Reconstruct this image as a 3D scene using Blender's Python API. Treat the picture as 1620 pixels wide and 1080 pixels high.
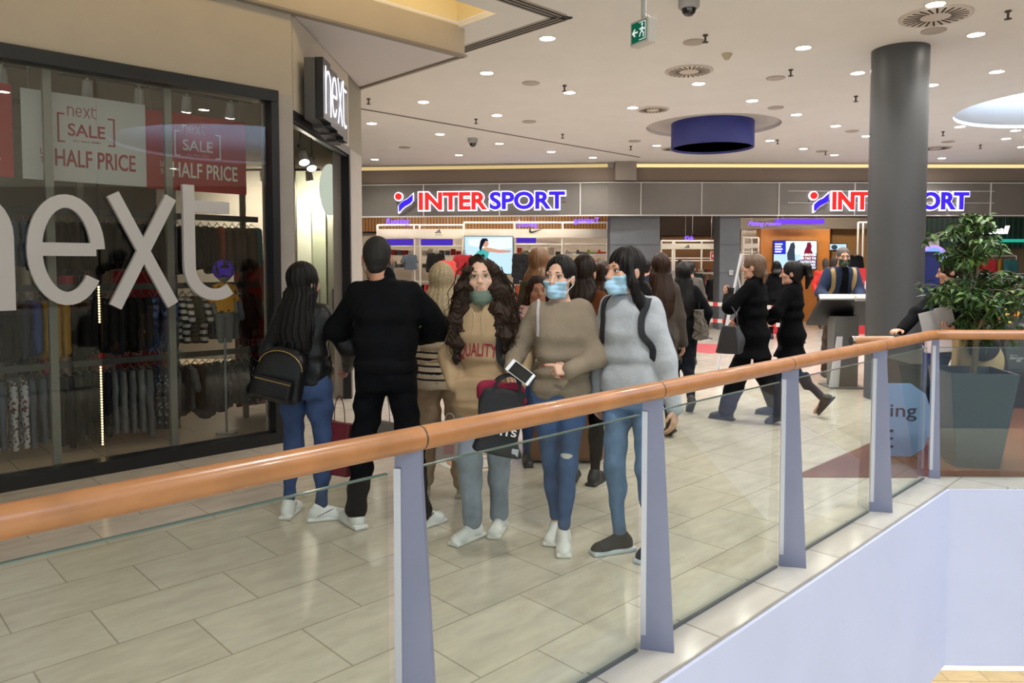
import bpy, bmesh, math, random
import numpy as np
from mathutils import Vector, Matrix, Euler
from math import sin, cos, pi, radians, sqrt, atan2

random.seed(7)
for _o in list(bpy.data.objects):
    bpy.data.objects.remove(_o, do_unlink=True)
S = bpy.context.scene
COL = S.collection

# ------------------------------------------------------------ camera
FOC, EYE, PITCH, YAW, SHIFT = 1170.0, 1.6, radians(2.7), radians(0.98), -0.0400
cam = bpy.data.objects.new('camera', bpy.data.cameras.new('camera'))
COL.objects.link(cam)
cam.location = (0, 0, EYE)
cam.rotation_euler = (pi / 2 - PITCH, 0, YAW)
cam.data.sensor_width = 36
cam.data.lens = 36 * FOC / 1620
cam.data.shift_y = SHIFT
cam.data.clip_start = 0.05
cam.data.clip_end = 200
S.camera = cam

# ------------------------------------------------------------ view, world
S.view_settings.view_transform = 'Standard'
S.view_settings.look = 'None'
S.view_settings.gamma = 1
S.view_settings.use_curve_mapping = False
S.view_settings.exposure = 0.22
S.cycles.caustics_reflective = False
S.cycles.caustics_refractive = False
S.cycles.sample_clamp_indirect = 3.0
S.cycles.max_bounces = 8
S.cycles.diffuse_bounces = 4
S.cycles.glossy_bounces = 4
S.cycles.transparent_max_bounces = 16
S.cycles.use_denoising = True

W = bpy.data.worlds.new('world')
S.world = W
W.use_nodes = True
_n, _l = W.node_tree.nodes, W.node_tree.links.new
_bg = _n['Background']
_bg.inputs[0].default_value = (0.70, 0.83, 1.0, 1)
_tc, _sp, _mr = _n.new('ShaderNodeTexCoord'), _n.new('ShaderNodeSeparateXYZ'), _n.new('ShaderNodeMapRange')
_mr.inputs['From Min'].default_value, _mr.inputs['From Max'].default_value = 0.25, 0.8
_mr.inputs['To Min'].default_value, _mr.inputs['To Max'].default_value = 0.85, 9.0     # overcast sky: brighter overhead
_l(_tc.outputs['Generated'], _sp.inputs[0])
_l(_sp.outputs['Z'], _mr.inputs['Value'])
_l(_mr.outputs['Result'], _bg.inputs[1])
LAMP = 60.0         # radiance of the recessed ceiling downlights
LAMP_W = 170.0        # power of the spot inside each downlight
SHOPLAMP = 28.0      # radiance of the shop spotlights
# ------------------------------------------------------------ helpers: picture rays (for measuring places), colours, materials
_R = cam.rotation_euler.to_matrix()


def ray(px, py):
    return _R @ Vector(((px - 810) / FOC, ((540 - py) / 1620 + SHIFT) * 1620 / FOC, -1))


def at(px, py, Y):
    d = ray(px, py)
    p = d * (Y / d.y)
    return Vector((p.x, p.y, p.z + EYE))


def atz(px, py, z):
    d = ray(px, py)
    p = d * ((z - EYE) / d.z)
    return Vector((p.x, p.y, z))


def lin(c):
    if isinstance(c, str):
        c = c.lstrip('#')
        c = [int(c[i:i + 2], 16) for i in (0, 2, 4)]
    return tuple(((v / 255 / 12.92) if v / 255 <= 0.04045 else ((v / 255 + 0.055) / 1.055) ** 2.4) for v in c) + (1,)


MATS = {}


def mat(name, col, rough=0.6, metal=0.0, noise=None, bump=None, emit=0.0, spec=0.5, sheen=0.0, stripes=None, coat=0.0):
    """noise=(scale, amount) varies the colour; bump=(scale, strength); stripes=(axis, scale, colour, strength)"""
    if name in MATS:
        return MATS[name]
    m = bpy.data.materials.new(name)
    MATS[name] = m
    m.use_nodes = True
    nt = m.node_tree
    b = nt.nodes['Principled BSDF']
    c = lin(col)
    b.inputs['Base Color'].default_value = c
    b.inputs['Roughness'].default_value = rough
    b.inputs['Metallic'].default_value = metal
    b.inputs['Specular IOR Level'].default_value = spec
    if sheen:
        b.inputs['Sheen Weight'].default_value = sheen
    if coat:
        b.inputs['Coat Weight'].default_value = coat
    tc = None
    if noise or bump or stripes:
        tc = nt.nodes.new('ShaderNodeTexCoord')
    last = None
    if noise:
        n = nt.nodes.new('ShaderNodeTexNoise')
        n.inputs['Scale'].default_value = noise[0]
        n.inputs['Detail'].default_value = 4
        nt.links.new(tc.outputs['Object'], n.inputs['Vector'])
        mx = nt.nodes.new('ShaderNodeMix')
        mx.data_type = 'RGBA'
        a = noise[1]
        mx.inputs['A'].default_value = tuple(v * (1 - a) for v in c[:3]) + (1,)
        mx.inputs['B'].default_value = tuple(min(1, v * (1 + a)) for v in c[:3]) + (1,)
        mr = nt.nodes.new('ShaderNodeMapRange')
        mr.inputs['From Min'].default_value = 0.3
        mr.inputs['From Max'].default_value = 0.7
        nt.links.new(n.outputs['Fac'], mr.inputs['Value'])
        nt.links.new(mr.outputs['Result'], mx.inputs['Factor'])
        last = mx.outputs['Result']
        nt.links.new(last, b.inputs['Base Color'])
    if stripes:
        sx = nt.nodes.new('ShaderNodeSeparateXYZ')
        nt.links.new(tc.outputs['Object'], sx.inputs[0])
        mth = nt.nodes.new('ShaderNodeMath')
        mth.operation = 'MULTIPLY'
        mth.inputs[1].default_value = stripes[1]
        nt.links.new(sx.outputs['XYZ'.index(stripes[0])], mth.inputs[0])
        fr = nt.nodes.new('ShaderNodeMath')
        fr.operation = 'FRACT'
        nt.links.new(mth.outputs[0], fr.inputs[0])
        gt = nt.nodes.new('ShaderNodeMath')
        gt.operation = 'GREATER_THAN'
        gt.inputs[1].default_value = stripes[3]
        nt.links.new(fr.outputs[0], gt.inputs[0])
        mx = nt.nodes.new('ShaderNodeMix')
        mx.data_type = 'RGBA'
        if last:
            nt.links.new(last, mx.inputs['A'])
        else:
            mx.inputs['A'].default_value = c
        mx.inputs['B'].default_value = lin(stripes[2])
        nt.links.new(gt.outputs[0], mx.inputs['Factor'])
        nt.links.new(mx.outputs['Result'], b.inputs['Base Color'])
    if bump:
        n = nt.nodes.new('ShaderNodeTexNoise')
        n.inputs['Scale'].default_value = bump[0]
        n.inputs['Detail'].default_value = 3
        nt.links.new(tc.outputs['Object'], n.inputs['Vector'])
        bp = nt.nodes.new('ShaderNodeBump')
        bp.inputs['Strength'].default_value = bump[1]
        bp.inputs['Distance'].default_value = 0.01
        nt.links.new(n.outputs['Fac'], bp.inputs['Height'])
        nt.links.new(bp.outputs['Normal'], b.inputs['Normal'])
    if emit:
        b.inputs['Emission Color'].default_value = c
        b.inputs['Emission Strength'].default_value = emit
    return m


def glow(name, col, strength):
    """a lamp or lit sign: emission only"""
    if name in MATS:
        return MATS[name]
    m = bpy.data.materials.new(name)
    MATS[name] = m
    m.use_nodes = True
    nt = m.node_tree
    nt.nodes.clear()
    e = nt.nodes.new('ShaderNodeEmission')
    e.inputs[0].default_value = lin(col)
    e.inputs[1].default_value = strength
    o = nt.nodes.new('ShaderNodeOutputMaterial')
    nt.links.new(e.outputs[0], o.inputs[0])
    return m


def glass(name, tint, ior=1.5, boost=1.0, rough=0.0):
    """thin clear pane: a transparent sheet whose mirror share follows Fresnel"""
    if name in MATS:
        return MATS[name]
    m = bpy.data.materials.new(name)
    MATS[name] = m
    m.use_nodes = True
    nt = m.node_tree
    nt.nodes.clear()
    t = nt.nodes.new('ShaderNodeBsdfTransparent')
    t.inputs[0].default_value = lin(tint)
    g = nt.nodes.new('ShaderNodeBsdfGlossy')
    g.inputs['Roughness'].default_value = rough
    f = nt.nodes.new('ShaderNodeFresnel')
    f.inputs[0].default_value = ior
    mu = nt.nodes.new('ShaderNodeMath')
    mu.operation = 'MULTIPLY'
    mu.inputs[1].default_value = boost
    mu.use_clamp = True
    x = nt.nodes.new('ShaderNodeMixShader')
    o = nt.nodes.new('ShaderNodeOutputMaterial')
    ge = nt.nodes.new('ShaderNodeNewGeometry')
    inv = nt.nodes.new('ShaderNodeMath')
    inv.operation = 'SUBTRACT'
    inv.inputs[0].default_value = 1
    m2 = nt.nodes.new('ShaderNodeMath')
    m2.operation = 'MULTIPLY'
    nt.links.new(f.outputs[0], mu.inputs[0])
    nt.links.new(ge.outputs['Backfacing'], inv.inputs[1])
    nt.links.new(mu.outputs[0], m2.inputs[0])
    nt.links.new(inv.outputs[0], m2.inputs[1])
    nt.links.new(m2.outputs[0], x.inputs[0])
    nt.links.new(t.outputs[0], x.inputs[1])
    nt.links.new(g.outputs[0], x.inputs[2])
    nt.links.new(x.outputs[0], o.inputs[0])
    return m


# ------------------------------------------------------------ helpers: meshes
def frame(o, xd, zd=(0, 0, 1)):
    """matrix with origin o, x axis xd, z axis near zd"""
    x = Vector(xd).normalized()
    z = Vector(zd)
    y = z.cross(x).normalized()
    z = x.cross(y)
    m = Matrix((x, y, z)).transposed().to_4x4()
    m.translation = Vector(o)
    return m


class MB:
    def __init__(s):
        s.v, s.f, s.mi, s.sm = [], [], [], []

    def add(s, vs, fs, M=None, mi=0, smooth=False):
        b = len(s.v)
        s.v += [tuple(M @ Vector(v)) if M is not None else tuple(v) for v in vs]
        s.f += [tuple(i + b for i in f) for f in fs]
        s.mi += [mi] * len(fs)
        s.sm += [smooth] * len(fs)
        return s

    def box(s, c, d, M=None, mi=0):
        x, y, z = d[0] / 2, d[1] / 2, d[2] / 2
        vs = [(c[0] + i * x, c[1] + j * y, c[2] + k * z) for i in (-1, 1) for j in (-1, 1) for k in (-1, 1)]
        return s.add(vs, [(0, 1, 3, 2), (4, 6, 7, 5), (0, 4, 5, 1), (2, 3, 7, 6), (0, 2, 6, 4), (1, 5, 7, 3)], M, mi)

    def prism(s, poly, z0, z1, M=None, mi=0, smooth=False):
        """2-D outline (anticlockwise) extruded along local z"""
        n = len(poly)
        vs = [(p[0], p[1], z0) for p in poly] + [(p[0], p[1], z1) for p in poly]
        s.add(vs, [tuple(range(n - 1, -1, -1)), tuple(range(n, 2 * n))], M, mi)
        b = len(s.v) - 2 * n
        for i in range(n):
            j = (i + 1) % n
            s.f.append((b + i, b + j, b + n + j, b + n + i))
            s.mi.append(mi)
            s.sm.append(smooth)
        return s

    def tube(s, path, r, n=10, M=None, mi=0, caps=True, closed=False):
        P = [Vector(p) for p in path]
        if not callable(r):
            rr = r if isinstance(r, (list, tuple)) else [r] * len(P)
        else:
            rr = [r(i / (len(P) - 1)) for i in range(len(P))]
        vs, fs, up = [], [], None
        m = len(P)
        for i, p in enumerate(P):
            if closed:
                t = (P[(i + 1) % m] - P[i - 1]).normalized()
            else:
                t = (P[min(i + 1, m - 1)] - P[max(i - 1, 0)]).normalized()
            if up is None:
                up = Vector((0, 0, 1)) if abs(t.z) < 0.9 else Vector((1, 0, 0))
            a = t.cross(up).normalized()
            b = a.cross(t)
            up = b
            vs += [tuple(p + (a * cos(2 * pi * k / n) + b * sin(2 * pi * k / n)) * rr[i]) for k in range(n)]
        for i in range(m if closed else m - 1):
            j = (i + 1) % m
            for k in range(n):
                l = (k + 1) % n
                fs.append((i * n + k, i * n + l, j * n + l, j * n + k))
        s.add(vs, fs, M, mi, True)
        if caps and not closed:
            s.add(vs[:n], [tuple(range(n - 1, -1, -1))], M, mi)
            s.add(vs[-n:], [tuple(range(n))], M, mi)
        return s

    def cyl(s, a, b, r0, r1=None, n=20, M=None, mi=0):
        return s.tube([a, b], [r0, r0 if r1 is None else r1], n, M, mi)

    def lathe(s, prof, n=28, M=None, mi=0, smooth=True):
        vs, fs = [], []
        for r, z in prof:
            vs += [(r * cos(2 * pi * k / n), r * sin(2 * pi * k / n), z) for k in range(n)]
        for i in range(len(prof) - 1):
            for k in range(n):
                l = (k + 1) % n
                fs.append((i * n + k, i * n + l, (i + 1) * n + l, (i + 1) * n + k))
        s.add(vs, fs, M, mi, smooth)
        if prof[0][0] > 1e-4:
            s.add(vs[:n], [tuple(range(n - 1, -1, -1))], M, mi)
        if prof[-1][0] > 1e-4:
            s.add(vs[-n:], [tuple(range(n))], M, mi)
        return s

    def ribbon(s, pts, w, z0, z1, M=None, mi=0, closed=False):
        """a 2-D stroke of width w along pts, extruded z0..z1"""
        P = [Vector(p).to_2d() if len(p) > 2 else Vector(p) for p in pts]
        n = len(P)
        L, Rr = [], []
        for i in range(n):
            if closed:
                a, b = P[i - 1], P[(i + 1) % n]
                t0, t1 = (P[i] - a).normalized(), (b - P[i]).normalized()
            else:
                t0 = (P[i] - P[i - 1]).normalized() if i else (P[1] - P[0]).normalized()
                t1 = (P[i + 1] - P[i]).normalized() if i < n - 1 else t0
            t = (t0 + t1).normalized()
            nn = Vector((-t.y, t.x))
            k = w / 2 / max(0.35, nn.dot(Vector((-t0.y, t0.x))))
            L.append(P[i] + nn * k)
            Rr.append(P[i] - nn * k)
        vs = [(p.x, p.y, z) for z in (z0, z1) for q in (L, Rr) for p in q]
        fs = []
        for i in range(n if closed else n - 1):
            j = (i + 1) % n
            l0, l1, r0, r1 = i, j, n + i, n + j
            L0, L1, R0, R1 = l0 + 2 * n, l1 + 2 * n, r0 + 2 * n, r1 + 2 * n
            fs += [(l0, l1, r1, r0), (L0, R0, R1, L1), (l0, L0, L1, l1), (r0, r1, R1, R0)]
        if not closed:
            fs += [(0, n, 3 * n, 2 * n), (n - 1, 3 * n - 1, 4 * n - 1, 2 * n - 1)]
        return s.add(vs, fs, M, mi)

    def ball(s, c, r, M=None, mi=0, n=16, m=10):
        r = r if isinstance(r, (list, tuple)) else (r, r, r)
        vs, fs = [], []
        for i in range(m + 1):
            a = pi * i / m
            vs += [(c[0] + r[0] * sin(a) * cos(2 * pi * k / n), c[1] + r[1] * sin(a) * sin(2 * pi * k / n), c[2] - r[2] * cos(a)) for k in range(n)]
        for i in range(m):
            for k in range(n):
                l = (k + 1) % n
                fs.append((i * n + k, i * n + l, (i + 1) * n + l, (i + 1) * n + k))
        return s.add(vs, fs, M, mi, True)

    def text(s, txt, size, depth, M, mi=0, offset=0.0, align='CENTER', shear=0.0, spacing=1.0):
        key = (txt, size, depth, offset, align, shear, spacing)
        if key not in _TXT:
            c = bpy.data.curves.new('t', 'FONT')
            c.body, c.size, c.extrude, c.offset, c.align_x, c.shear = txt, size, depth / 2, offset, align, shear
            c.space_character = spacing
            c.resolution_u = 4
            o = bpy.data.objects.new('t', c)
            me = bpy.data.meshes.new_from_object(o)
            _TXT[key] = ([tuple(v.co) for v in me.vertices], [tuple(p.vertices) for p in me.polygons])
            bpy.data.objects.remove(o)
            bpy.data.curves.remove(c)
            bpy.data.meshes.remove(me)
        return s.add(_TXT[key][0], _TXT[key][1], M, mi)

    def mesh(s, name):
        me = bpy.data.meshes.new(name)
        me.from_pydata(s.v, [], s.f)
        me.polygons.foreach_set('material_index', s.mi)
        me.polygons.foreach_set('use_smooth', s.sm)
        me.update()
        return me

    def build(s, name, m, parent=None, bevel=0.0, M=None, seg=2):
        me = s.mesh(name)
        for x in (m if isinstance(m, (list, tuple)) else [m]):
            me.materials.append(x)
        o = bpy.data.objects.new(name, me)
        COL.objects.link(o)
        if parent is not None:
            o.parent = parent
        if M is not None:
            o.matrix_local = M
        if bevel:
            bm = o.modifiers.new('bevel', 'BEVEL')
            bm.width, bm.segments, bm.limit_method = bevel, seg, 'ANGLE'
        return o


_TXT = {}


def tag(o, label, cat, group=None):
    o['label'], o['category'] = label, cat
    if group:
        o['group'] = group
    return o


def thing(name, label, cat, loc=(0, 0, 0), rotz=0.0, group=None):
    o = bpy.data.objects.new(name, None)
    COL.objects.link(o)
    o.location, o.rotation_euler = loc, (0, 0, rotz)
    o.empty_display_size = 0.1
    return tag(o, label, cat, group)


def struct(name, mb, m, parent=None, bevel=0.0):
    o = mb.build(name, m, parent, bevel)
    if parent is None:
        o['kind'] = 'structure'
    return o


def copy_tree(o, parent=None):
    c = o.copy()
    COL.objects.link(c)
    c.parent = parent
    for ch in list(o.children):
        copy_tree(ch, c)
    return c


ORD = ['first', 'second', 'third', 'fourth', 'fifth', 'sixth', 'seventh', 'eighth', 'ninth', 'tenth', 'eleventh', 'twelfth', 'thirteenth',
       'fourteenth', 'fifteenth', 'sixteenth', 'seventeenth', 'eighteenth', 'nineteenth', 'twentieth', 'twenty-first', 'twenty-second', 'twenty-third',
       'twenty-fourth', 'twenty-fifth', 'twenty-sixth', 'twenty-seventh', 'twenty-eighth', 'twenty-ninth', 'thirtieth']


def rect(x0, y0, x1, y1):
    return [(x0, y0), (x1, y0), (x1, y1), (x0, y1)]


def ell(cx, cy, rx, ry, n=40, a0=0.0, a1=2 * pi):
    full = abs(a1 - a0 - 2 * pi) < 1e-6
    return [(cx + rx * cos(a0 + (a1 - a0) * i / (n if full else n - 1)), cy + ry * sin(a0 + (a1 - a0) * i / (n if full else n - 1))) for i in range(n)]


def TM(o, xd):
    """matrix for upright lettering: x along xd, y up, z towards the reader"""
    x = Vector(xd).normalized()
    y = Vector((0, 0, 1))
    m = Matrix((x, y, x.cross(y))).transposed().to_4x4()
    m.translation = Vector(o)
    return m


def fit_text(mb, txt, w, h, depth, M, mi=0, offset=0.0, halo=0.0, shear=0.0, dz=0.0):
    """lettering scaled to w x h about the origin of M; halo grows the outline without changing the fit"""
    q = MB().text(txt, 1.0, 0.0, Matrix(), 0, offset, 'CENTER', shear)
    xs, ys = [v[0] for v in q.v], [v[1] for v in q.v]
    kx, ky = w / (max(xs) - min(xs)), h / (max(ys) - min(ys))
    c = Vector(((max(xs) + min(xs)) / 2, (max(ys) + min(ys)) / 2, 0))
    T = M @ Matrix.Translation((0, 0, dz)) @ Matrix.Diagonal((kx, ky, 1, 1)) @ Matrix.Translation(-c)
    mb.text(txt, 1.0, depth, T, mi, offset + halo, 'CENTER', shear)
    return mb
# ------------------------------------------------------------ helpers: smooth solids (distance fields turned into one continuous mesh)
class Field:
    def __init__(s, lo, hi, h):
        s.lo = np.array(lo, float)
        s.h = float(h)
        s.n = np.ceil((np.array(hi, float) - s.lo) / h).astype(int) + 2
        s.d = np.full(s.n, 0.5, np.float32)

    def sub(s, lo, hi, fr=None):
        i0 = np.clip(np.floor((np.array(lo) - s.lo) / s.h).astype(int), 0, s.n)
        i1 = np.clip(np.ceil((np.array(hi) - s.lo) / s.h).astype(int) + 1, 0, s.n)
        if np.any(i1 <= i0):
            return None, None
        ax = [(s.lo[a] + s.h * np.arange(i0[a], i1[a])).astype(np.float32) for a in range(3)]
        X, Y, Z = ax[0][:, None, None], ax[1][None, :, None], ax[2][None, None, :]
        if fr is not None:
            R, c = fr
            X, Y, Z = X - c[0], Y - c[1], Z - c[2]
            X, Y, Z = (R[0][0] * X + R[1][0] * Y + R[2][0] * Z, R[0][1] * X + R[1][1] * Y + R[2][1] * Z, R[0][2] * X + R[1][2] * Y + R[2][2] * Z)
        return tuple(slice(i0[a], i1[a]) for a in range(3)), (X, Y, Z)

    def put(s, sl, b, k, op):
        a = s.d[sl]
        if op == 'u':
            if k > 0:
                t = np.clip(0.5 + 0.5 * (a - b) / k, 0, 1)
                s.d[sl] = a + (b - a) * t - k * t * (1 - t)
            else:
                s.d[sl] = np.minimum(a, b)
        else:
            if op == 's':
                b = -b
            if k > 0:
                t = np.clip(0.5 - 0.5 * (a - b) / k, 0, 1)
                s.d[sl] = a + (b - a) * t + k * t * (1 - t)
            else:
                s.d[sl] = np.maximum(a, b)

    def _bb(s, pts, r, k, fr):
        pad = r + k + 4 * s.h
        P = np.array(pts, float)
        if fr is not None:
            R, c = np.array(fr[0]), np.array(fr[1])
            P = P @ R.T + c
        return P.min(0) - pad, P.max(0) + pad

    def cap(s, a, b, ra, rb=None, k=0.02, flat=None, fr=None, op='u'):
        """tapered limb from a to b; flat=(direction, factor) squashes the section along a direction"""
        rb = ra if rb is None else rb
        a, b = np.array(a, float), np.array(b, float)
        lo, hi = s._bb([a, b], max(ra, rb) * (max(1, flat[1]) if flat else 1), k, fr)
        sl, q = s.sub(lo, hi, fr)
        if sl is None:
            return s
        X, Y, Z = q
        X, Y, Z = X - a[0], Y - a[1], Z - a[2]
        ba = b - a
        if flat is not None:
            n = np.array(flat[0], float)
            n /= np.linalg.norm(n)
            e = 1 / flat[1] - 1
            dn = (X * n[0] + Y * n[1] + Z * n[2]) * e
            X, Y, Z = X + n[0] * dn, Y + n[1] * dn, Z + n[2] * dn
            ba = ba + n * float(ba @ n) * e
        L = max(float(ba @ ba), 1e-9)
        t = np.clip((X * ba[0] + Y * ba[1] + Z * ba[2]) / L, 0, 1)
        d = np.sqrt((X - ba[0] * t) ** 2 + (Y - ba[1] * t) ** 2 + (Z - ba[2] * t) ** 2) - (ra + (rb - ra) * t)
        if flat is not None and flat[1] < 1:
            d = d * flat[1]
        s.put(sl, d.astype(np.float32), k, op)
        return s

    def chain(s, pts, rs, k=0.02, **kw):
        rs = rs if isinstance(rs, (list, tuple)) else [rs] * len(pts)
        for i in range(len(pts) - 1):
            s.cap(pts[i], pts[i + 1], rs[i], rs[i + 1], k, **kw)
        return s

    def ell(s, c, r, k=0.02, fr=None, op='u'):
        c = np.array(c, float)
        lo, hi = s._bb([c - r, c + r], 0, k, fr) if fr is None else s._bb([c], max(r), k, fr)
        sl, q = s.sub(lo, hi, fr)
        if sl is None:
            return s
        X, Y, Z = q[0] - c[0], q[1] - c[1], q[2] - c[2]
        k0 = np.sqrt((X / r[0]) ** 2 + (Y / r[1]) ** 2 + (Z / r[2]) ** 2)
        k1 = np.sqrt((X / r[0] ** 2) ** 2 + (Y / r[1] ** 2) ** 2 + (Z / r[2] ** 2) ** 2)
        s.put(sl, (k0 * (k0 - 1) / np.maximum(k1, 1e-6)).astype(np.float32), k, op)
        return s

    def rbox(s, c, hs, r, k=0.01, fr=None, op='u'):
        c, hs = np.array(c, float), np.array(hs, float)
        cor = [c + hs * np.array((i, j, l)) for i in (-1, 1) for j in (-1, 1) for l in (-1, 1)]
        lo, hi = s._bb(cor, 0, k, fr)
        sl, q = s.sub(lo, hi, fr)
        if sl is None:
            return s
        A = [np.abs(q[i] - c[i]) - (hs[i] - r) for i in range(3)]
        o = np.sqrt(sum(np.maximum(x, 0) ** 2 for x in A))
        d = o + np.minimum(np.maximum(np.maximum(A[0], A[1]), A[2]), 0) - r
        s.put(sl, d.astype(np.float32), k, op)
        return s

    def loft(s, rows, k=0.03, e=2.3, fr=None, cap=0.012, op='u'):
        """stack of ellipse-like sections; rows = (z, cx, cy, rx, ry)"""
        rows = sorted(rows)
        A = np.array(rows, float)
        zz = np.linspace(A[0, 0], A[-1, 0], 80)
        C = [np.interp(zz, A[:, 0], A[:, i]) for i in range(1, 5)]
        w = np.array([1, 2, 3, 4, 3, 2, 1.0])
        w /= w.sum()
        C = [np.convolve(np.pad(c, 3, mode='edge'), w, 'valid') for c in C]
        m = float(np.max(A[:, 3:5]))
        lo, hi = s._bb([(C[0].min(), C[1].min(), zz[0]), (C[0].max(), C[1].max(), zz[-1])], m, k, fr)
        sl, q = s.sub(lo, hi, fr)
        if sl is None:
            return s
        X, Y, Z = q
        cx, cy, rx, ry = [np.interp(Z, zz, c).astype(np.float32) for c in C]
        f = ((np.abs(X - cx) / rx) ** e + (np.abs(Y - cy) / ry) ** e) ** (1 / e)
        d = (f - 1) * np.minimum(rx, ry)
        dz = np.maximum(zz[0] - Z, Z - zz[-1]) + cap * 0
        d = np.maximum(d, dz) + np.zeros_like(d)
        if cap:
            t = np.clip(0.5 - 0.5 * ((f - 1) * np.minimum(rx, ry) - dz) / cap, 0, 1)
            d = d + cap * t * (1 - t)
        s.put(sl, d.astype(np.float32), k, op)
        return s

    def plane(s, p, n, k=0.0):
        """cut away the side the normal points to"""
        n = np.array(n, float)
        n /= np.linalg.norm(n)
        sl, (X, Y, Z) = s.sub(s.lo, s.lo + s.h * s.n)
        d = ((X - p[0]) * n[0] + (Y - p[1]) * n[1] + (Z - p[2]) * n[2]).astype(np.float32) + np.zeros_like(s.d)
        s.put(tuple(slice(0, m) for m in s.n), d, k, 'i')
        return s

    def disp(s, fn, band=0.03):
        i = np.nonzero(np.abs(s.d) < band)
        P = np.stack([s.lo[a] + s.h * i[a] for a in range(3)], 1)
        s.d[i] += fn(P).astype(np.float32)
        return s

    def mesh(s):
        d = s.d
        for a in range(3):
            ix = [slice(None)] * 3
            for e in (0, -1):
                ix[a] = e
                d[tuple(ix)] = np.maximum(d[tuple(ix)], 0.01)
        ins = d < 0
        c = np.zeros(np.array(d.shape) - 1, np.int8)
        off = [(i, j, k) for i in (0, 1) for j in (0, 1) for k in (0, 1)]
        N = d.shape
        for i, j, k in off:
            c += ins[i:N[0] - 1 + i, j:N[1] - 1 + j, k:N[2] - 1 + k]
        act = np.argwhere((c > 0) & (c < 8))
        ids = np.full(c.shape, -1, np.int64)
        ids[tuple(act.T)] = np.arange(len(act))
        val = {o: d[act[:, 0] + o[0], act[:, 1] + o[1], act[:, 2] + o[2]] for o in off}
        acc = np.zeros((len(act), 3))
        cnt = np.zeros(len(act))
        for o in off:
            for a in range(3):
                if o[a] == 0:
                    p = list(o)
                    p[a] = 1
                    v0, v1 = val[o], val[tuple(p)]
                    x = (v0 < 0) != (v1 < 0)
                    t = np.where(x, v0 / np.where(x, v0 - v1, 1), 0)
                    q = np.tile(np.array(o, float), (len(act), 1))
                    q[:, a] = t
                    acc += q * x[:, None]
                    cnt += x
        V = s.lo + s.h * (act + acc / cnt[:, None])
        Q = []
        for a in range(3):
            b, e = [(1, 2), (2, 0), (0, 1)][a]
            lo_ = [slice(1, -1)] * 3
            hi_ = [slice(1, -1)] * 3
            lo_[a], hi_[a] = slice(0, -1), slice(1, None)
            A, B = ins[tuple(lo_)], ins[tuple(hi_)]
            for sgn, mask in ((1, A & ~B), (-1, B & ~A)):
                g = np.argwhere(mask)
                if not len(g):
                    continue
                g = g + 1
                g[:, a] -= 1
                cs = []
                for db, de in ((-1, -1), (0, -1), (0, 0), (-1, 0)):
                    w = g.copy()
                    w[:, b] += db
                    w[:, e] += de
                    cs.append(ids[w[:, 0], w[:, 1], w[:, 2]])
                f = np.stack(cs if sgn > 0 else cs[::-1], 1)
                Q.append(f)
        Q = np.concatenate(Q) if Q else np.zeros((0, 4), int)
        return V, Q


def wob(seed, freq, amp, aniso=(1, 1, 1)):
    """smooth pseudo-random bumps for cloth folds and hair"""
    r = np.random.RandomState(seed)
    D = r.normal(size=(5, 3)) * np.array(aniso)
    D *= freq / np.linalg.norm(D, axis=1)[:, None]
    ph = r.uniform(0, 6.28, 5)
    D2 = r.normal(size=(5, 3)) * freq * 0.35

    def f(P):
        o = 0
        for i in range(5):
            o = o + np.sin(P @ D[i] + ph[i] + 1.2 * np.sin(P @ D2[i] + 2 * ph[i]))
        return o * amp / 2.2
    return f


def solid(name, fld, m, parent=None, paint=None, extra=None, smooth=True):
    """mesh a Field into one object; paint(centres)->material index; extra = MB joined into the same mesh"""
    V, Q = fld.mesh() if isinstance(fld, Field) else fld
    n, f = len(V), len(Q)
    verts, faces = V, [tuple(q) for q in Q.tolist()]
    mi = np.zeros(f, np.int32)
    if paint is not None and f:
        mi = paint(V[Q].mean(1)).astype(np.int32)
    mi = mi.tolist()
    if extra is not None and extra.v:
        verts = np.concatenate([V, np.array(extra.v)])
        faces += [tuple(i + n for i in q) for q in extra.f]
        mi += extra.mi
    me = bpy.data.meshes.new(name)
    me.from_pydata(verts.tolist(), [], faces)
    me.polygons.foreach_set('material_index', mi)
    me.polygons.foreach_set('use_smooth', [smooth] * len(faces))
    me.update()
    for x in (m if isinstance(m, (list, tuple)) else [m]):
        me.materials.append(x)
    o = bpy.data.objects.new(name, me)
    COL.objects.link(o)
    if parent is not None:
        o.parent = parent
    return o


def bvh(o):
    from mathutils.bvhtree import BVHTree
    me = o.data
    return BVHTree.FromPolygons([v.co for v in me.vertices], [tuple(p.vertices) for p in me.polygons])


def spline(pts, n=8):
    P = [Vector(p) for p in pts]
    P = [P[0] * 2 - P[1]] + P + [P[-1] * 2 - P[-2]]
    out = []
    for i in range(1, len(P) - 2):
        for k in range(n):
            t = k / n
            a, b, c, d = P[i - 1:i + 3]
            out.append(0.5 * ((2 * b) + (c - a) * t + (2 * a - 5 * b + 4 * c - d) * t * t + (3 * b - a - 3 * c + d) * t ** 3))
    out.append(P[-2])
    return out


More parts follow.
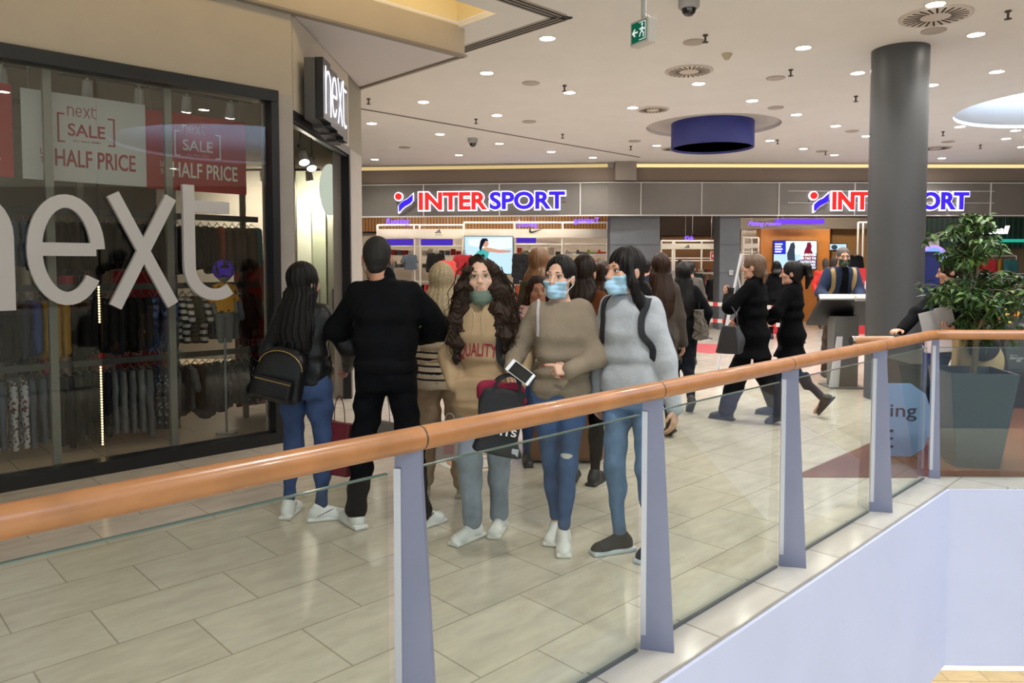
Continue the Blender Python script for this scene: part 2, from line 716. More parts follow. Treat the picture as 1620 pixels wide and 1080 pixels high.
def strap(mb, pts, w, th, tree=None, off=0.004, mi=0, n=8, M=None):
    """flat band along pts, laid on the surface in tree"""
    P = spline(pts, n)
    N = []
    for i, p in enumerate(P):
        nn = None
        if tree is not None:
            q, nn, _, dist = tree.find_nearest(p)
            if q is not None and dist < 0.12:
                P[i] = q + nn * (off + th / 2)
            else:
                nn = None
        N.append(nn)
    for _ in range(4):
        P = [P[0]] + [(P[i - 1] + P[i] * 2 + P[i + 1]) / 4 for i in range(1, len(P) - 1)] + [P[-1]]
        N = [N[0]] + [((N[i - 1] + N[i] * 2 + N[i + 1]).normalized() if None not in (N[i - 1], N[i], N[i + 1]) else N[i]) for i in range(1, len(N) - 1)] + [N[-1]]
    last = Vector((0, -1, 0))
    vs, fs = [], []
    for i, p in enumerate(P):
        t = (P[min(i + 1, len(P) - 1)] - P[max(i - 1, 0)]).normalized()
        nn = N[i] if N[i] is not None else last
        last = nn
        sd = t.cross(nn).normalized()
        nn = sd.cross(t).normalized()
        for a, b in ((-1, -1), (1, -1), (1, 1), (-1, 1)):
            vs.append(p + sd * (a * w / 2) + nn * (b * th / 2))
    for i in range(len(P) - 1):
        for k in range(4):
            l = (k + 1) % 4
            fs.append((i * 4 + k, i * 4 + l, i * 4 + 4 + l, i * 4 + 4 + k))
    fs += [(3, 2, 1, 0), tuple(range(len(vs) - 4, len(vs)))]
    mb.add(vs, fs, M, mi)
    return mb


# ------------------------------------------------------------ people
def V3(*a):
    return np.array(a, float)


def unit(v):
    v = np.array(v, float)
    return v / max(np.linalg.norm(v), 1e-9)


def ik(a, b, l1, l2, hint):
    d = b - a
    D = np.linalg.norm(d)
    if D >= (l1 + l2) * 0.999:
        return a + d * (l1 / (l1 + l2))
    u = d / D
    x = (l1 * l1 - l2 * l2 + D * D) / (2 * D)
    hgt = sqrt(max(l1 * l1 - x * x, 0))
    p = np.array(hint, float)
    p = p - u * (p @ u)
    return a + u * x + unit(p) * hgt


FEM = [(.78, .150, .112), (.90, .172, .122), (1.00, .150, .106), (1.08, .128, .094), (1.18, .135, .100), (1.27, .150, .112), (1.36, .150, .094), (1.415, .115, .074), (1.46, .058, .056)]
MAL = [(.78, .150, .112), (.90, .165, .118), (1.00, .155, .108), (1.10, .152, .106), (1.20, .165, .112), (1.30, .178, .116), (1.37, .172, .100), (1.42, .128, .078), (1.47, .064, .060)]


class Person:
    """local frame: faces -Y, own left is +X; all lengths scale with the height"""

    def __init__(s, label, loc, heading, H=1.65, sex='f', h=0.005, group=None, skin='#c99a80', name='person'):
        s.root = thing(name, label, 'person', (loc[0], loc[1], 0), radians(heading), group)
        s.H, s.k, s.sex, s.h = H, H / 1.70, sex, h
        s.prof = FEM if sex == 'f' else MAL
        s.skin = mat('skin_' + skin.strip('#'), skin, 0.5, noise=(25, 0.06), spec=0.4)

    # ---- skeleton
    def pose(s, lf=(.09, 0, 8, 0, 0), rf=(-.09, 0, -8, 0, 0), pel=(0, 0, 0), lean=(0, 0), la=None, ra=None, head=(0, 0, 0), nod=(0, 0), drop=0.0, twist=0.0):
        """feet = (x, y, toe yaw, lift, pitch); arms = (wrist, elbow hint, palm normal, finger direction or None, curl)"""
        k = s.k
        s.P = V3(pel[0], pel[1], .93 + pel[2] - drop) * k
        s.lean = (lean[0] * k, lean[1] * k)
        s.tw = radians(twist)
        s.hip, s.knee, s.ank, s.foot = {}, {}, {}, {}
        for sd, f in ((1, lf), (-1, rf)):
            f = tuple(f) + (0,) * (5 - len(f))
            yaw, pit = radians(f[2]), radians(f[4])
            fd = V3(sin(yaw) * cos(pit), -cos(yaw) * cos(pit), -sin(pit))
            s.hip[sd] = s.P + V3(.085 * sd, 0, -.03) * k
            s.ank[sd] = V3(f[0], f[1], .085 + f[3]) * k
            s.foot[sd] = (fd, yaw, pit)
            s.knee[sd] = ik(s.hip[sd], s.ank[sd], .415 * k, .405 * k, V3(sin(yaw), -cos(yaw), 0.0) + V3(0, -.6, 0))
        sw = (.148 if s.sex == 'f' else .182) * k
        ct, st = cos(s.tw), sin(s.tw)
        s.sho, s.elb, s.wri, s.hand = {}, {}, {}, {}
        for sd, a in ((1, la), (-1, ra)):
            x = sw * sd
            s.sho[sd] = V3(s.cx(1.385 * k) + x * ct, s.cy(1.385 * k) + x * st + .01 * k, (1.385 - drop + pel[2]) * k)
            if a is None:
                a = (V3(.235 * sd, -.03, .86 - drop), V3(.3 * sd, 1, 0), V3(-sd, 0, 0), None, (25, 25, 20))
            a = tuple(a) + (None,) * (5 - len(a))
            s.wri[sd] = np.array(a[0], float) * k
            s.elb[sd] = ik(s.sho[sd], s.wri[sd], .285 * k, .245 * k, a[1])
            fd = unit(a[3]) if a[3] is not None else unit(s.wri[sd] - s.elb[sd])
            s.hand[sd] = (fd, unit(a[2] if a[2] is not None else V3(-sd, 0, 0)), a[4] or (30, 30, 20))
        zn = (1.44 - drop + pel[2]) * k
        s.nk = V3(s.cx(1.44 * k), s.cy(1.44 * k) + .012 * k, zn)
        s.hc = s.nk + V3(nod[0], -.018 + nod[1], .145) * k
        R = Matrix.Rotation(radians(head[0]), 3, 'Z') @ Matrix.Rotation(-radians(head[1]), 3, 'X') @ Matrix.Rotation(radians(head[2]), 3, 'Y')
        s.hR = np.array(R)
        s.dz = (pel[2] - drop) * k
        s.hs = (1.06 if s.sex == 'f' else 1.07) * (0.5 + 0.5 * k)
        return s

    def cx(s, z):
        t = min(max((z / s.k - .93) / .5, 0), 1)
        return s.P[0] + s.lean[0] * t

    def cy(s, z):
        t = min(max((z / s.k - .93) / .5, 0), 1)
        return s.P[1] + s.lean[1] * t

    def hw(s, q):
        """head-local point (metres at unit head) to person frame"""
        return s.hR @ (np.array(q, float) * s.hs) + s.hc

    def rows(s, z0, z1, e=0.0, mult=1.0, over=None):
        """torso sections between heights z0..z1 (unit body), grown by e metres; over = {z: (rx, ry)} replaces sections"""
        zs = sorted(set([z0, z1] + [p[0] for p in s.prof if z0 < p[0] < z1] + [z for z in (over or {})]))
        A = np.array(s.prof)
        out = []
        for z in zs:
            rx, ry = np.interp(z, A[:, 0], A[:, 1]), np.interp(z, A[:, 0], A[:, 2])
            rx, ry = rx * mult + e, ry * mult + e
            if over and z in over:
                rx, ry = over[z][:2]
            c = over[z][2:] if over and z in over and len(over[z]) > 2 else (0, 0)
            out.append((z * s.k + s.dz, s.cx(z * s.k) + c[0] * s.k, s.cy(z * s.k) + c[1] * s.k, rx * s.k, ry * s.k))
        return out

    def bounds(s, pad=.14, extra=()):
        pts = [s.P, s.nk, s.hc + V3(0, 0, .13)] + list(s.knee.values()) + list(s.ank.values()) + list(s.elb.values()) + list(s.wri.values()) + list(s.sho.values()) + list(extra)
        for sd in (1, -1):
            pts.append(s.wri[sd] + s.hand[sd][0] * .17 * s.k)
            pts.append(s.ank[sd] - V3(0, 0, .02))
        A = np.array(pts)
        lo, hi = A.min(0) - pad, A.max(0) + pad
        lo[2] = max(lo[2], -.02)
        return lo, hi

    # ---- skin
    def head_field(s, F, g=0.0):
        fr = (s.hR, s.hc)
        u = s.hs

        def E(c, r, k=.015, op='u'):
            F.ell(V3(*c) * u, V3(*r) * u + g, k, fr, op)

        def C(a, b, ra, rb, k=.012, op='u', flat=None):
            F.cap(V3(*a) * u, V3(*b) * u, ra * u + g, rb * u + g, k, flat, fr, op)
        E((0, .014, .030), (.073, .093, .086))
        E((0, -.018, -.030), (.0615, .072, .086), .02)
        C((-.034, -.018, -.082), (.034, -.018, -.082), .030, .030, .02)
        C((-.012, -.070, -.098), (.012, -.070, -.098), .020, .020, .018)
        for x in (-1, 1):
            E((x * .038, -.058, -.028), (.026, .024, .024), .015)
        if g == 0:
            C((-.036, -.080, .020), (.036, -.080, .020), .012, .012, .012)
            for x in (-1, 1):
                E((x * .031, -.101, .001), (.019, .017, .013), .010, 's')
                E((x * .076, .014, -.010), (.010, .021, .031), .006)
            C((0, -.086, .008), (0, -.108, -.031), .0075, .0125, .010)
            for x in (-1, 1):
                E((x * .0115, -.100, -.035), (.0085, .010, .008), .006)
            C((-.016, -.0850, -.064), (.016, -.0850, -.064), .0064, .0064, .006)
            C((-.014, -.0850, -.0745), (.014, -.0850, -.0740), .0070, .0070, .006)

    def hand_field(s, F, sd, grip=None):
        k = s.k * (1.0 if s.sex == 'm' else .94)
        f, n, curl = s.hand[sd]
        n = unit(n - f * (n @ f))
        l = np.cross(f, n)
        if l @ V3(0, 0, 1) < 0 and grip is None:
            l = -l
        if grip is not None and l @ np.array(grip, float) < 0:
            l = -l
        w = s.wri[sd]
        tips = []
        for i, (o, ln) in enumerate(((.031, .070), (.0105, .078), (-.0105, .073), (-.031, .057))):
            kn = w + (f * (.088 - .006 * abs(i - 1)) + l * o) * k
            F.cap(w + (l * o * .55 + f * .01) * k, kn, .0135 * k, .0115 * k, .012)
            c = curl[i] if isinstance(curl[0], (list, tuple)) else curl
            p, ang = kn, 0.0
            sp = o * 1.4
            for j, (sg, cc) in enumerate(zip((.46, .30, .24), c)):
                ang += radians(cc)
                dr = unit(f * cos(ang) + n * sin(ang) + l * sp * cos(ang))
                q = p + dr * ln * sg * k
                F.cap(p, q, (.0098 - .0008 * j) * k, (.0092 - .0010 * j) * k, .003)
                p = q
            tips.append((p, dr))
        t0 = w + (f * .022 + l * .024) * k
        t1 = t0 + unit(f * .75 + l * .75 + n * .35) * .042 * k
        t2 = t1 + unit(f * .95 + l * .25 + n * .45) * .030 * k
        F.cap(t0, t1, .0145 * k, .011 * k, .010)
        F.cap(t1, t2, .0105 * k, .0085 * k, .003)
        tips.append((t2, unit(t2 - t1)))
        return tips

    def body(s, lips='#9a5550', brow='#2a1c18', iris='#3a2a20', nails=None, eyes=True, grips=(None, None), squint=1.0, feet=True):
        lo, hi = s.bounds()
        F = Field(lo, hi, s.h)
        k = s.k
        F.loft(s.rows(.90, 1.46, -.012), .03)
        s.tips = {}
        for sd in (1, -1):
            F.chain([s.sho[sd], s.elb[sd], s.wri[sd]], [.036 * k, .032 * k, .024 * k], .03)
            F.chain([s.hip[sd], s.knee[sd], s.ank[sd]], [.066 * k, .042 * k, .030 * k], .03)
            fd = s.foot[sd][0]
            if feet:
                F.cap(s.ank[sd] - V3(0, 0, .045) * k, s.ank[sd] - V3(0, 0, .055) * k + fd * .13 * k, .032 * k, .024 * k, .02)
            s.tips[sd] = s.hand_field(F, sd, grips[0 if sd > 0 else 1])
        nr = (.047 if s.sex == 'f' else .056) * k
        F.cap(s.nk - V3(0, -.012, .05) * k, s.hw((0, .022, -.05)), nr * 1.15, nr, .03)
        s.head_field(F)
        M = [s.skin, mat('lips_' + lips.strip('#'), lips, .4), mat('hair_' + brow.strip('#'), brow, .6), mat('eye_white', '#d8d2cc', .3), mat('iris_' + iris.strip('#'), iris, .15)]
        X = MB()
        if eyes:
            for x in (-1, 1):
                X.ball((0, 0, 0), tuple(V3(.0140, .0130, .0105 * squint) * s.hs), s._hm((x * .031, -.0760, .0010)), 3)
                X.ball((0, 0, 0), tuple(V3(.0068, .0035, .0066) * s.hs), s._hm((x * .031, -.0880, .0010)), 4)
                ar = [s.hw((x * (.031 + .0165 * cos(a)), -.0850 + .004 * abs(cos(a)), .0005 + .0095 * squint * sin(a))) for a in np.linspace(.1, pi - .1, 9)]
                X.tube(ar, .0022 * s.hs, 6, None, 2)
                br = [s.hw(q) for q in ((x * .013, -.0915, .0250), (x * .026, -.0915, .0275), (x * .040, -.0845, .0270), (x * .052, -.0720, .0215))]
                X.tube(br, [.0020 * s.hs, .0029 * s.hs, .0026 * s.hs, .0010 * s.hs], 6, None, 2)
        if nails:
            M.append(mat('nail_' + nails.strip('#'), nails, .25))
            for sd in (1, -1):
                for p, dr in s.tips[sd]:
                    X.ball(tuple(p + dr * .006), (.0072, .0072, .0072), None, 5, 10, 6)
        Ri, hc, hs = s.hR, s.hc, s.hs

        def paint(Cn):
            q = ((Cn - hc) @ Ri) / hs
            o = np.zeros(len(Cn), int)
            lip = (np.abs(q[:, 0]) < .024) & (q[:, 1] < -.078) & (((q[:, 2] + .069) / .0095) ** 2 + (q[:, 0] / .021) ** 2 < 1)
            o[lip] = 1
            return o
        s.body_ob = solid('body', F, M, s.root, paint, X)
        return s

    def _hm(s, q):
        m = Matrix(s.hR.tolist()).to_4x4()
        m.translation = Vector(s.hw(q))
        return m

    # ---- clothing
    def top(s, name, m, hem=.86, e=.012, arm=.012, cuff=.02, fold=.005, ff=26, over=None, neck=1.455, hemflare=0.0, seed=1, hood=False, sleeve=1.0, collar=0.0, paint=None, mats=None, pocket=False, notch=None, ribs=0.0, mult=1.0, shoulder=0.0):
        lo, hi = s.bounds(.20)
        k = s.k
        F = Field(lo, hi, max(s.h, .006))
        ov = dict(over or {})
        if hemflare and hem not in ov:
            A = np.array(s.prof)
            ov[hem] = (np.interp(hem, A[:, 0], A[:, 1]) + e + hemflare, np.interp(hem, A[:, 0], A[:, 2]) + e + hemflare)
        F.loft(s.rows(hem, neck, e, mult, ov), .03, 2.35)
        for sd in (1, -1):
            S_, E_, W_ = s.sho[sd], s.elb[sd], s.wri[sd]
            W2 = E_ + (W_ - E_) * sleeve
            wr = .030 + cuff
            F.chain([S_ + V3(-.02 * sd, 0, .004) * k, E_, W2], [(.052 + arm * .55 + shoulder) * k, (.044 + arm) * k, wr * k], .04)
            F.plane(tuple(W2 + unit(W2 - E_) * .012), unit(W2 - E_), 0) if False else None
        if collar:
            F.cap(s.nk - V3(0, 0, .03) * k, s.nk + V3(0, -.004, collar) * k, .068 * k, .060 * k, .02)
        if hood:
            ring = [s.nk + V3(.088 * sin(a), -.075 * cos(a) + .012, -.028 - .030 * cos(a)) * k for a in np.linspace(-pi, pi, 17)]
            rr = [(.020 + .022 * (0.5 - 0.5 * cos(a))) * k for a in np.linspace(-pi, pi, 17)]
            F.chain(ring, rr, .012)
            F.ell(s.nk + V3(0, .105, -.06) * k, V3(.10, .055, .085) * k, .03)
        if pocket:
            F.rbox((s.cx(.94 * k), s.cy(.94 * k) - (.146 + e) * k, .93 * k + s.dz), V3(.135, .030, .075) * k, .028, .03)
        if notch:
            F.ell(V3(notch[0], notch[1], notch[2]) * k, V3(*notch[3]) * k, .02, None, 's')
        f1, f2 = wob(seed, ff, fold, (1, 1, .45)), wob(seed + 9, ff * 2.3, fold * .35)
        F.disp(lambda P: f1(P) + f2(P))
        if ribs:
            F.disp(lambda P: ribs * np.sin(np.arctan2(P[:, 0] - s.cx(1.1), P[:, 1] - s.cy(1.1)) * 70))
        o = solid(name, F, mats or m, s.root, paint)
        s.top_ob = o
        return o

    def trousers(s, name, m, e=.010, cut=.02, waist=1.02, knee=0.0, ankle=0.0, fold=.003, ff=45, seed=3, paint=None, mats=None, hipf=0.0):
        lo, hi = s.bounds(.16)
        hi[2] = waist * s.k + .1 + max(s.dz, 0)
        k = s.k
        F = Field(lo, hi, max(s.h, .006))
        F.loft(s.rows(.82, waist, e + .002 + hipf), .03)
        for sd in (1, -1):
            H_, K_, A_ = s.hip[sd], s.knee[sd], s.ank[sd]
            A2 = A_ + unit(K_ - A_) * cut * k
            th = H_ * .62 + K_ * .38
            F.chain([H_ - V3(.006 * sd, 0, 0) * k, th, K_, A2], [(.084 + e * .5 + hipf) * k, (.072 + e * .5 + hipf * .8) * k, (.051 + e * .6 + knee) * k, (.034 + e * .5 + ankle) * k], .035)
            cf = K_ * .66 + A_ * .34
            F.ell(cf + V3(0, .012, 0) * k, V3(.045 + e * .6 + (knee + ankle) * .4, .050 + e * .6 + (knee + ankle) * .4, .10) * k, .03)
        f1, f2 = wob(seed, ff, fold, (.6, .6, 1.2)), wob(seed + 5, 12, fold)
        F.disp(lambda P: f1(P) + f2(P))
        return solid(name, F, mats or m, s.root, paint)

    def shoe(s, sd, upper, sole, hi=.0, thick=.024, w=.046, ln=.135, extra=None, name='shoe', stripe=None):
        k = s.k
        fd, yaw, pit = s.foot[sd]
        R = Matrix.Rotation(yaw, 3, 'Z') @ Matrix.Rotation(pit, 3, 'X')
        R = np.array(R)
        ak = s.ank[sd]
        # shoe-local: toe towards -y, sole plane z=0 at ankle height .085
        org = ak - R @ V3(0, 0, .085) * k
        lo, hi_ = V3(-.075, -.23, -.01) * k, V3(.075, .11, .16 + hi) * k
        F = Field(lo, hi_, min(.0055, s.h))
        F.cap(V3(0, .028, .045) * k, V3(0, -.125, .032) * k, .040 * k, .034 * k, .02)
        F.ell(V3(0, -.115, .030) * k, V3(w, .065, .036) * k, .015)
        F.ell(V3(0, .03, .045) * k, V3(w * .84, .052, .055) * k, .015)
        F.cap(V3(0, .012, .05) * k, V3(0, .010, .088 + hi) * k, .044 * k, .041 * k, .02)
        F.cap(V3(0, .0, .085) * k, V3(0, -.09, .055) * k, .028 * k, .026 * k, .015)
        F.rbox(V3(0, -.045, .012) * k, V3(w * .98, ln, .5 * thick) * k, .011 * k, .004)
        F.cap(V3(w * 3, -.03, .03) * k, V3(w * 3, -.03, .031) * k, w * 2.02 * k, w * 2.02 * k, .01, op='s') if False else None
        F.plane((0, 0, .0), (0, 0, -1))
        tk = thick * k

        def paint(C):
            o = np.where(C[:, 2] < tk, 1, 0)
            if stripe:
                t = (C[:, 1] / k - stripe[1]) * stripe[3] + (C[:, 2] / k - stripe[2])
                o = np.where((np.abs(t) < stripe[4]) & (C[:, 2] > tk) & (C[:, 1] / k > stripe[5]) & (C[:, 1] / k < stripe[6]) & (np.abs(C[:, 0]) > .02), 2, o)
            return o
        X = MB()
        lace = mat('shoe_lace_' + upper.name, '#e8e6e2', .7) if extra is None else extra
        for j in range(4):
            y, z = -.035 - .021 * j, .0985 - .011 * j
            X.tube([V3(-.024, y, z - .012) * k, V3(0, y - .004, z) * k, V3(.024, y, z - .012) * k], .0036 * k, 6, None, 3)
        o = solid(name, F, [upper, sole, stripe[0] if stripe else sole, lace], s.root, paint, X)
        m = Matrix(R.tolist()).to_4x4()
        m.translation = Vector(org)
        o.matrix_local = m
        return o

    def hair(s, m, style='long', ln=.45, seed=5, vol=1.0, amp=.004, part=0.0, mats=None, fringe=0.0, name='hair', fwd=0.0, h=None, low=False, drape=None):
        pts = [s.hw((0, 0, .18)), s.hw((0, .15, 0)), s.nk + V3(.25, .24, -ln - .08), s.nk + V3(-.25, -.26, -.1), s.hw((.16, 0, 0)), s.hw((-.16, 0, 0)), s.hw((0, -.16, 0))]
        A = np.array(pts)
        F = Field(A.min(0) - .02, A.max(0) + .02, h or max(.0045, s.h))
        fr, u = (s.hR, s.hc), s.hs
        cap_r = V3(.085, .104, .104) * (1 + .06 * (vol - 1))
        if style == 'short':
            cap_r = V3(.0785, .0985, .0945)
        F.ell(V3(0, .017, .027) * u, cap_r * u, .01, fr)
        if style == 'short':
            F.cap(V3(0, .050, -.01) * u, V3(0, .046, -.045) * u, .064 * u, .054 * u, .02, None, fr)
        elif style == 'bun':
            F.cap(V3(0, .05, -.02) * u, V3(0, .04, -.06) * u, .066 * u, .056 * u, .02, None, fr)
            F.chain([V3(0, .105, -.03) * u, V3(0, .115, -.07) * u, V3(.01, .105, -.14 - ln) * u], [.022 * u, .026 * u, .012 * u], .01, fr=fr)
        elif style == 'pony':
            F.cap(V3(0, .05, -.02) * u, V3(0, .04, -.06) * u, .066 * u, .056 * u, .02, None, fr)
            F.chain([V3(0, .10, .075) * u, V3(0, .15, .06) * u, V3(.0, .165, -.04) * u, V3(.02, .15, -.05 - ln) * u], [.024 * u, .032 * u, .036 * u, .016 * u], .012, fr=fr)
        elif style in ('long', 'curly', 'bob'):
            r = np.random.RandomState(seed)
            c0 = s.hw((0, .035, -.03))
            zb = s.nk[2] - ln
            wide = (.088 if style != 'curly' else .13) * vol
            back = .085 if style != 'curly' else .12
            yb = s.cy(1.3) + (.115 if s.sex == 'f' else .12) * s.k
            rows = []
            for t in np.linspace(0, 1, 8):
                z = c0[2] + (zb - c0[2]) * t
                yy = c0[1] + (yb - c0[1]) * min(1, t * 1.6)
                bulge = (1 + .18 * sin(pi * min(1, t * 1.1))) if style != 'curly' else (.80 + .62 * sin(pi * min(1, t * .82 + .10)))
                end = 1 - .45 * max(0, (t - .75) / .25) ** 2
                rows.append((z, c0[0] * (1 - t) + s.nk[0] * t, yy, wide * bulge * end, (.066 if style != 'curly' else .095) * end * (1 - .25 * t)))
            F.loft(rows, .03, 2.2, None, .03)
            if style == 'bob':
                for x in (-1, 1):
                    F.chain([V3(x * .075, .0, .02) * u, V3(x * .085, .005, -.06) * u, V3(x * .080, .0, -.13) * u], [.022 * u, .026 * u, .018 * u], .02, fr=fr)
            for sd, (L, dx, dy) in (drape or {}).items():
                a = s.hw((sd * .066, -.035, .045))
                b = s.hw((sd * .090, -.025, -.06))
                c_ = s.nk + V3(sd * (.105 + dx * .4), -.075 + dy * .4, -.06)
                d_ = s.nk + V3(sd * (.100 + dx), -.125 + dy, -.06 - L)
                w_ = .028 if style != 'curly' else .040
                F.chain([a, b, c_, c_ * .4 + d_ * .6, d_], [w_ * .6, w_, w_ * 1.25, w_ * 1.15, w_ * .5], .025)
        # face opening
        F.ell(V3(0, -.132, -.032 - fringe) * u, V3(.066 + part, .098, .116 - fringe) * u, .012, fr, 's')
        if style in ('short', 'bun', 'pony') or low:
            for x in (-1, 1):
                F.ell(V3(x * .088, -.022, -.045) * u, V3(.034, .052, .060) * u, .012, fr, 's')
        if style == 'curly':
            f1, f2 = wob(seed, 62, .013), wob(seed + 1, 120, .008)
            F.disp(lambda P: f1(P) + f2(P) + .004 * np.sin(P[:, 2] * 190 + 7 * np.sin(P[:, 0] * 40) + 6 * np.sin(P[:, 1] * 33)), .05)
            F.ell(V3(0, -.130, -.032 - fringe) * u, V3(.060 + part, .098, .108 - fringe) * u, .012, fr, 's')
        else:
            hc, Ri = s.hc, s.hR

            def strands(P):
                q = (P - hc) @ Ri
                th = np.arctan2(q[:, 0], q[:, 1] - .01)
                ph = .6 * np.sin(P[:, 2] * 18 + seed) + .3 * np.sin(P[:, 2] * 41)
                return amp * (.6 * np.sin(th * 23 + ph * 2) + .4 * np.sin(th * 47 + ph * 3 + 1) + .5 * np.sin(th * 9 + ph))
            F.disp(strands, .04)
            if amp > .003:
                f1 = wob(seed, 30, amp * .9)
                F.disp(f1, .05)
        o = solid(name, F, mats or m, s.root)
        return o

    def mask(s, m, strap_m, zt=-.022, zb=-.128, g=.006, pleat=.0012, loops=True, name='face_mask', wid=.060, chin=False):
        pts = np.array([s.hw(q) for q in ((-.09, -.13, -.15), (.09, -.13, .02), (0, 0, -.15), (.09, 0, .02), (-.09, 0, 0), (0, -.14, -.05))])
        F = Field(pts.min(0) - .02, pts.max(0) + .02, .0033)
        s.head_field(F, g)
        fr, u = (s.hR, s.hc), s.hs
        if chin:
            F.ell(V3(0, -.044, -.118) * u, V3(.056, .056, .046) * u, .02, fr)
        else:
            F.cap(V3(0, -.088, zt - .002) * u, V3(0, -.098, (zt + zb) / 2) * u, .012 * u, .022 * u, .02, None, fr)
            F.cap(V3(0, -.098, (zt + zb) / 2) * u, V3(0, -.076, zb + .02) * u, .022 * u, .018 * u, .02, None, fr)

        def cut(n, p):
            w = s.hR @ V3(*n)
            F.plane(s.hw(p), w, .003)
        cut((0, -.25, 1), (0, -.085, zt))
        cut((0, .10, -1), (0, -.085, zb))
        cut((1, 0.35, 0), (wid, -.03, 0))
        cut((-1, 0.35, 0), (-wid, -.03, 0))
        cut((0, 1, 0), (0, -.018, 0))
        if pleat:
            hR, hc = s.hR, s.hc
            F.disp(lambda P: pleat * np.sin((((P - hc) @ hR)[:, 2]) / u * 2 * pi / .026))
        X = MB()
        if loops:
            for x in (-1, 1):
                for z, ze in ((zt - .012, .012), (zb + .03, -.035)):
                    X.tube(spline([s.hw((x * .060, -.050, z)), s.hw((x * .073, -.025, (z + ze) / 2)), s.hw((x * .084, .012, ze))], 5), .0018, 6, None, 1)
        return solid(name, F, [m, strap_m], s.root, None, X)

    def curls(s, m, paths, n=70, seed=3, rad=.0045, wave=.010, spread=.035, name='curls'):
        """loose curling locks along the given paths (lists of person-frame points)"""
        r = np.random.RandomState(seed)
        mb = MB()
        for i in range(n):
            pa = spline(paths[i % len(paths)], 8)
            off = r.normal(size=3) * spread * .55
            t1 = r.uniform(.65, 1.0)
            t0 = r.uniform(.12, .45)
            ph, fq = r.uniform(0, 6.28), r.uniform(16, 26)
            pts = []
            m0, m1 = int(t0 * (len(pa) - 1)), int(t1 * (len(pa) - 1))
            q = pa[m0:m1 + 1]
            q = spline(q[::3] + [q[-1]], 7) if len(q) > 4 else q
            for j, c in enumerate(q):
                t = j / len(q)
                a = ph + t * fq
                sp = 1 + t * .8
                pts.append(Vector(c) + Vector(off.tolist()) * sp + Vector((cos(a), sin(a), .4 * sin(a * .7))) * wave * (.5 + t))
            mb.tube(pts, lambda t: rad * (1 - .75 * t * t), 5, None, 0, False)
        return mb.build(name, m, s.root)
# ------------------------------------------------------------ the setting: slab, void, ceiling, walls
HC = 4.15                                   # ceiling height
NW = Vector((-2.1, 6.72, 0))                # corner of the clothes shop front
NM = frame(NW, (1, 1, 0))                   # shop frame: x along the window, y into the shop


def nx(u, v, z):
    return NM @ Vector((u, v, z))


def tile_mat(name, c1, c2, grout, sx, sy, rot, rough=.16, noise=1.0, mortar=.006):
    m = bpy.data.materials.new(name)
    m.use_nodes = True
    nt = m.node_tree
    b = nt.nodes['Principled BSDF']
    tc = nt.nodes.new('ShaderNodeTexCoord')
    mp = nt.nodes.new('ShaderNodeMapping')
    mp.inputs['Rotation'].default_value = (0, 0, rot)
    br = nt.nodes.new('ShaderNodeTexBrick')
    br.offset = .5
    br.inputs['Color1'].default_value = lin(c1)
    br.inputs['Color2'].default_value = lin(c2)
    br.inputs['Mortar'].default_value = lin(grout)
    br.inputs['Scale'].default_value = 1
    br.inputs['Mortar Size'].default_value = mortar
    br.inputs['Brick Width'].default_value = sx
    br.inputs['Row Height'].default_value = sy
    n = nt.nodes.new('ShaderNodeTexNoise')
    n.inputs['Scale'].default_value = 3.5
    n.inputs['Detail'].default_value = 8
    n.inputs['Roughness'].default_value = .65
    n2 = nt.nodes.new('ShaderNodeMapping')
    n2.inputs['Scale'].default_value = (1, 3.2, 1)
    mr = nt.nodes.new('ShaderNodeMapRange')
    mr.inputs['From Min'].default_value, mr.inputs['From Max'].default_value = .3, .7
    mr.inputs['To Min'].default_value, mr.inputs['To Max'].default_value = 1 - .16 * noise, 1 + .10 * noise
    mx = nt.nodes.new('ShaderNodeVectorMath')
    mx.operation = 'SCALE'
    L = nt.links.new
    L(tc.outputs['Object'], mp.inputs['Vector'])
    L(mp.outputs[0], br.inputs['Vector'])
    L(mp.outputs[0], n2.inputs['Vector'])
    L(n2.outputs[0], n.inputs['Vector'])
    L(n.outputs['Fac'], mr.inputs['Value'])
    L(br.outputs['Color'], mx.inputs[0])
    L(mr.outputs[0], mx.inputs['Scale'])
    L(mx.outputs[0], b.inputs['Base Color'])
    b.inputs['Roughness'].default_value = rough
    b.inputs['Specular IOR Level'].default_value = .5
    return m


FLOOR = tile_mat('beige_marble_tiles', '#cac0b2', '#c3b8a9', '#9e9487', .62, .42, radians(-45), .15, 1.0, .004)
BROWN = tile_mat('brown_granite_tiles', '#7a4c37', '#6f4532', '#5a3a2c', .6, .6, radians(-45), .14, .8)
KERB = tile_mat('pale_kerb_stone', '#bfb9ad', '#b8b1a4', '#979083', .62, .8, radians(-45), .12, .5)
PLASTER = mat('white_ceiling_paint', '#e7e5e3', .9, noise=(2, .02))
WALLB = mat('beige_wall_paint', '#b5aa9b', .85, noise=(3, .03))
PALE = mat('pale_lavender_render', '#bcc0d6', .7, noise=(1.5, .03))
FRAMEB = mat('black_frame', '#17181a', .35, spec=.5)
STEEL = mat('brushed_steel', '#a3a5ab', .35, .85)
CHROME = mat('chrome', '#c9c9cc', .12, 1.0)

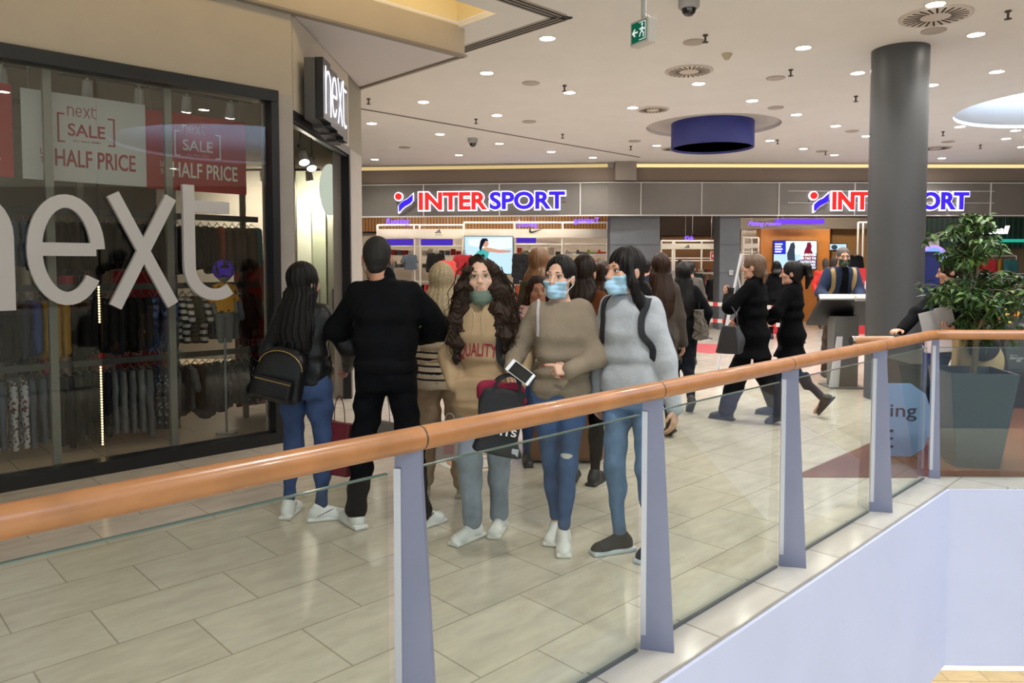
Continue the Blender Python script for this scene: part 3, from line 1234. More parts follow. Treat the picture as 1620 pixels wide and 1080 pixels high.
KO, KX, KY = 2.26, 3.04, 5.30               # void edge: the line Y - X = KO up to the corner, then Y = KY
mb = MB()
mb.prism([(-9, -9 + KO), (KX, KY), (15, KY), (15, 19.2), (15, 27), (-12, 27), (-12, -9 + KO)], -.25, 0)
struct('floor', mb, FLOOR)
mb = MB()
mb.prism([(2.02, 5.56), (15, 5.56), (15, 8.8), (5.26, 8.8)], .0, .004)
o = struct('floor_brown_border', mb, BROWN)
mb = MB()
mb.prism([(-9, -9 + KO), (KX, KY), (15, KY), (15, 5.56), (2.98, 5.56), (-9, -9 + 2.58)], .0, .012)
struct('trim_void_kerb', mb, KERB)
mb = MB()
mb.prism([(-9, -9 + KO - .02), (KX + .008, KY - .012), (KX + .008, KY + .3), (-9, -9 + KO + .4)], -1.30, -.27)
struct('wall_void_side', mb, PALE)
mb = MB()
mb.prism([(KX + .0081, KY - .012), (15, KY - .012), (15, KY + .3), (KX + .0081, KY + .3)], -1.30, -.27)
struct('wall_void_end', mb, PALE)
mb = MB()
mb.prism([(-9, -9 + KO - .02), (KX + .008, KY - .012), (15, KY - .012), (15, KY + .012), (KX - .01, KY + .012), (-9, -9 + KO + .02)], -.27, -.004)
struct('trim_void_edge', mb, PALE)
mb = MB()
mb.box((3, 3, -4.6), (40, 40, .1))
struct('floor_lower', mb, tile_mat('lower_floor_tiles', '#cdbb98', '#c6b48f', '#9a8b70', .6, .6, 0, .2))


def sheet(outer, holes, z0, z1):
    """flat slab with holes: triangulated outline extruded z0..z1"""
    bm = bmesh.new()
    es = []
    for loop in [outer] + holes:
        vs = [bm.verts.new((p[0], p[1], z0)) for p in loop]
        es += [bm.edges.new((vs[i], vs[(i + 1) % len(vs)])) for i in range(len(vs))]
    bmesh.ops.triangle_fill(bm, use_beauty=True, use_dissolve=False, edges=es)
    r = bmesh.ops.extrude_face_region(bm, geom=bm.faces[:])
    for v in r['geom']:
        if isinstance(v, bmesh.types.BMVert):
            v.co.z = z1
    bmesh.ops.recalc_face_normals(bm, faces=bm.faces[:])
    mb = MB()
    bm.verts.index_update()
    mb.add([tuple(v.co) for v in bm.verts], [tuple(v.index for v in f.verts) for f in bm.faces])
    bm.free()
    return mb


def n2(u, v):
    p = nx(u, v, 0)
    return (p.x, p.y)


SKY = [(9.1, 12.1, 1.95), (7.2, 2.9, 2.7), (1.5, -3.2, 2.6)]
PEND = atz(1127, 200, HC)
RECESS = [n2(-11, -.02), n2(-11, -.64), n2(1.92, -.64), n2(1.92, -.02)]
holes = [ell(x, y, r, r, 48) for x, y, r in SKY] + [ell(PEND.x, PEND.y, 1.2, 1.2, 48), RECESS]
mb = sheet([(-13, -9), (15.2, -9), (15.2, 19.9), (-13, 19.9)], holes, HC, HC + .06)
struct('ceiling', mb, PLASTER)
WELL = mat('white_light_well', '#e3e4e4', .8)
for i, (x, y, r) in enumerate(SKY):
    mb = MB()
    ro, ri = ell(x, y, r + .08, r + .08, 48), ell(x, y, r, r, 48)
    n = 48
    vs = [(p[0], p[1], z) for z in (HC + .0601, HC + .95) for q in (ro, ri) for p in q]
    fs = []
    for k in range(n):
        l = (k + 1) % n
        fs += [(k, l, 2 * n + l, 2 * n + k), (n + l, n + k, 3 * n + k, 3 * n + l), (2 * n + k, 2 * n + l, 3 * n + l, 3 * n + k), (l, k, n + k, n + l)]
    mb.add(vs, fs, None, 0, True)
    struct('ceiling_light_well', mb, WELL)
    mb = MB()
    mb.prism(ell(x, y, r + .08, r + .08, 48), HC + .951, HC + .97)
    for a in range(4):
        mb.box((x, y, HC + .93), (2 * r, .05, .05), Matrix.Translation((x, y, 0)) @ Matrix.Rotation(a * pi / 4, 4, 'Z') @ Matrix.Translation((-x, -y, 0)), 1)
    struct('window_skylight', mb, [glass('clear_skylight', '#f4f8ff'), mat('white_bar', '#dcdcdc', .5)])
# round recess over the blue drum
mb = MB()
mb.lathe([(1.2, HC + .0601), (1.2, HC + .30), (.0, HC + .30)], 48, Matrix.Translation((PEND.x, PEND.y, 0)))
struct('ceiling_round_recess', mb, mat('grey_recess', '#b5b0ac', .9))
# warm cove recess along the clothes shop
WARM = mat('cream_recess', '#efe0b8', .9)
mb = MB()
mb.add([nx(-11, -.02, HC + .061), nx(-11, -.64, HC + .061), nx(1.92, -.64, HC + .061), nx(1.92, -.02, HC + .061), nx(-11, -.02, HC + .5), nx(-11, -.64, HC + .5), nx(1.92, -.64, HC + .5), nx(1.92, -.02, HC + .5)],
       [(4, 5, 6, 7), (0, 1, 5, 4), (1, 2, 6, 5), (2, 3, 7, 6), (3, 0, 4, 7)])
struct('ceiling_cove', mb, WARM)
t = thing('cove_lamp', 'warm strip lamp inside the ceiling recess above the clothes shop front', 'lamp', (0, 0, 0))
MB().tube([nx(-9, -.59, HC + .15), nx(1.80, -.59, HC + .15)], .03, 10).build('tube', glow('warm_tube', '#ffe2ac', 6), t)
mb = MB()
mb.box((-3.6, -.62, HC + .20), (10.8, .04, .10), NM)
mb.build('batten', mat('white_batten', '#e8e4dc', .5), t)
# dark movement joint in the ceiling and the slot diffuser around the canopy
a, b = atz(560, 170, HC), atz(1012, 248.5, HC)
M = frame((a + b) / 2, b - a)
MB().box((0, 0, 0), ((b - a).length, .05, .012), M).build('trim_1', mat('dark_joint', '#4b4541', .8))['kind'] = 'structure'
mb = MB()
for k in range(3):
    q = k * .055
    mb.box((-3.2, -.97 - q, HC - .004), (11.3 + 2 * q, .032, .012), NM)
    mb.box((2.43 + q, .6, HC - .004), (.032, 3.2 + 2 * q, .012), NM)
mb.box((-3.2, -1.025, HC - .002), (11.3, .19, .01), NM, 1)
mb.box((2.485, .6, HC - .002), (.19, 3.2, .01), NM, 1)
mb.build('trim_2', [mat('slot_black', '#1e1b19', .7), mat('slot_grey', '#a39a90', .6)])['kind'] = 'structure'

# ------------------------------------------------------------ clothes shop shell
JAMB = mat('grey_jamb_stone', '#a9a29b', .6, noise=(6, .04))
mb = MB()
mb.box((-5.6, .15, 3.64), (11.2, .30, 1.02), NM)
struct('wall_shop_bulkhead', mb, WALLB)
mb = MB()
mb.box((-4.5, -.02, 4.02), (13.0, .06, .30), NM)
struct('wall_shop_fascia', mb, WALLB)
mb = MB()
mb.box((-4.51, -.03, 3.862), (13.06, .08, .022), NM)
mb.box((1.995, .99, 3.862), (.04, 2.02, .022), NM)
struct('trim_canopy_edge', mb, mat('grey_drip_edge', '#8a8178', .7))
mb = MB()
mb.box((1.985, .98, 4.02), (.05, 1.95, .30), NM)
struct('wall_canopy_return', mb, WALLB)
mb = MB()
mb.prism([n2(.0, .012), n2(1.96, .012), n2(1.96, 1.95), n2(.0, 1.95)], 3.872, 3.90)
struct('ceiling_canopy', mb, mat('canopy_underside', '#cfc9cc', .8))
mb = MB()
mb.box((-.075, .15, 1.565), (.15, .32, 3.13), NM)
struct('wall_shop_jamb', mb, JAMB)
mb = MB()
mb.box((-2.22, 7.82, 3.43), (.24, 2.1, .86))
struct('wall_door_head', mb, mat('cream_door_head', '#cfc6b8', .8))
mb = MB()
mb.box((-2.2, 9.215, 1.5), (.2, .68, 3.0))
struct('wall_entrance_pier', mb, JAMB)
mb = MB()
mb.box((-2.2, 9.215, 3.43), (.2, .68, .86))
struct('wall_entrance_pier_top', mb, mat('olive_pier', '#8f887a', .8))
# window: black frame and big panes
win = MB()
win.box((-5.7, .04, 3.095), (11.1, .16, .10), NM)
win.box((-5.7, .04, .05), (11.1, .16, .10), NM)
win.box((-.185, .04, 1.57), (.07, .16, 2.94), NM)
wo = struct('window_1', win, FRAMEB)
SG = glass('shop_window_glass', '#f4f6f4', 1.52, 1.9)
uj = -1.60
for u0, u1 in ((-9.2, -6.4), (-6.38, -4.02), (-4.0, uj - .006), (uj + .006, -.215)):
    MB().box(((u0 + u1) / 2, .03, 1.57), (u1 - u0, .012, 2.95), NM).build('pane', SG, wo)
# entrance frame
mb = MB()
mb.box((-2.13, 7.79, 2.955), (.10, 2.14, .09))
mb.box((-2.13, 7.79, 2.90), (.05, 2.14, .03))
mb.box((-2.13, 8.83, 1.46), (.10, .07, 2.92))
struct('door_1', mb, FRAMEB)
# shop room
mb = MB()
mb.box((-4.6, 4.2, 1.6), (9.6, .1, 3.2), NM)
struct('wall_shop_back', mb, mat('shop_back_wall', '#8f8a80', .9))
mb = MB()
mb.prism([n2(-9.5, .32), n2(-.2, .32), (-2.35, 6.9), (-3.0, 13.0), n2(-1.0, 8), n2(-9.5, 8)], 3.2, 3.26)
struct('ceiling_shop', mb, mat('shop_ceiling', '#a59d93', .9))
mb = MB()
mb.prism([n2(-9.5, .2), n2(-.2, .2), (-2.2, 6.8), (-3.0, 13.0), n2(-1.0, 8), n2(-9.5, 8)], .0, .004)
struct('floor_shop', mb, tile_mat('shop_floor', '#c9b49c', '#c4ae96', '#a28d78', .6, .6, radians(-45), .25, .4))
MINT = mat('pale_green_panel', '#d3dac4', .6)
mb = MB()
mb.box((-3.64, 12.6, 1.6), (1.06, .12, 3.2))
struct('wall_shop_far', mb, MINT)
mb = MB()
mb.box((-6.3, 12.6, 1.6), (4.2, .12, 3.2))
struct('wall_shop_far_grey', mb, mat('shop_grey_wall', '#6d6860', .9))
mb = MB()
mb.prism([(-2.27, 6.92), (-2.23, 6.92), (-3.86, 12.5), (-3.92, 12.5)], 0, 3.2)
struct('wall_added_partition', mb, mat('shop_grey_wall', '#6d6860', .9))  # added partition, edge-on to the camera; blocks entrance light from the window area
mb = MB()
mb.prism([(-2.31, 9.55), (-2.11, 9.55), (-3.0, 12.55), (-3.0, 13), (-3.3, 13)], 0, HC)
struct('wall_shop_side', mb, WALLB)
# outer enclosure of the mall
mb = MB()
mb.box((15.1, 4.9, 1.0), (.2, 28, 11))
struct('wall_right', mb, mat('far_wall', '#8d8376', .8))
mb = MB()
mb.box((-12.9, 9, 2), (.2, 36, 5))
struct('wall_left', mb, WALLB)

# ------------------------------------------------------------ sports shop shell
FA, FB, FC = Vector((-4.9, 18.95, 0)), Vector((2.05, 18.35, 0)), Vector((15, 18.75, 0))
FASC = mat('grey_fascia_glass', '#6c6761', .22, noise=(1.2, .05), spec=.6)
WLINE = mat('white_line', '#cfccc6', .5)
for nm, a, b, lines in (('wall_fascia_left', FA, FB, (670, 790, 918)), ('wall_fascia_right', FB, FC, (1014, 1110, 1232, 1352, 1567))):
    M = frame(a, b - a)
    L = (b - a).length
    mb = MB()
    mb.box((L / 2, .06, 3.24), (L, .10, .80), M)
    w = struct(nm, mb, FASC)
    mb = MB()
    mb.box((L / 2, -.002, 3.645), (L, .03, .022), M)
    mb.box((L / 2, -.002, 2.84), (L, .03, .03), M)
    for px in lines:
        d = ray(px, 320)
        t = (a.y - a.x * (b.y - a.y) / (b.x - a.x)) / (d.y - d.x * (b.y - a.y) / (b.x - a.x))
        x = (Vector((d.x * t, d.y * t, 0)) - a).length
        mb.box((x, -.002, 3.24), (.022, .03, .80), M)
    if nm.endswith('right'):
        x0, x1 = 4.45, 9.6
        for z in (3.15, 3.44):
            mb.box(((x0 + x1) / 2, -.002, z), (x1 - x0, .02, .014), M)
    mb.build('trim_line', WLINE, w)
    mb = MB()
    mb.box((L / 2, .20, 3.84), (L, .30, .36), M)
    struct('wall_bulkhead', mb, mat('brown_bulkhead', '#7d7064', .85))
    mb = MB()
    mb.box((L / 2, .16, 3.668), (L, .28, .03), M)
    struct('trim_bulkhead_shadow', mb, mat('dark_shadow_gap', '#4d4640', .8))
    t = thing('cove_lamp', 'warm strip of cove light above the sports shop, ' + ('left' if 'left' in nm else 'right') + ' of the small ceiling pier', 'lamp')
    x0, x1 = (.0, L) if 'left' in nm else (.75, L)
    MB().box(((x0 + x1) / 2, .42, 4.085), (x1 - x0, .03, .13), M).build('diffuser', glow('cove_' + nm, '#ffdf9e', 1.0 if 'right' in nm else .62), t)
    MB().box(((x0 + x1) / 2, .46, 4.085), (x1 - x0, .04, .15), M).build('housing', mat('white_batten', '#e8e4dc', .5), t)
mb = MB()
a = at(990, 280, 18.3)
mb.box((a.x, 18.42, 3.92), (.52, .30, .46))
struct('wall_ceiling_pier', mb, mat('pier_grey', '#8c857d', .8))
PILLAR = mat('blue_grey_pillar', '#63676d', .6, noise=(8, .04))
for i, (x0, x1) in enumerate(((2.13, 3.37), (4.86, 5.36), (9.35, 9.9))):
    mb = MB()
    mb.box(((x0 + x1) / 2, 18.85, 1.41), (x1 - x0, .6, 2.82))
    for z in (.72, 1.42, 2.12):
        mb.box(((x0 + x1) / 2, 18.548, z), (x1 - x0, .01, .012), None, 1)
    struct('wall_pillar', mb, [PILLAR, mat('pillar_joint', '#4c5055', .7)])
mb = MB()
mb.box((4, 26.4, 1.7), (24, .2, 3.4))
struct('wall_back', mb, mat('sport_back_wall', '#7b6a58', .9))
mb = MB()
mb.box((3, 22.9, 3.42), (28, 7.4, .08))
struct('ceiling_sports_shop', mb, mat('sport_ceiling', '#4f463e', .9))
mb = MB()
mb.box((-6.5, 22.7, 1.7), (.2, 7.6, 3.4))
struct('wall_sports_left', mb, mat('sport_side_wall', '#8a7a68', .9))
# big round column
mb = MB()
c = atz(1417, 500, 0)
CY = 8.95
cx = at(1419, 300, CY).x
mb.lathe([(.312, 0), (.312, HC)], 64, Matrix.Translation((cx, CY, 0)))
struct('wall_round_column', mb, mat('column_grey', '#48494a', .45, noise=(2, .04), spec=.4))

mb = MB()
mb.box((15.1, 22.7, 1.7), (.2, 7.6, 3.4))
struct('wall_sports_right', mb, mat('sport_side_wall', '#8a7a68', .9))

# lower storey: warm cove under the slab edge and unseen area lights added to brighten it
t = thing('cove_lamp', 'warm strip of light under the slab edge on the storey below', 'lamp', (0, 0, 0))
MB().box((8, 5.42, -1.36), (10, .10, .03)).build('diffuser', glow('lower_cove', '#ffdf9e', 6.0), t)
MB().box((8, 5.45, -1.32), (10, .16, .05)).build('housing', mat('white_batten', '#e8e4dc', .5), t)
for x, y, sx in ((7, 9, 5), (-3, 3.5, 4)):
    l = bpy.data.lights.new('lower_storey_fill', 'AREA')
    l.energy, l.size, l.color = 260, sx, (1, .93, .82)
    o = bpy.data.objects.new('lower_storey_fill', l)
    o.location = (x, y, -1.5)
    COL.objects.link(o)
# ------------------------------------------------------------ balustrade
WOOD = mat('varnished_handrail_wood', '#a26d42', .30, noise=(9, .16), spec=.5, coat=.15)
JOINT = mat('rail_joint', '#4f4a44', .4, .6)
POSTM = mat('grey_blue_post', '#7f8298', .42, .35, noise=(4, .04))
BG = glass('balustrade_glass', '#f6faf6', 1.5, 1.3)
GE = mat('green_glass_edge', '#5d6f66', .15, spec=.7)
t = thing('balustrade', 'wooden-topped glass balustrade with tapered grey posts along the void edge', 'railing', (0, 0, 0))
ZR = 1.095
RO = 2.45


def rl(x):
    return Vector((x, x + RO, ZR))


mb = MB()
cor = Vector((3.0, 5.45, ZR))
path = [rl(-5.5), rl(2.93), cor + Vector((.02, -.005, 0)), Vector((3.10, 5.45, ZR)), Vector((12, 5.45, ZR))]
mb.tube(path, .036, 20)
for x in (-1.62, -.305, .545, 1.36, 2.27):
    mb.cyl(rl(x) - Vector((.002, .002, 0)), rl(x) + Vector((.002, .002, 0)), .0365, n=20, mi=1)
mb.build('handrail', [WOOD, JOINT], t)
MB().tube([(2.20, 4.97, ZR), (2.47, 4.985, ZR)], .034, 16).build('rail_stub', WOOD, t)
MB().cyl((2.185, 4.97, ZR), (2.20, 4.97, ZR), .036, n=16).build('end_cap', CHROME, t)
posts = [Vector((-1.24, 1.29, 0)), Vector((-.379, 2.151, 0)), Vector((.484, 3.014, 0)), Vector((1.35, 3.88, 0)), Vector((2.237, 4.767, 0))]
e = Vector((.974, -.225, 0))
for p in posts + [Vector((3.03, 5.53, 0)), Vector((4.6, 5.5, 0))]:
    M = frame(p + Vector((0, 0, .012)), e, (0, 0, 1))
    # outline in (x along the plate, z), extruded through the thickness
    P = Matrix(((1, 0, 0, 0), (0, 0, 1, 0), (0, 1, 0, 0), (0, 0, 0, 1)))
    w0, w1 = (.136, .082) if p.x < 3 else (.075, .045)
    mb = MB()
    mb.prism([(0, 0), (0, 1.055), (w1, 1.055), (w1, .98), (w0, 0)], -.011, .011, M @ P)
    mb.box((.01, 0, .53), (.022, .036, .93), M, 1)
    mb.build('post', [POSTM, mat('post_clamp', '#b9bbc2', .35, .5)], t)
G = 2.525
xs = [-5.4, -1.25, -.39, .474, 1.34, 2.227, 2.985]
for a, b in zip(xs[:-1], xs[1:]):
    A, B = Vector((a + .03, a + .03 + G, 0)), Vector((b - .012, b - .012 + G, 0))
    M = frame(A, B - A)
    L = (B - A).length
    q = MB().box((L / 2, 0, .505), (L, .012, .974), M).build('glass_panel', BG, t)
    MB().box((L / 2, 0, .994), (L, .0135, .004), M).build('glass_edge', GE, q)
    MB().box((L / 2, 0, .018), (L, .016, .010), M).build('glass_shoe', mat('glass_shoe_grey', '#5a5d5e', .4, .3), q)
for a, b in ((3.06, 4.58), (4.64, 6.2), (6.2, 8)):
    q = MB().box(((a + b) / 2, 5.52, .505), (b - a - .03, .012, .974)).build('glass_panel', BG, t)
    MB().box(((a + b) / 2, 5.52, .994), (b - a - .03, .0135, .004)).build('glass_edge', GE, q)

# ------------------------------------------------------------ ceiling fittings
LAMPM = glow('downlight', '#fff8ee', LAMP)
RIM = mat('downlight_rim', '#e9e3da', .4)
dl = [(866, 60), (770, 115), (670, 161), (901, 146), (786, 182), (1001, 170), (588, 195), (696, 212), (790, 227), (872, 240), (726, 245), (593, 252), (938, 249), (1039, 230), (1105, 132), (1480, 6), (1544, 54), (1271, 75), (1357, 115), (1577, 113), (1474, 134), (1190, 159), (1260, 181), (1322, 199), (1371, 215), (1218, 222), (1271, 235), (1320, 245), (1519, 200), (1607, 206), (1592, 219), (1617, 232), (1490, 250)]
DL = [atz(x, y, HC) for x, y in dl]
proto = None


def downlight(p, label, group='recessed ceiling downlights'):
    global proto
    if proto is None:
        proto = thing('downlight', label, 'ceiling light', p, 0, group)
        mb = MB()
        mb.lathe([(.098, 0), (.10, -.008), (.086, -.010), (.084, 0)], 28)
        mb.build('rim', RIM, proto)
        MB().lathe([(.0, -.004), (.084, -.004)], 28).build('lens', LAMPM, proto)
        l = bpy.data.lights.new('downlight_spot', 'SPOT')
        l.energy, l.color, l.spot_size, l.spot_blend, l.shadow_soft_size = LAMP_W, (1, .97, .925), radians(128), .9, .08
        q = bpy.data.objects.new('downlight_spot', l)
        COL.objects.link(q)
        q.parent, q.location = proto, (0, 0, -.03)
        return proto
    o = copy_tree(proto)
    o.location = p
    o['label'] = label
    return o


rows = {}
srt = sorted(range(len(DL)), key=lambda i: dl[i][1])
band = []
for i in srt:
    if band and dl[i][1] - dl[band[0]][1] > 22 + 0 * len(band):
        rows[len(rows)] = band
        band = []
    band.append(i)
rows[len(rows)] = band
for r, b in rows.items():
    b.sort(key=lambda i: dl[i][0])
    for j, i in enumerate(b):
        downlight(DL[i], 'round ceiling downlight, %s from left in the %s row down from the top' % (ORD[j], ORD[r]))
# the same lights go on above the walkway and the void, seen in the shop window's reflection
for k, (x, y) in enumerate([(1.2, 6.6), (2.9, 5.2), (4.4, 6.3), (3.3, 3.6), (2.0, 1.2), (.3, 2.6), (4.0, -.6), (10.3, 5.6), (10.6, 8.4), (11.4, 2.4), (10.6, -.4), (7.2, 7.0), (12.6, 6.6), (13.2, 4.0)]):
    downlight((x, y, HC), 'round ceiling downlight over the near end of the walkway and the void')


def fit(name, label, cat, px, py, group=None):
    return thing(name, label, cat, atz(px, py, HC), 0, group)


SLOT = mat('vent_slot_black', '#1d1a18', .8)
VENTM = mat('vent_white', '#c6bcb1', .5)
for px, py, r, w in ((1480, 25, .34, 'nearest the top edge'), (1090, 112, .31, 'beside the exit sign'), (1033, 173, .26, 'in front of the blue drum'), (1480, 234, .32, 'behind the round column'), (1068, 235, .3, 'below the blue drum')):
    t = fit('ceiling_vent', 'round swirl air vent with dark slots in the ceiling, ' + w, 'air vent', px, py, 'round swirl air vents')
    MB().lathe([(r, 0), (r, -.012), (r * .93, -.016), (0, -.014)], 36).build('disc', VENTM, t)
    mb = MB()
    for k in range(24):
        a = 2 * pi * k / 24
        mb.box((r * .64, 0, -.0155), (r * .46, r * .055, .006), Matrix.Rotation(a, 4, 'Z') @ Matrix.Translation((0, .06 * r, 0)))
    mb.build('slot', SLOT, t)
spk = [(840, 131), (837, 192), (1098, 66), (1227, 123), (1227, 170), (1477, 48), (640, 233), (1004, 223), (1348, 207), (1300, 239), (1500, 224)]
for i, (px, py) in enumerate(spk):
    t = fit('ceiling_speaker', 'flat pale round ceiling speaker, %s from the left' % ORD[sorted(s_[0] + s_[1] * .001 for s_ in spk).index(px + py * .001)], 'speaker', px, py, 'flat ceiling speakers')
    MB().lathe([(.125, 0), (.125, -.010), (.115, -.014), (.0, -.014)], 28).build('grille', mat('speaker_grille', '#aaa198', .8), t)
spr = [(893, 135), (583, 156), (753, 188), (890, 212), (998, 231), (1116, 55), (1251, 110), (1354, 152), (1595, 17), (1230, 221), (1306, 239), (1492, 208), (1551, 229)]
for i, (px, py) in enumerate(spr):
    t = fit('sprinkler', 'small dark fire sprinkler head under the ceiling, %s from the left' % ORD[sorted(s_[0] for s_ in spr).index(px)], 'sprinkler', px, py, 'fire sprinklers')
    MB().lathe([(.03, 0), (.03, -.012), (.012, -.02), (.010, -.075), (.0, -.078)], 14).build('stem', mat('sprinkler_bronze', '#4f453b', .5, .5), t)
    MB().lathe([(.0, -.078), (.034, -.079), (.034, -.085), (.0, -.086)], 14).build('deflector', mat('sprinkler_bronze', '#4f453b', .5, .5), t)
for px, py, w in ((1090, -2, 'at the top edge of the view'), (748, 219, 'near the sports shop')):
    t = fit('security_camera', 'dome security camera on the ceiling ' + w, 'camera', px, py, 'dome cameras')
    MB().lathe([(.10, 0), (.10, -.08), (.075, -.10), (.07, -.085)], 24).build('housing', mat('camera_grey', '#9b9a9a', .5), t)
    MB().lathe([(.07, -.095), (.06, -.135), (.035, -.16), (.0, -.168)], 24).build('dome', mat('dark_dome', '#141417', .1, spec=.7), t)
t = fit('smoke_detector', 'small cream smoke detector on the ceiling beside the swirl vent', 'smoke detector', 1150, 85)
MB().lathe([(.062, 0), (.062, -.02), (.045, -.04), (.03, -.07), (.0, -.075)], 20).build('body', mat('detector_cream', '#b5a88f', .6), t)
# exit sign hung from the ceiling
p = atz(1018, 28, HC)
p = at(1018, 40, 6.4)
t = thing('exit_sign', 'green emergency exit sign with running figure and arrow hung from the ceiling', 'exit sign', (p.x, p.y, HC), radians(-58))
MB().cyl((0, 0, 0), (0, 0, -.47), .022, n=14).build('pole', mat('sign_pole_grey', '#b9b9bb', .4), t)
mb = MB()
mb.box((0, 0, -.575), (.235, .10, .21))
mb.build('housing', mat('sign_white', '#cfcdca', .5), t, .012)
mb = MB()
mb.box((.0, -.0515, -.575), (.185, .003, .165))
f = mb.build('face', glow('exit_green', '#1c6e50', .55), t)
mb = MB()
Mx = Matrix(((1, 0, 0, 0), (0, 0, 1, -.0535), (0, 1, 0, -.575), (0, 0, 0, 1)))
mb.ribbon([(-.075, 0), (-.012, 0)], .014, -.001, .001, Mx)
mb.ribbon([(-.045, .030), (-.076, 0), (-.045, -.030)], .014, -.001, .001, Mx)
mb.prism(ell(.045, .052, .011, .011, 12), -.001, .001, Mx)
for q in ([(.045, .035), (.042, .0), (.022, -.018), (.012, -.045)], [(.042, 0), (.062, -.022), (.058, -.055)], [(.045, .03), (.025, .012), (.012, .024)], [(.045, .03), (.064, .008), (.076, .016)]):
    mb.ribbon(q, .011, -.001, .001, Mx)
mb.ribbon([(.006, -.07), (.085, -.07), (.085, .072), (.006, .072)], .006, -.001, .001, Mx)
mb.build('pictogram', glow('exit_white', '#e9f2ec', .8), f)
# blue drum
t = thing('drum_pendant', 'deep blue drum hanging from a round ceiling recess', 'pendant', (PEND.x, PEND.y, HC))
mb = MB()
mb.lathe([(.74, .12), (.74, -.40), (.715, -.40), (.715, .12)], 64)
mb.lathe([(.0, -.36), (.715, -.36)], 48)
mb.build('drum', mat('deep_blue', '#26307e', .5, noise=(3, .05)), t)
for a in (-2.2, -1.3, -.5, .9, 2.4):
    mb = MB()
    mb.cyl((.66 * cos(a), .66 * sin(a), .12), (.66 * cos(a), .66 * sin(a), .30), .008, n=8)
    mb.cyl((.66 * cos(a), .66 * sin(a), .10), (.742 * cos(a), .742 * sin(a), .10), .008, n=8)
    mb.build('hanger', STEEL, t)
# ------------------------------------------------------------ clothes shop: lettering, posters, sign
def letter(ch, w=.17):
    """thin rounded strokes in a box one x-height tall: list of (points, closed) and advance width"""
    if ch == 'n':
        return [[(.085, .0), (.085, 1.0)], [(.085, .48)] + ell(.33, .60, .245, .315, 15, pi * .93, 0) + [(.575, .0)]], .66
    if ch == 'e':
        return [[(.085, .505), (.56, .505)], ell(.33, .50, .245, .415, 34, .02, 2 * pi - .62)], .66
    if ch == 'x':
        return [[(.07, 1.0), (.60, .0)], [(.60, 1.0), (.07, .0)]], .67
    return [[(.09, 1.13), (.09, .36)] + ell(.345, .36, .255, .275, 16, pi, pi * 1.70)[1:], [(.09, .93), (.50, .93)]], .62


def letter_mesh(ch, h, z0, z1, M, w=.17, mb=None):
    mb = mb or MB()
    st, adv = letter(ch)
    for i_, s_ in enumerate(st):
        mb.ribbon([(p[0] * h, p[1] * h) for p in s_], w * h * .92, z0, z1 + .0006 * i_, M)
    return mb, adv * h


LETM = mat('white_sign_letters', '#cfcac8', .5)
for ch, u0, w_px in (('n', -2.705, .56), ('e', -2.112, .545), ('x', -1.575, .53), ('t', -1.03, .50)):
    st, adv = letter(ch)
    M = TM(nx(u0, -.02, 1.285), (1, 1, 0)) @ Matrix.Diagonal((w_px / (adv * .85), 1, 1, 1))
    t = MB()
    letter_mesh(ch, .86, .0, .045, M, .105 / .86 * .92 / .92 if ch != 'x' else .12, t)
    tag(t.build('window_letter', LETM), 'large white letter %s fixed across the shop window' % ch, 'letter', 'big white letters on the shop window')

RED = mat('sale_red', '#a8262b', .6)
WHITEP = mat('poster_white', '#cfcbcb', .6)
REDT = mat('print_red', '#9c2c30', .6)
WHT = mat('print_white', '#dedad8', .6)


def poster(u0, u1, z0, z1, v, bg, ink, label, name='hanging_poster', back=False, group=None):
    o = MB().box(((u0 + u1) / 2, v, (z0 + z1) / 2), (u1 - u0, .012, z1 - z0), NM).build(name, bg)
    tag(o, label, 'poster', group)
    w, h = u1 - u0, z1 - z0
    mb = MB()
    M = TM(nx((u0 + u1) / 2, v - .0075, z0), (1, 1, 0))
    x = -.155 * w
    for ch in 'next':
        q, adv = letter_mesh(ch, .115 * h, 0, .002, M @ Matrix.Translation((x, .75 * h, 0)), .09, mb)
        x += adv * 1.1
    fit_text(mb, 'SALE', .30 * w, .145 * h, .003, M @ Matrix.Translation((.0, .60 * h, 0)), 0, .01)
    for s_ in (-1, 1):
        mb.ribbon([(s_ * .175 * w, .77 * h), (s_ * .225 * w, .77 * h), (s_ * .225 * w, .455 * h), (s_ * .175 * w, .455 * h)], .018 * h, 0, .003, M)
    fit_text(mb, 'ALL SALE ITEMS', .22 * w, .022 * h, .003, M @ Matrix.Translation((0, .475 * h, 0)))
    fit_text(mb, 'HALF PRICE', .66 * w, .20 * h, .003, M @ Matrix.Translation((.075 * w, .27 * h, 0)), 0, .012)
    fit_text(mb, 'UP', .055 * w, .07 * h, .003, M @ Matrix.Translation((-.34 * w, .325 * h, 0)))
    fit_text(mb, 'TO', .055 * w, .07 * h, .003, M @ Matrix.Translation((-.34 * w, .225 * h, 0)))
    mb.build('print', ink, o)
    c = MB()
    for u in (u0 + .05, u1 - .05):
        c.cyl(nx(u, v, z1), nx(u, v, 3.2), .003, n=6)
    c.build('cord', STEEL, o)
    return o


poster(-2.03, -1.16, 2.25, 2.92, .30, WHITEP, REDT, 'white hanging poster with red sale lettering behind the shop window')
poster(-1.15, -.29, 2.245, 2.90, .34, RED, WHT, 'red hanging poster with white sale lettering behind the shop window')
poster(-2.95, -2.09, 2.25, 2.93, .28, RED, WHT, 'red hanging poster at the left edge of the shop window')
# steel posts behind the glass
for u in (-2.75, -1.89, -1.03):
    MB().box((u, .17, 1.58), (.055, .05, 3.0), NM).build('mullion', mat('window_post_grey', '#8a877f', .4, .4), wo)
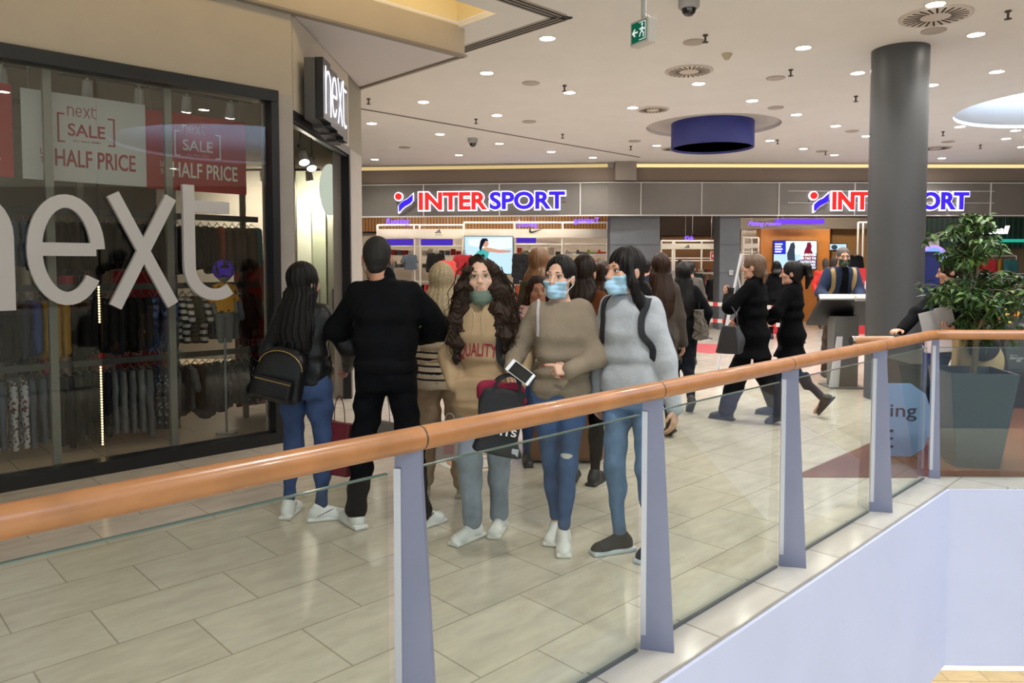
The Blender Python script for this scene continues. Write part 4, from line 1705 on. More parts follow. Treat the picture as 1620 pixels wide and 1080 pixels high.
# projecting sign with lit letters
SX = -1.86
t = thing('projecting_sign', 'black projecting shop sign with lit white thin lettering over the entrance', 'shop sign', (0, 0, 0))
mb = MB()
mb.box((-1.99, 7.03, 3.24), (.10, .28, .56))
mb.box((-1.99, 7.29, 3.20), (.10, .28, .56))
mb.box((-1.99, 7.53, 3.18), (.10, .26, .56))
mb.box((-1.99, 7.75, 3.16), (.10, .22, .58))
mb.build('back_box', mat('sign_dark_grey', '#4c4a4a', .5), t)
mb = MB()
mb.box((-1.905, 7.04, 3.25), (.075, .26, .56))
mb.box((-1.905, 7.29, 3.22), (.075, .25, .55))
mb.box((-1.905, 7.53, 3.20), (.075, .24, .56))
mb.box((-1.905, 7.75, 3.18), (.075, .21, .58))
mb.build('front_box', mat('sign_black', '#101015', .3), t)
mb = MB()
M = TM((SX, 6.93, 2.99), (0, 1, 0))
x = 0
for ch, wd in (('n', .235), ('e', .225), ('x', .215), ('t', .19)):
    st, adv = letter(ch)
    letter_mesh(ch, .40, 0, .006, M @ Matrix.Translation((x, .03 if ch != 't' else -.0, 0)) @ Matrix.Diagonal((wd / (adv * .40), 1.1, 1, 1)), .062, mb)
    x += wd
mb.build('lettering', glow('lit_letter_white', '#f4f2ff', 1.5), t)
mb = MB()
mb.box((-2.06, 7.4, 3.2), (.10, .5, .06))
mb.build('bracket', FRAMEB, t)

# ------------------------------------------------------------ garments (shared shapes)
HANG = mat('clear_hanger', '#8c8a86', .3)


def garment_proto(kind):
    F = Field((-.36, -.10, -1.02), (.36, .10, .02), .012)
    if kind in ('jacket', 'shirt', 'coat', 'tank'):
        L = {'jacket': .66, 'shirt': .60, 'coat': .84, 'tank': .62}[kind]
        wd = .155 if kind == 'tank' else .20
        F.loft([(-L, 0, 0, wd * 1.12, .040), (-L * .6, 0, 0, wd, .046), (-.24, 0, 0, wd * .98, .046), (-.15, 0, 0, wd * (.82 if kind == 'tank' else .96), .036), (-.105, 0, 0, .07, .032)], .02, 2.6)
        if kind != 'tank':
            sl = {'jacket': .56, 'coat': .62, 'shirt': .34}[kind]
            for x in (-1, 1):
                F.cap((x * .175, 0, -.165), (x * (.215 + (.05 if kind == 'shirt' else .02)), .0, -sl), .052, .042, .03, ((0, 1, 0), .75))
        F.ell((0, -.02, -.098), (.055, .04, .035), .012, None, 's')
    else:
        L = .72
        for x in (-1, 1):
            F.loft([(-L, x * .062, 0, .055, .022), (-.45, x * .062, 0, .066, .026), (-.10, x * .060, 0, .072, .028), (-.085, x * .058, 0, .07, .026)], .01, 2.6)
    f1, f2 = wob(hash_(kind), 26, .007, (1, 1, .3)), wob(hash_(kind) + 4, 60, .002)
    F.disp(lambda P: f1(P) + f2(P))
    V, Q = F.mesh()
    me = bpy.data.meshes.new('garment_' + kind)
    me.from_pydata(V.tolist(), [], [tuple(q) for q in Q.tolist()])
    me.polygons.foreach_set('use_smooth', [True] * len(Q))
    me.materials.append(HANG)
    h = MB()
    h.tube(spline([(.0, .0, -.045), (0, 0, -.01), (.014, 0, .012), (.0, 0, .022), (-.014, 0, .008)], 4), .003, 5)
    h.tube([(-.17, 0, -.13), (0, 0, -.05), (.17, 0, -.13)] if kind != 'trousers' else [(-.12, 0, -.075), (0, 0, -.045), (.12, 0, -.075)], .005, 5)
    return me, h.mesh('hanger')


def hash_(k):
    return sum(ord(c) * (i + 3) for i, c in enumerate(k)) % 997


GP = {}


def ordinal(n):
    if n <= 30:
        return ORD[n - 1]
    return ('thirty-' if n < 40 else 'forty-' if n < 50 else 'fifty-') + ORD[n % 10 - 1] if n % 10 else ('fortieth' if n == 40 else 'fiftieth')



def garment(kind, M, m, label, group, name=None):
    if kind not in GP:
        me, hm = garment_proto(kind)
        hm.materials.append(HANG)
        GP[kind] = (me, hm)
    me, hm = GP[kind]
    o = bpy.data.objects.new(name or {'tank': 'vest_top', 'trousers': 'trousers', 'shirt': 'shirt', 'coat': 'coat', 'jacket': 'jacket'}[kind], me)
    COL.objects.link(o)
    o.matrix_world = M
    o.material_slots[0].link = 'OBJECT'
    o.material_slots[0].material = m
    tag(o, label, {'tank': 'top', 'trousers': 'trousers', 'shirt': 'shirt', 'coat': 'coat', 'jacket': 'jacket'}[kind], group)
    h = bpy.data.objects.new('hanger', hm)
    COL.objects.link(h)
    h.parent = o
    return o


def spots(name, col, c2, scale=18, th=.55):
    m = mat(name, col, .9)
    nt = m.node_tree
    b = nt.nodes['Principled BSDF']
    tc = nt.nodes.new('ShaderNodeTexCoord')
    v = nt.nodes.new('ShaderNodeTexNoise')
    v.inputs['Scale'].default_value = scale
    r = nt.nodes.new('ShaderNodeValToRGB')
    r.color_ramp.interpolation = 'CONSTANT'
    r.color_ramp.elements[0].color = lin(col)
    r.color_ramp.elements[1].color = lin(c2)
    r.color_ramp.elements[1].position = th
    nt.links.new(tc.outputs['Object'], v.inputs['Vector'])
    nt.links.new(v.outputs['Fac'], r.inputs[0])
    nt.links.new(r.outputs[0], b.inputs['Base Color'])
    return m


GC = {'black': mat('garment_black', '#0e0e10', .95), 'charcoal': mat('garment_charcoal', '#212126', .95), 'navy': mat('garment_navy', '#1f2740', .9), 'blue': mat('garment_blue', '#2f4a8c', .9),
      'mustard': mat('garment_mustard', '#a67a1e', .9), 'grey': mat('garment_grey', '#6a6c6e', .9, noise=(12, .12)), 'slate blue': mat('garment_slate', '#55606e', .9), 'olive': mat('garment_olive', '#4a4d38', .9),
      'rust': mat('garment_rust', '#8a3a22', .9), 'teal': mat('garment_teal', '#2d6668', .9), 'cream': mat('garment_cream', '#c8bfae', .9), 'red': mat('garment_red', '#b32a33', .9), 'pink': mat('garment_pink', '#e0527a', .8),
      'brown': mat('garment_brown', '#4a3a30', .9), 'white floral': spots('garment_floral', '#c9c6cc', '#5d3036', 30, .56), 'navy patterned': spots('garment_tiedye', '#1c2440', '#52679a', 14, .52),
      'dark patterned': spots('garment_darkprint', '#22242a', '#8f8f94', 34, .6), 'striped': mat('garment_striped', '#d2cfc8', .9, stripes=('Z', 14, '#1f2430', .55)),
      'red striped': mat('garment_redstriped', '#1d2330', .9, stripes=('Z', 11, '#b04048', .7)), 'coral': mat('garment_coral', '#ef5a52', .8), 'dark green': mat('garment_dkgreen', '#2b3a33', .9)}


def upx(px, v):
    a = (px - 830) / 1170
    Y = (8.82 + 1.41421 * v) / (1 - a)
    return ((a * Y + 2.1) + (Y - 6.72)) / 1.41421


RAIL = mat('rail_gunmetal', '#5b5a58', .35, .7)
RV = .95
LIGHTBOX = {}


def rack(label, u0, u1, zs, v, ups):
    t = thing('clothes_rack', label, 'clothes rack', (0, 0, 0))
    for z in zs:
        MB().box(((u0 + u1) / 2, v, z + .012), (u1 - u0, .03, .055), NM).build('rail', RAIL, t)
    for u in ups:
        q = MB().box((u, v + .30, 1.18), (.05, .04, 2.36), NM).build('upright', mat('upright_grey', '#8b887f', .4, .4), t)
        mb = MB()
        for z in zs:
            mb.box((u, v + .15, z + .012), (.03, .30, .03), NM)
        mb.build('bracket', RAIL, q)
    return t


rack('grey three-rail clothes rack closest behind the shop window', -3.3, .10, (2.05, 1.40, .74), RV, (-3.25, -2.35, -1.42, -.62, .08))
seq = {
    'top': (2.05, [(-40, 'slate blue', 'shirt'), (40, 'charcoal', 'jacket'), (62, 'black', 'jacket'), (245, 'charcoal', 'jacket'), (290, 'black', 'jacket'), (330, 'rust', 'jacket'), (352, 'brown', 'jacket'), (392, 'teal', 'jacket'), (405, 'grey', 'jacket')], -60, 408),
    'middle': (1.40, [(-60, 'black', 'jacket'), (20, 'navy', 'jacket'), (34, 'blue', 'jacket'), (46, 'mustard', 'jacket'), (100, 'black', 'jacket'), (205, 'charcoal', 'jacket'), (222, 'navy patterned', 'jacket'), (258, 'striped', 'shirt'), (288, 'dark green', 'shirt'), (300, 'striped', 'shirt'), (312, 'navy', 'shirt'), (325, 'red striped', 'shirt'), (345, 'slate blue', 'shirt'), (362, 'cream', 'shirt'), (372, 'black', 'shirt')], -60, 408),
    'bottom': (.74, [(-60, 'slate blue', 'trousers'), (-5, 'white floral', 'trousers'), (22, 'slate blue', 'trousers'), (58, 'grey', 'trousers'), (72, 'black', 'trousers'), (165, 'grey', 'trousers'), (228, 'dark patterned', 'trousers'), (262, 'charcoal', 'jacket'), (282, 'grey', 'shirt'), (300, 'black', 'jacket'), (345, 'charcoal', 'shirt'), (378, 'dark patterned', 'shirt')], -60, 408),
}
rs = random.Random(5)
NM3 = NM.to_3x3().to_4x4()
for rn, (z, cols, p0, p1) in seq.items():
    u, ue, i = upx(p0, RV), upx(p1, RV), 0
    ua = -2.9
    vis = 0
    while u < min(ue, .08):
        px = None
        c = ([cols[0]] + [q for q in cols if upx(q[0], RV) <= u])[-1]
        s_ = {'shirt': .80, 'jacket': .82, 'trousers': .86}[c[2]] * rs.uniform(1.0, 1.12)
        if rn == 'top':
            s_ *= .88
        M = Matrix.Translation(nx(u, RV, z)) @ NM3 @ Matrix.Rotation(pi / 2 + rs.uniform(-.10, .10), 4, 'Z') @ Matrix.Diagonal((s_, s_, s_, 1))
        vis += 1
        garment(c[2], M, GC[c[1]], '%s %s, %s from the left on the %s rail behind the shop window' % (c[1], c[2], ordinal(vis), rn), 'clothes on the rack behind the shop window')
        u += rs.uniform(.062, .080)
# second rack deeper in the shop
rack('grey clothes rack deeper in the clothes shop', -3.9, -.9, (1.75, .95), 2.5, (-3.8, -2.4, -.95))
u, i = -3.7, 0
while u < -.95:
    for z, nm_ in ((1.75, 'upper'), (.95, 'lower')):
        c = rs.choice(['charcoal', 'brown', 'slate blue', 'rust', 'olive', 'cream', 'pink'] if z > 1 else ['pink', 'cream', 'slate blue', 'charcoal', 'coral', 'brown'])
        s_ = .85 * rs.uniform(.94, 1.05)
        garment('jacket', Matrix.Translation(nx(u, 2.5, z)) @ NM3 @ Matrix.Rotation(pi / 2 + rs.uniform(-.2, .2), 4, 'Z') @ Matrix.Diagonal((s_, s_, s_, 1)), GC[c], '%s jacket, %s along the %s rail of the rack deep in the clothes shop' % (c, ORD[i], nm_), 'clothes on the deeper rack')
    u += .16
    i += 1
# red promotional panels inside
for u0, u1, z0, z1, v, lb in ((-1.02, -.42, .10, 1.55, 1.75, 'red sale panel standing behind the striped jumpers in the shop'), (upx(368, 1.5), upx(432, 1.5), .08, 1.66, 1.5, 'large red sale panel at the right end of the shop window, behind the yellow mannequin')):
    o = MB().box(((u0 + u1) / 2, v, (z0 + z1) / 2), (u1 - u0, .03, z1 - z0), NM).build('sale_panel', RED)
    tag(o, lb, 'sign panel')
    mb = MB()
    M = TM(nx((u0 + u1) / 2, v - .016, z0), (1, 1, 0))
    w = u1 - u0
    if w > .3:
        fit_text(mb, 'SALE', w * .66, .16, .004, M @ Matrix.Translation((0, 1.05, 0)))
        fit_text(mb, 'HALF PRICE', w * .9, .13, .004, M @ Matrix.Translation((0, .66, 0)))
        for s_ in (-1, 1):
            mb.ribbon([(s_ * w * .36, 1.22), (s_ * w * .46, 1.22), (s_ * w * .46, .86), (s_ * w * .36, .86)], .02, 0, .004, M)
    else:
        mb.ribbon([(w * .1, 1.2), (w * .3, 1.2), (w * .3, .8), (w * .1, .8)], .015, 0, .004, M)
    mb.build('print', WHT, o)
# child mannequin in a yellow top and spotted purple head cover
M0 = nx(upx(351, .66), .66, .585)
KID = .625
t = thing('child_mannequin', 'child mannequin in a yellow printed top with a spotted purple hat', 'mannequin', tuple(M0), radians(45))
t.scale = (KID, KID, KID)
F = Field((-.3, -.2, .0), (.3, .2, 1.7), .01)
F.loft([(.86, 0, 0, .12, .08), (1.05, 0, 0, .11, .075), (1.22, 0, 0, .14, .085), (1.34, 0, 0, .10, .06), (1.37, 0, 0, .04, .04)], .02)
F.cap((0, 0, 1.35), (0, 0, 1.44), .035, .035, .02)
F.ell((0, 0, 1.53), (.12, .135, .15), .02)
for x in (-1, 1):
    F.chain([(x * .12, 0, 1.30), (x * .17, .02, 1.10), (x * .16, -.06, .92)], [.04, .032, .026], .02)
    F.chain([(x * .06, 0, .9), (x * .065, -.01, .50)], [.065, .045], .02)
solid('body', F, mat('mannequin_grey', '#77777a', .5), t)
F = Field((-.3, -.22, .7), (.3, .22, 1.5), .01)
F.loft([(.92, 0, 0, .155, .11), (1.1, 0, 0, .145, .10), (1.25, 0, 0, .16, .10), (1.35, 0, 0, .11, .07), (1.38, 0, 0, .06, .05)], .02)
for x in (-1, 1):
    F.cap((x * .13, 0, 1.29), (x * .18, .015, 1.12), .055, .055, .02)
solid('top', F, spots('yellow_print', '#e0a012', '#5b2f26', 15, .60), t)
F = Field((-.25, -.28, 1.35), (.25, .25, 1.8), .01)
F.ell((0, .005, 1.56), (.155, .165, .155), .02)
F.cap((0, -.13, 1.50), (0, -.20, 1.49), .05, .04, .02)
solid('hat', F, spots('purple_spots', '#5a2ff0', '#14121c', 11, .56), t)
solid_tr = Field((-.2, -.15, .05), (.2, .15, .95), .012)
for x in (-1, 1):
    solid_tr.chain([(x * .06, 0, .88), (x * .065, -.01, .56)], [.08, .06], .02)
solid('trousers', solid_tr, GC['grey'], t)
MB().cyl((0, 0, -.585 / KID), (0, 0, .6), .018, n=10).cyl((0, 0, -.583 / KID), (0, 0, -.56 / KID), .16, n=24).build('stand', STEEL, t)
# glowing strip in the shop standing in for a light string reflected in the glass
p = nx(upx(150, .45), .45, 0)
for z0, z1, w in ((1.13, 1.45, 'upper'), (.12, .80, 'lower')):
    t = thing('reflected_strip', '%s vertical strip of small golden lights hanging behind the big letters' % w, 'lamp', (p.x, p.y, z0))
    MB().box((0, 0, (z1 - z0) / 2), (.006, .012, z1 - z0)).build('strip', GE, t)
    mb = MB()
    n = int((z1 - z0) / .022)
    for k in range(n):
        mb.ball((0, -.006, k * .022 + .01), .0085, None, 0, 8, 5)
    mb.build('glow_bead', glow('gold_reflection', '#ffe2a0', 3.0), t)
# shop ceiling spots (track lights)
HEADM = mat('white_spot', '#d8d6d0', .4)


def track(label, a, b, heads, aim, power=SHOPLAMP, r=.045, col='#fff1dc', sp=55):
    a, b = Vector(a), Vector(b)
    t = thing('track_light', label, 'track light', tuple(a))
    T = Matrix.Translation(-a)
    MB().tube([a, b], .018, 8, T).build('track', mat('track_grey', '#57544f', .4, .4), t)
    for f_ in (.12, .88):
        p = a.lerp(b, f_)
        MB().cyl(p, (p.x, p.y, 3.2 if p.y < 15 else 3.38), .008, n=6, M=T).build('rod', STEEL, t)
    for k in range(heads):
        p = a.lerp(b, (k + .5) / heads)
        d = Vector(aim).normalized()
        q = p + Vector((0, 0, -.06))
        s_ = MB().cyl(p, q, .014, n=8, M=T).cyl(q - d * .03, q + d * .11, r * .8, r, 16, T).build('spot_head', HEADM, t)
        mb = MB()
        n_ = frame(q + d * .112, d.orthogonal(), d)
        mb.prism(ell(0, 0, r * .85, r * .85, 16), 0, .002, T @ n_)
        mb.build('lens', glow('shop_spot_lens_%d' % power, col, power), s_)
    return t


track('track with two white spotlights inside the shop entrance', (-2.5, 8.2, 2.92), (-2.62, 9.2, 2.92), 2, (.35, -.5, -1), 60, .06)
track('ceiling track of spotlights over the front rack, left part', nx(-3.4, .62, 3.15), nx(-1.9, .62, 3.15), 4, (-.2, .3, -1), 35)
track('ceiling track of spotlights over the front rack, right part', nx(-1.7, .62, 3.15), nx(-.1, .62, 3.15), 4, (-.2, .3, -1), 35)
track('ceiling track of spotlights deep in the clothes shop', nx(-4, 2.1, 3.15), nx(-.8, 2.1, 3.15), 6, (-.2, .3, -1), 35)
track('ceiling track lighting the pale panels behind the entrance', (-5, 11.6, 3.1), (-3.2, 11.6, 3.1), 5, (0, .5, -1), 1300, .06)
# inside the entrance: oval disc sign, panels
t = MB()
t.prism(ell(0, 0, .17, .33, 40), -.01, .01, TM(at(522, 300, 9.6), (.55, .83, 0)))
tag(t.build('oval_sign', glow('disc_added_glow', '#dfe8d6', .62)), 'pale lit oval disc sign hanging inside the shop entrance', 'sign')  # plain white disc; the glow replaces light falling on it
for k, (a, b, c) in enumerate(((470, 492, '#dbe3cf'), (494, 515, '#ccd8bd'), (518, 533, '#b8bfae'), (536, 541, '#d9d2b2'))):
    A, B = at(a, 300, 12.2 - .15 * k), at(b, 300, 12.2 - .15 * k)
    o = MB().box(((A.x + B.x) / 2, A.y, 1.35), (B.x - A.x, .05, 2.7)).build('door_panel', mat('entrance_panel_%d' % k, c, .5))
    tag(o, 'tall pale display panel inside the shop entrance, %s from the left' % ORD[k], 'panel', 'pale panels behind the entrance')
    MB().box(((A.x + B.x) / 2, A.y - .03, 1.05), (.02, .03, .35)).build('handle', STEEL, o)
# ------------------------------------------------------------ sports shop: lit signs
SRED, SBLUE, SWHITE = glow('sign_red', '#e5322f', 1.05), glow('sign_blue', '#3f28d8', 1.15), glow('sign_halo', '#f6f0ff', 1.6)


def sport_sign(x0, x1, label, plane):
    """x0..x1 = picture columns of the logo's left edge and the last letter's right edge; plane = fascia segment"""
    a, b = plane
    xd = (b - a).normalized()
    k = (b.y - a.y) / (b.x - a.x)

    def on(px, py):
        d = ray(px, py)
        t = (a.y - a.x * k) / (d.y - d.x * k)
        return Vector((d.x * t, d.y * t, d.z * t + EYE))
    s_ = (x1 - x0) / 270.0
    base = on(x0, 318)
    t = thing('shop_sign', label, 'shop sign', (0, 0, 0))
    zc = on((x0 + x1) / 2, 318).z

    def seg(txt, p0, p1, m, nm):
        A, B = on(x0 + p0 * s_, 318), on(x0 + p1 * s_, 318)
        M = TM((A.x, A.y, zc), xd) @ Matrix.Translation(((B - A).length / 2, 0, .035))
        w = (B - A).length
        mb = MB()
        fit_text(mb, txt, w, .44, .05, M, 0, .034, 0, 0, .05)
        mb.build(nm, m, t)
        mb = MB()
        fit_text(mb, txt, w, .44, .05, M, 0, .034, .050, 0, .02)
        return mb
    h = seg('INTER', 38, 146, SRED, 'red_lettering')
    h2 = seg('SPORT', 150, 269, SBLUE, 'blue_lettering')
    h.add(h2.v, h2.f)
    A = on(x0, 318)
    q = (on(x0 + 10, 318) - on(x0, 318)).length / 10 * s_
    M = TM((A.x, A.y, zc), xd)
    wave = [(.10, -.10), (.16, -.04), (.25, .02), (.36, .06), (.44, .12), (.52, .18), (.52, .02), (.45, -.05), (.37, -.09), (.28, -.13), (.20, -.19), (.14, -.25), (.10, -.26)]
    mb = MB()
    mb.prism([(x * .85 + .02, y * .98) for x, y in wave][::-1], .06, .11, M)
    mb.build('blue_wave', SBLUE, t)
    mb = MB()
    mb.prism(ell(.095, .125, .085, .085, 28), .06, .11, M)
    mb.build('red_dot', SRED, t)
    h.prism(ell(.095, .125, .115, .115, 28), .03, .08, M)
    c = (.30, -.04)
    h.prism([(c[0] + (x * .85 + .02 - c[0]) * 1.12, c[1] + (y * .98 - c[1]) * 1.22) for x, y in wave][::-1], .03, .08, M)
    h.build('halo', SWHITE, t)
    mb = MB()
    mb.box(((on(x1, 318) - A).length / 2, -.0, .012), ((on(x1, 318) - A).length, .06, .02), M)
    mb.build('mounting_bar', FASC, t)


sport_sign(626, 895, 'lit red and blue sports shop sign, complete, left of the broad grey pillar', (FA, FB))
sport_sign(1279, 1530, 'lit red and blue sports shop sign partly hidden behind the round column', (FB, FC))

# ------------------------------------------------------------ sports shop: fittings
SLAT = mat('slatted_oak', '#a8743a', .5, stripes=('X', 11, '#5d3c1c', .72))
OAK = mat('oak_panel', '#b8752f', .45, noise=(4, .12))
PALEP = mat('pale_back_panel', '#cdbfae', .7)
HDR = mat('header_board', '#bdb8ae', .5)
WMET = mat('white_steel', '#e2ddd5', .4)
PURP = glow('purple_light', '#6a3fe0', 1.3)
PURPT = glow('violet_sign', '#7a55ff', 2.0)


def pbox(x0, x1, y0, y1, Y, dep, name, m, label=None, cat=None, group=None, parent=None, mi=0):
    """box whose front face at distance Y covers picture columns x0..x1 and rows y0..y1"""
    A, B = at(x0, y1, Y), at(x1, y0, Y)
    o = MB().box(((A.x + B.x) / 2, Y + dep / 2, (A.z + B.z) / 2), (B.x - A.x, dep, B.z - A.z)).build(name, m, parent)
    if label:
        tag(o, label, cat, group)
        if cat in ('light box', 'light strip', 'notice'):
            for f_ in (.15, .85):
                x = A.x + (B.x - A.x) * f_
                MB().cyl((x, Y + dep * .5, B.z - .01), (x, Y + dep * .5, 3.38), .006, n=6).build('rod', STEEL, o)
    return o


def struct_box(x0, x1, y0, y1, Y, dep, name, m):
    o = pbox(x0, x1, y0, y1, Y, dep, name, m)
    o['kind'] = 'structure'
    return o


def ptext(txt, x0, x1, y0, y1, Y, m, name, parent=None, mirror=False, shear=0.0, label=None, cat=None, off=0.01, dep=.03):
    A, B = at(x0, y1, Y), at(x1, y0, Y)
    M = TM(((A.x + B.x) / 2, Y, (A.z + B.z) / 2), (1, 0, 0))
    if mirror:
        M = M @ Matrix.Diagonal((-1, 1, 1, 1))
    mb = MB()
    fit_text(mb, txt, B.x - A.x, B.z - A.z, dep, M, 0, off, 0, shear)
    o = mb.build(name, m, parent)
    if label:
        tag(o, label, cat)
        for f_ in (.1, .9):
            x = A.x + (B.x - A.x) * f_
            MB().cyl((x, Y + .01, (A.z + B.z) / 2), (x, Y + .01, 3.38), .006, n=6).build('rod', STEEL, o)
    return o


# slatted oak bulkhead behind the left half
struct_box(560, 962, 330, 366, 21.6, .15, 'wall_slatted_bulkhead', SLAT)
struct_box(560, 962, 368, 560, 22.0, .15, 'wall_display_back', PALEP)
struct_box(1172, 1205, 362, 560, 22.0, .15, 'wall_display_middle', PALEP)
ptext('Running', 611, 648, 345, 357, 19.6, PURPT, 'lit_word', None, False, .2, 'violet lit word sign Running at the left end of the sports shop', 'sign')
ptext('Training', 908, 948, 344, 355, 19.4, PURPT, 'lit_word', None, True, 0, 'violet lit word sign Training seen mirrored beside the broad grey pillar', 'sign')
ptext('Clothing', 817, 850, 350, 361, 20.6, PURPT, 'lit_word', None, False, 0, 'violet lit word sign behind the header board near the swoosh', 'sign')
ptext('Kids', 1083, 1097, 373, 381, 23.2, PURPT, 'lit_word', None, False, .2, 'small violet lit word sign Kids between the two grey pillars', 'sign')
ptext('Fitting rooms', 1184, 1236, 350, 359, 20.0, PURPT, 'lit_word', None, False, .2, 'violet lit word sign Fitting rooms over the oak wall', 'sign')
ptext('Football', 1535, 1597, 357, 370, 19.6, glow('white_sign', '#ffffff', 2.2), 'lit_word', None, False, .25, 'white lit word sign Football on the dark green wall', 'sign')

# display bays: posts, header board, shelves
def bay(label, xs, y0, y1, Y, hdr, shelves=(), group='white display frames of the sports shop', ybase=None, back=None):
    t = thing('display_bay', label, 'display frame', (0, 0, 0), 0, group)
    zb = 0.0
    for x in xs:
        p = at(x, y0, Y)
        MB().cyl((p.x, Y, zb), (p.x, Y, p.z), .028, n=10).build('post', WMET, t)
    A, B = at(xs[0], y0, Y), at(xs[-1], y0, Y)
    MB().tube([(A.x, Y, A.z), (B.x, Y, B.z)], .028, 10).build('top_rail', WMET, t)
    if hdr:
        pbox(hdr[0], hdr[1], hdr[2], hdr[3], Y - .05, .04, 'header_board', HDR, parent=t)
    for y in shelves:
        p = at(xs[0], y, Y)
        MB().box(((A.x + B.x) / 2, Y + .2, p.z), (B.x - A.x, .42, .03)).build('shelf', WMET, t)
    return t


b1 = bay('white display frame with the three-stripe logo board, at the left of the sports shop', (597, 655, 664, 733), 356, 0, 20.0, (597, 733, 362, 377), (389, 445))
b2 = bay('white display frame with the swoosh logo board beside the digital screen', (734, 814, 890, 961), 352, 0, 20.0, (734, 961, 362, 376), (386,))
b3 = bay('white display frame with the small three-stripe logo board between the grey pillars', (1046, 1064, 1067, 1110, 1137), 381, 0, 22.5, (1046, 1138, 385, 394), (408, 412))
b4 = bay('tall white display frame beside the round column', (1358, 1366, 1374), 352, 0, 20.5, None, ())
b5 = bay('white display frame left of the oak wall', (1176, 1189, 1200), 376, 0, 21.2, (1176, 1200, 385, 393), (398, 402))
b6 = bay('white display frame with a blank board right of the round column', (1455, 1470, 1484), 376, 0, 19.0, (1455, 1484, 381, 389), ())
INK = mat('logo_black', '#18171a', .5)


def three_stripes(x, y, w, Y, parent, word=None):
    p = at(x, y, Y)
    k = w * Y / 1170
    M = TM((p.x, Y, p.z), (1, 0, 0))
    mb = MB()
    for i, h in enumerate((.22, .42, .62)):
        x0 = -.5 + i * .33
        mb.prism([(k * (x0), 0), (k * (x0 + .22), 0), (k * (x0 + .22 - .16 * (i + 1) * .5), k * h * 1.05), (k * (x0 - .16 * (i + 1) * .5), k * h * .9)], 0, .006, M)
    if word:
        fit_text(mb, word, k * 1.1, k * .22, .006, M @ Matrix.Translation((0, -k * .22, 0)))
    mb.build('logo', INK, parent)


three_stripes(694, 369, 10, 19.94, b1, 'adidas')
three_stripes(1088, 392, 8, 22.44, b3)


def swoosh(x, y, w, Y, parent):
    p = at(x, y, Y)
    k = w * Y / 1170
    M = TM((p.x, Y, p.z), (1, 0, 0))
    up = [(-.44, .18), (-.50, .05), (-.49, -.08), (-.40, -.15), (-.25, -.13), (.50, .17)]
    lo_ = [(-.22, -.03), (-.32, -.04), (-.38, .0), (-.39, .08)]
    mb = MB()
    pts = [(a * k, b * k) for a, b in up + lo_]
    mb.prism(pts, 0, .006, M)
    mb.build('logo', INK, parent)


swoosh(849, 365, 24, 19.94, b2)
swoosh(1462, 386, 14, 18.94, b6)
# digital screens
SKYB = glow('screen_pale_blue', '#c2e2f2', 1.0)


def screen(x0, x1, y0, y1, Y, label):
    t = pbox(x0, x1, y0, y1, Y, .06, 'digital_screen', mat('screen_bezel', '#15151a', .3), label, 'screen')
    pbox(x0 + 1, x1 - 1, y0 + 1, y1 - 1, Y - .004, .004, 'display', SKYB, parent=t)
    return t


def blob(parent, name, m, Y, pts):
    P = [at(x, y, Y) for x, y in pts]
    M = TM((0, Y, 0), (1, 0, 0))
    mb = MB()
    mb.prism([(p.x, p.z) for p in P], 0, .003, M)
    return mb.build(name, m, parent)


s1 = screen(734, 812, 373, 434, 19.85, 'digital screen showing a woman in teal stretching her arms out')
Y = 19.843
blob(s1, 'picture_pale', glow('px_white', '#dff0f6', 1.1), Y, [(740, 378), (810, 376), (810, 392), (780, 396), (742, 388)][::-1])
Y = 19.838
blob(s1, 'picture_top', glow('px_teal', '#4fb7b4', .9), Y, [(750, 408), (754, 399), (762, 393), (770, 392), (774, 398), (771, 409), (768, 421), (750, 421)][::-1])
Y = 19.834
SKN = glow('px_skin', '#d8a48a', .9)
blob(s1, 'picture_arms', SKN, Y, [(762, 393), (770, 391), (790, 395), (808, 396), (808, 399), (790, 400), (772, 398)][::-1])
blob(s1, 'picture_face', SKN, Y, ell(768, 385, 5, 6, 14))
Y = 19.83
HRB = glow('px_hair', '#1d2033', .6)
blob(s1, 'picture_hair', HRB, Y, [(760, 381), (763, 377), (770, 377), (773, 381), (768, 381), (765, 386), (760, 398), (758, 392)][::-1])
s2 = screen(1223, 1293, 380, 426, 21.2, 'wall screen on the oak wall showing two hikers and slogan lettering')
Y = 21.19
blob(s2, 'picture_blue_corner', glow('px_royal', '#3038c8', 1.0), Y, [(1224, 381), (1243, 381), (1243, 402), (1224, 402)][::-1])
blob(s2, 'picture_white', glow('px_white', '#dff0f6', 1.1), Y, [(1244, 381), (1292, 381), (1292, 400), (1244, 404)][::-1])
Y = 21.185
blob(s2, 'picture_hiker', glow('px_slate', '#4b5668', .6), Y, [(1245, 401), (1248, 394), (1251, 385), (1256, 383), (1258, 390), (1257, 396), (1258, 412), (1246, 412)][::-1])
blob(s2, 'picture_hiker', glow('px_crimson', '#9a2740', .7), Y, [(1271, 405), (1273, 396), (1276, 390), (1277, 384), (1282, 383), (1284, 389), (1283, 395), (1287, 402), (1287, 412), (1271, 412)][::-1])
blob(s2, 'picture_purple', glow('px_plum', '#4a3a7a', .8), Y, [(1262, 412), (1292, 404), (1292, 425), (1262, 425)][::-1])
wt = glow('px_text', '#ffffff', 1.5)
for txt, x0, x1, y0, y1 in (('WHEREVER', 1266, 1290, 401, 405), ('YOU TAKE THE', 1264, 1291, 406.5, 410.5), ('OUTDOORS', 1266, 1290, 412, 416), ('WE ARE', 1273, 1290, 417, 420.5), ('WITH YOU', 1271, 1290, 421.5, 425)):
    ptext(txt, x0, x1, y0, y1, 21.18, wt, 'picture_slogan', s2, dep=.003, off=.012)
for i in range(4):
    pbox(1226, 1238 - 2 * (i % 2), 385 + 4 * i, 387 + 4 * i, 21.186, .003, 'picture_text_line', wt, parent=s2)
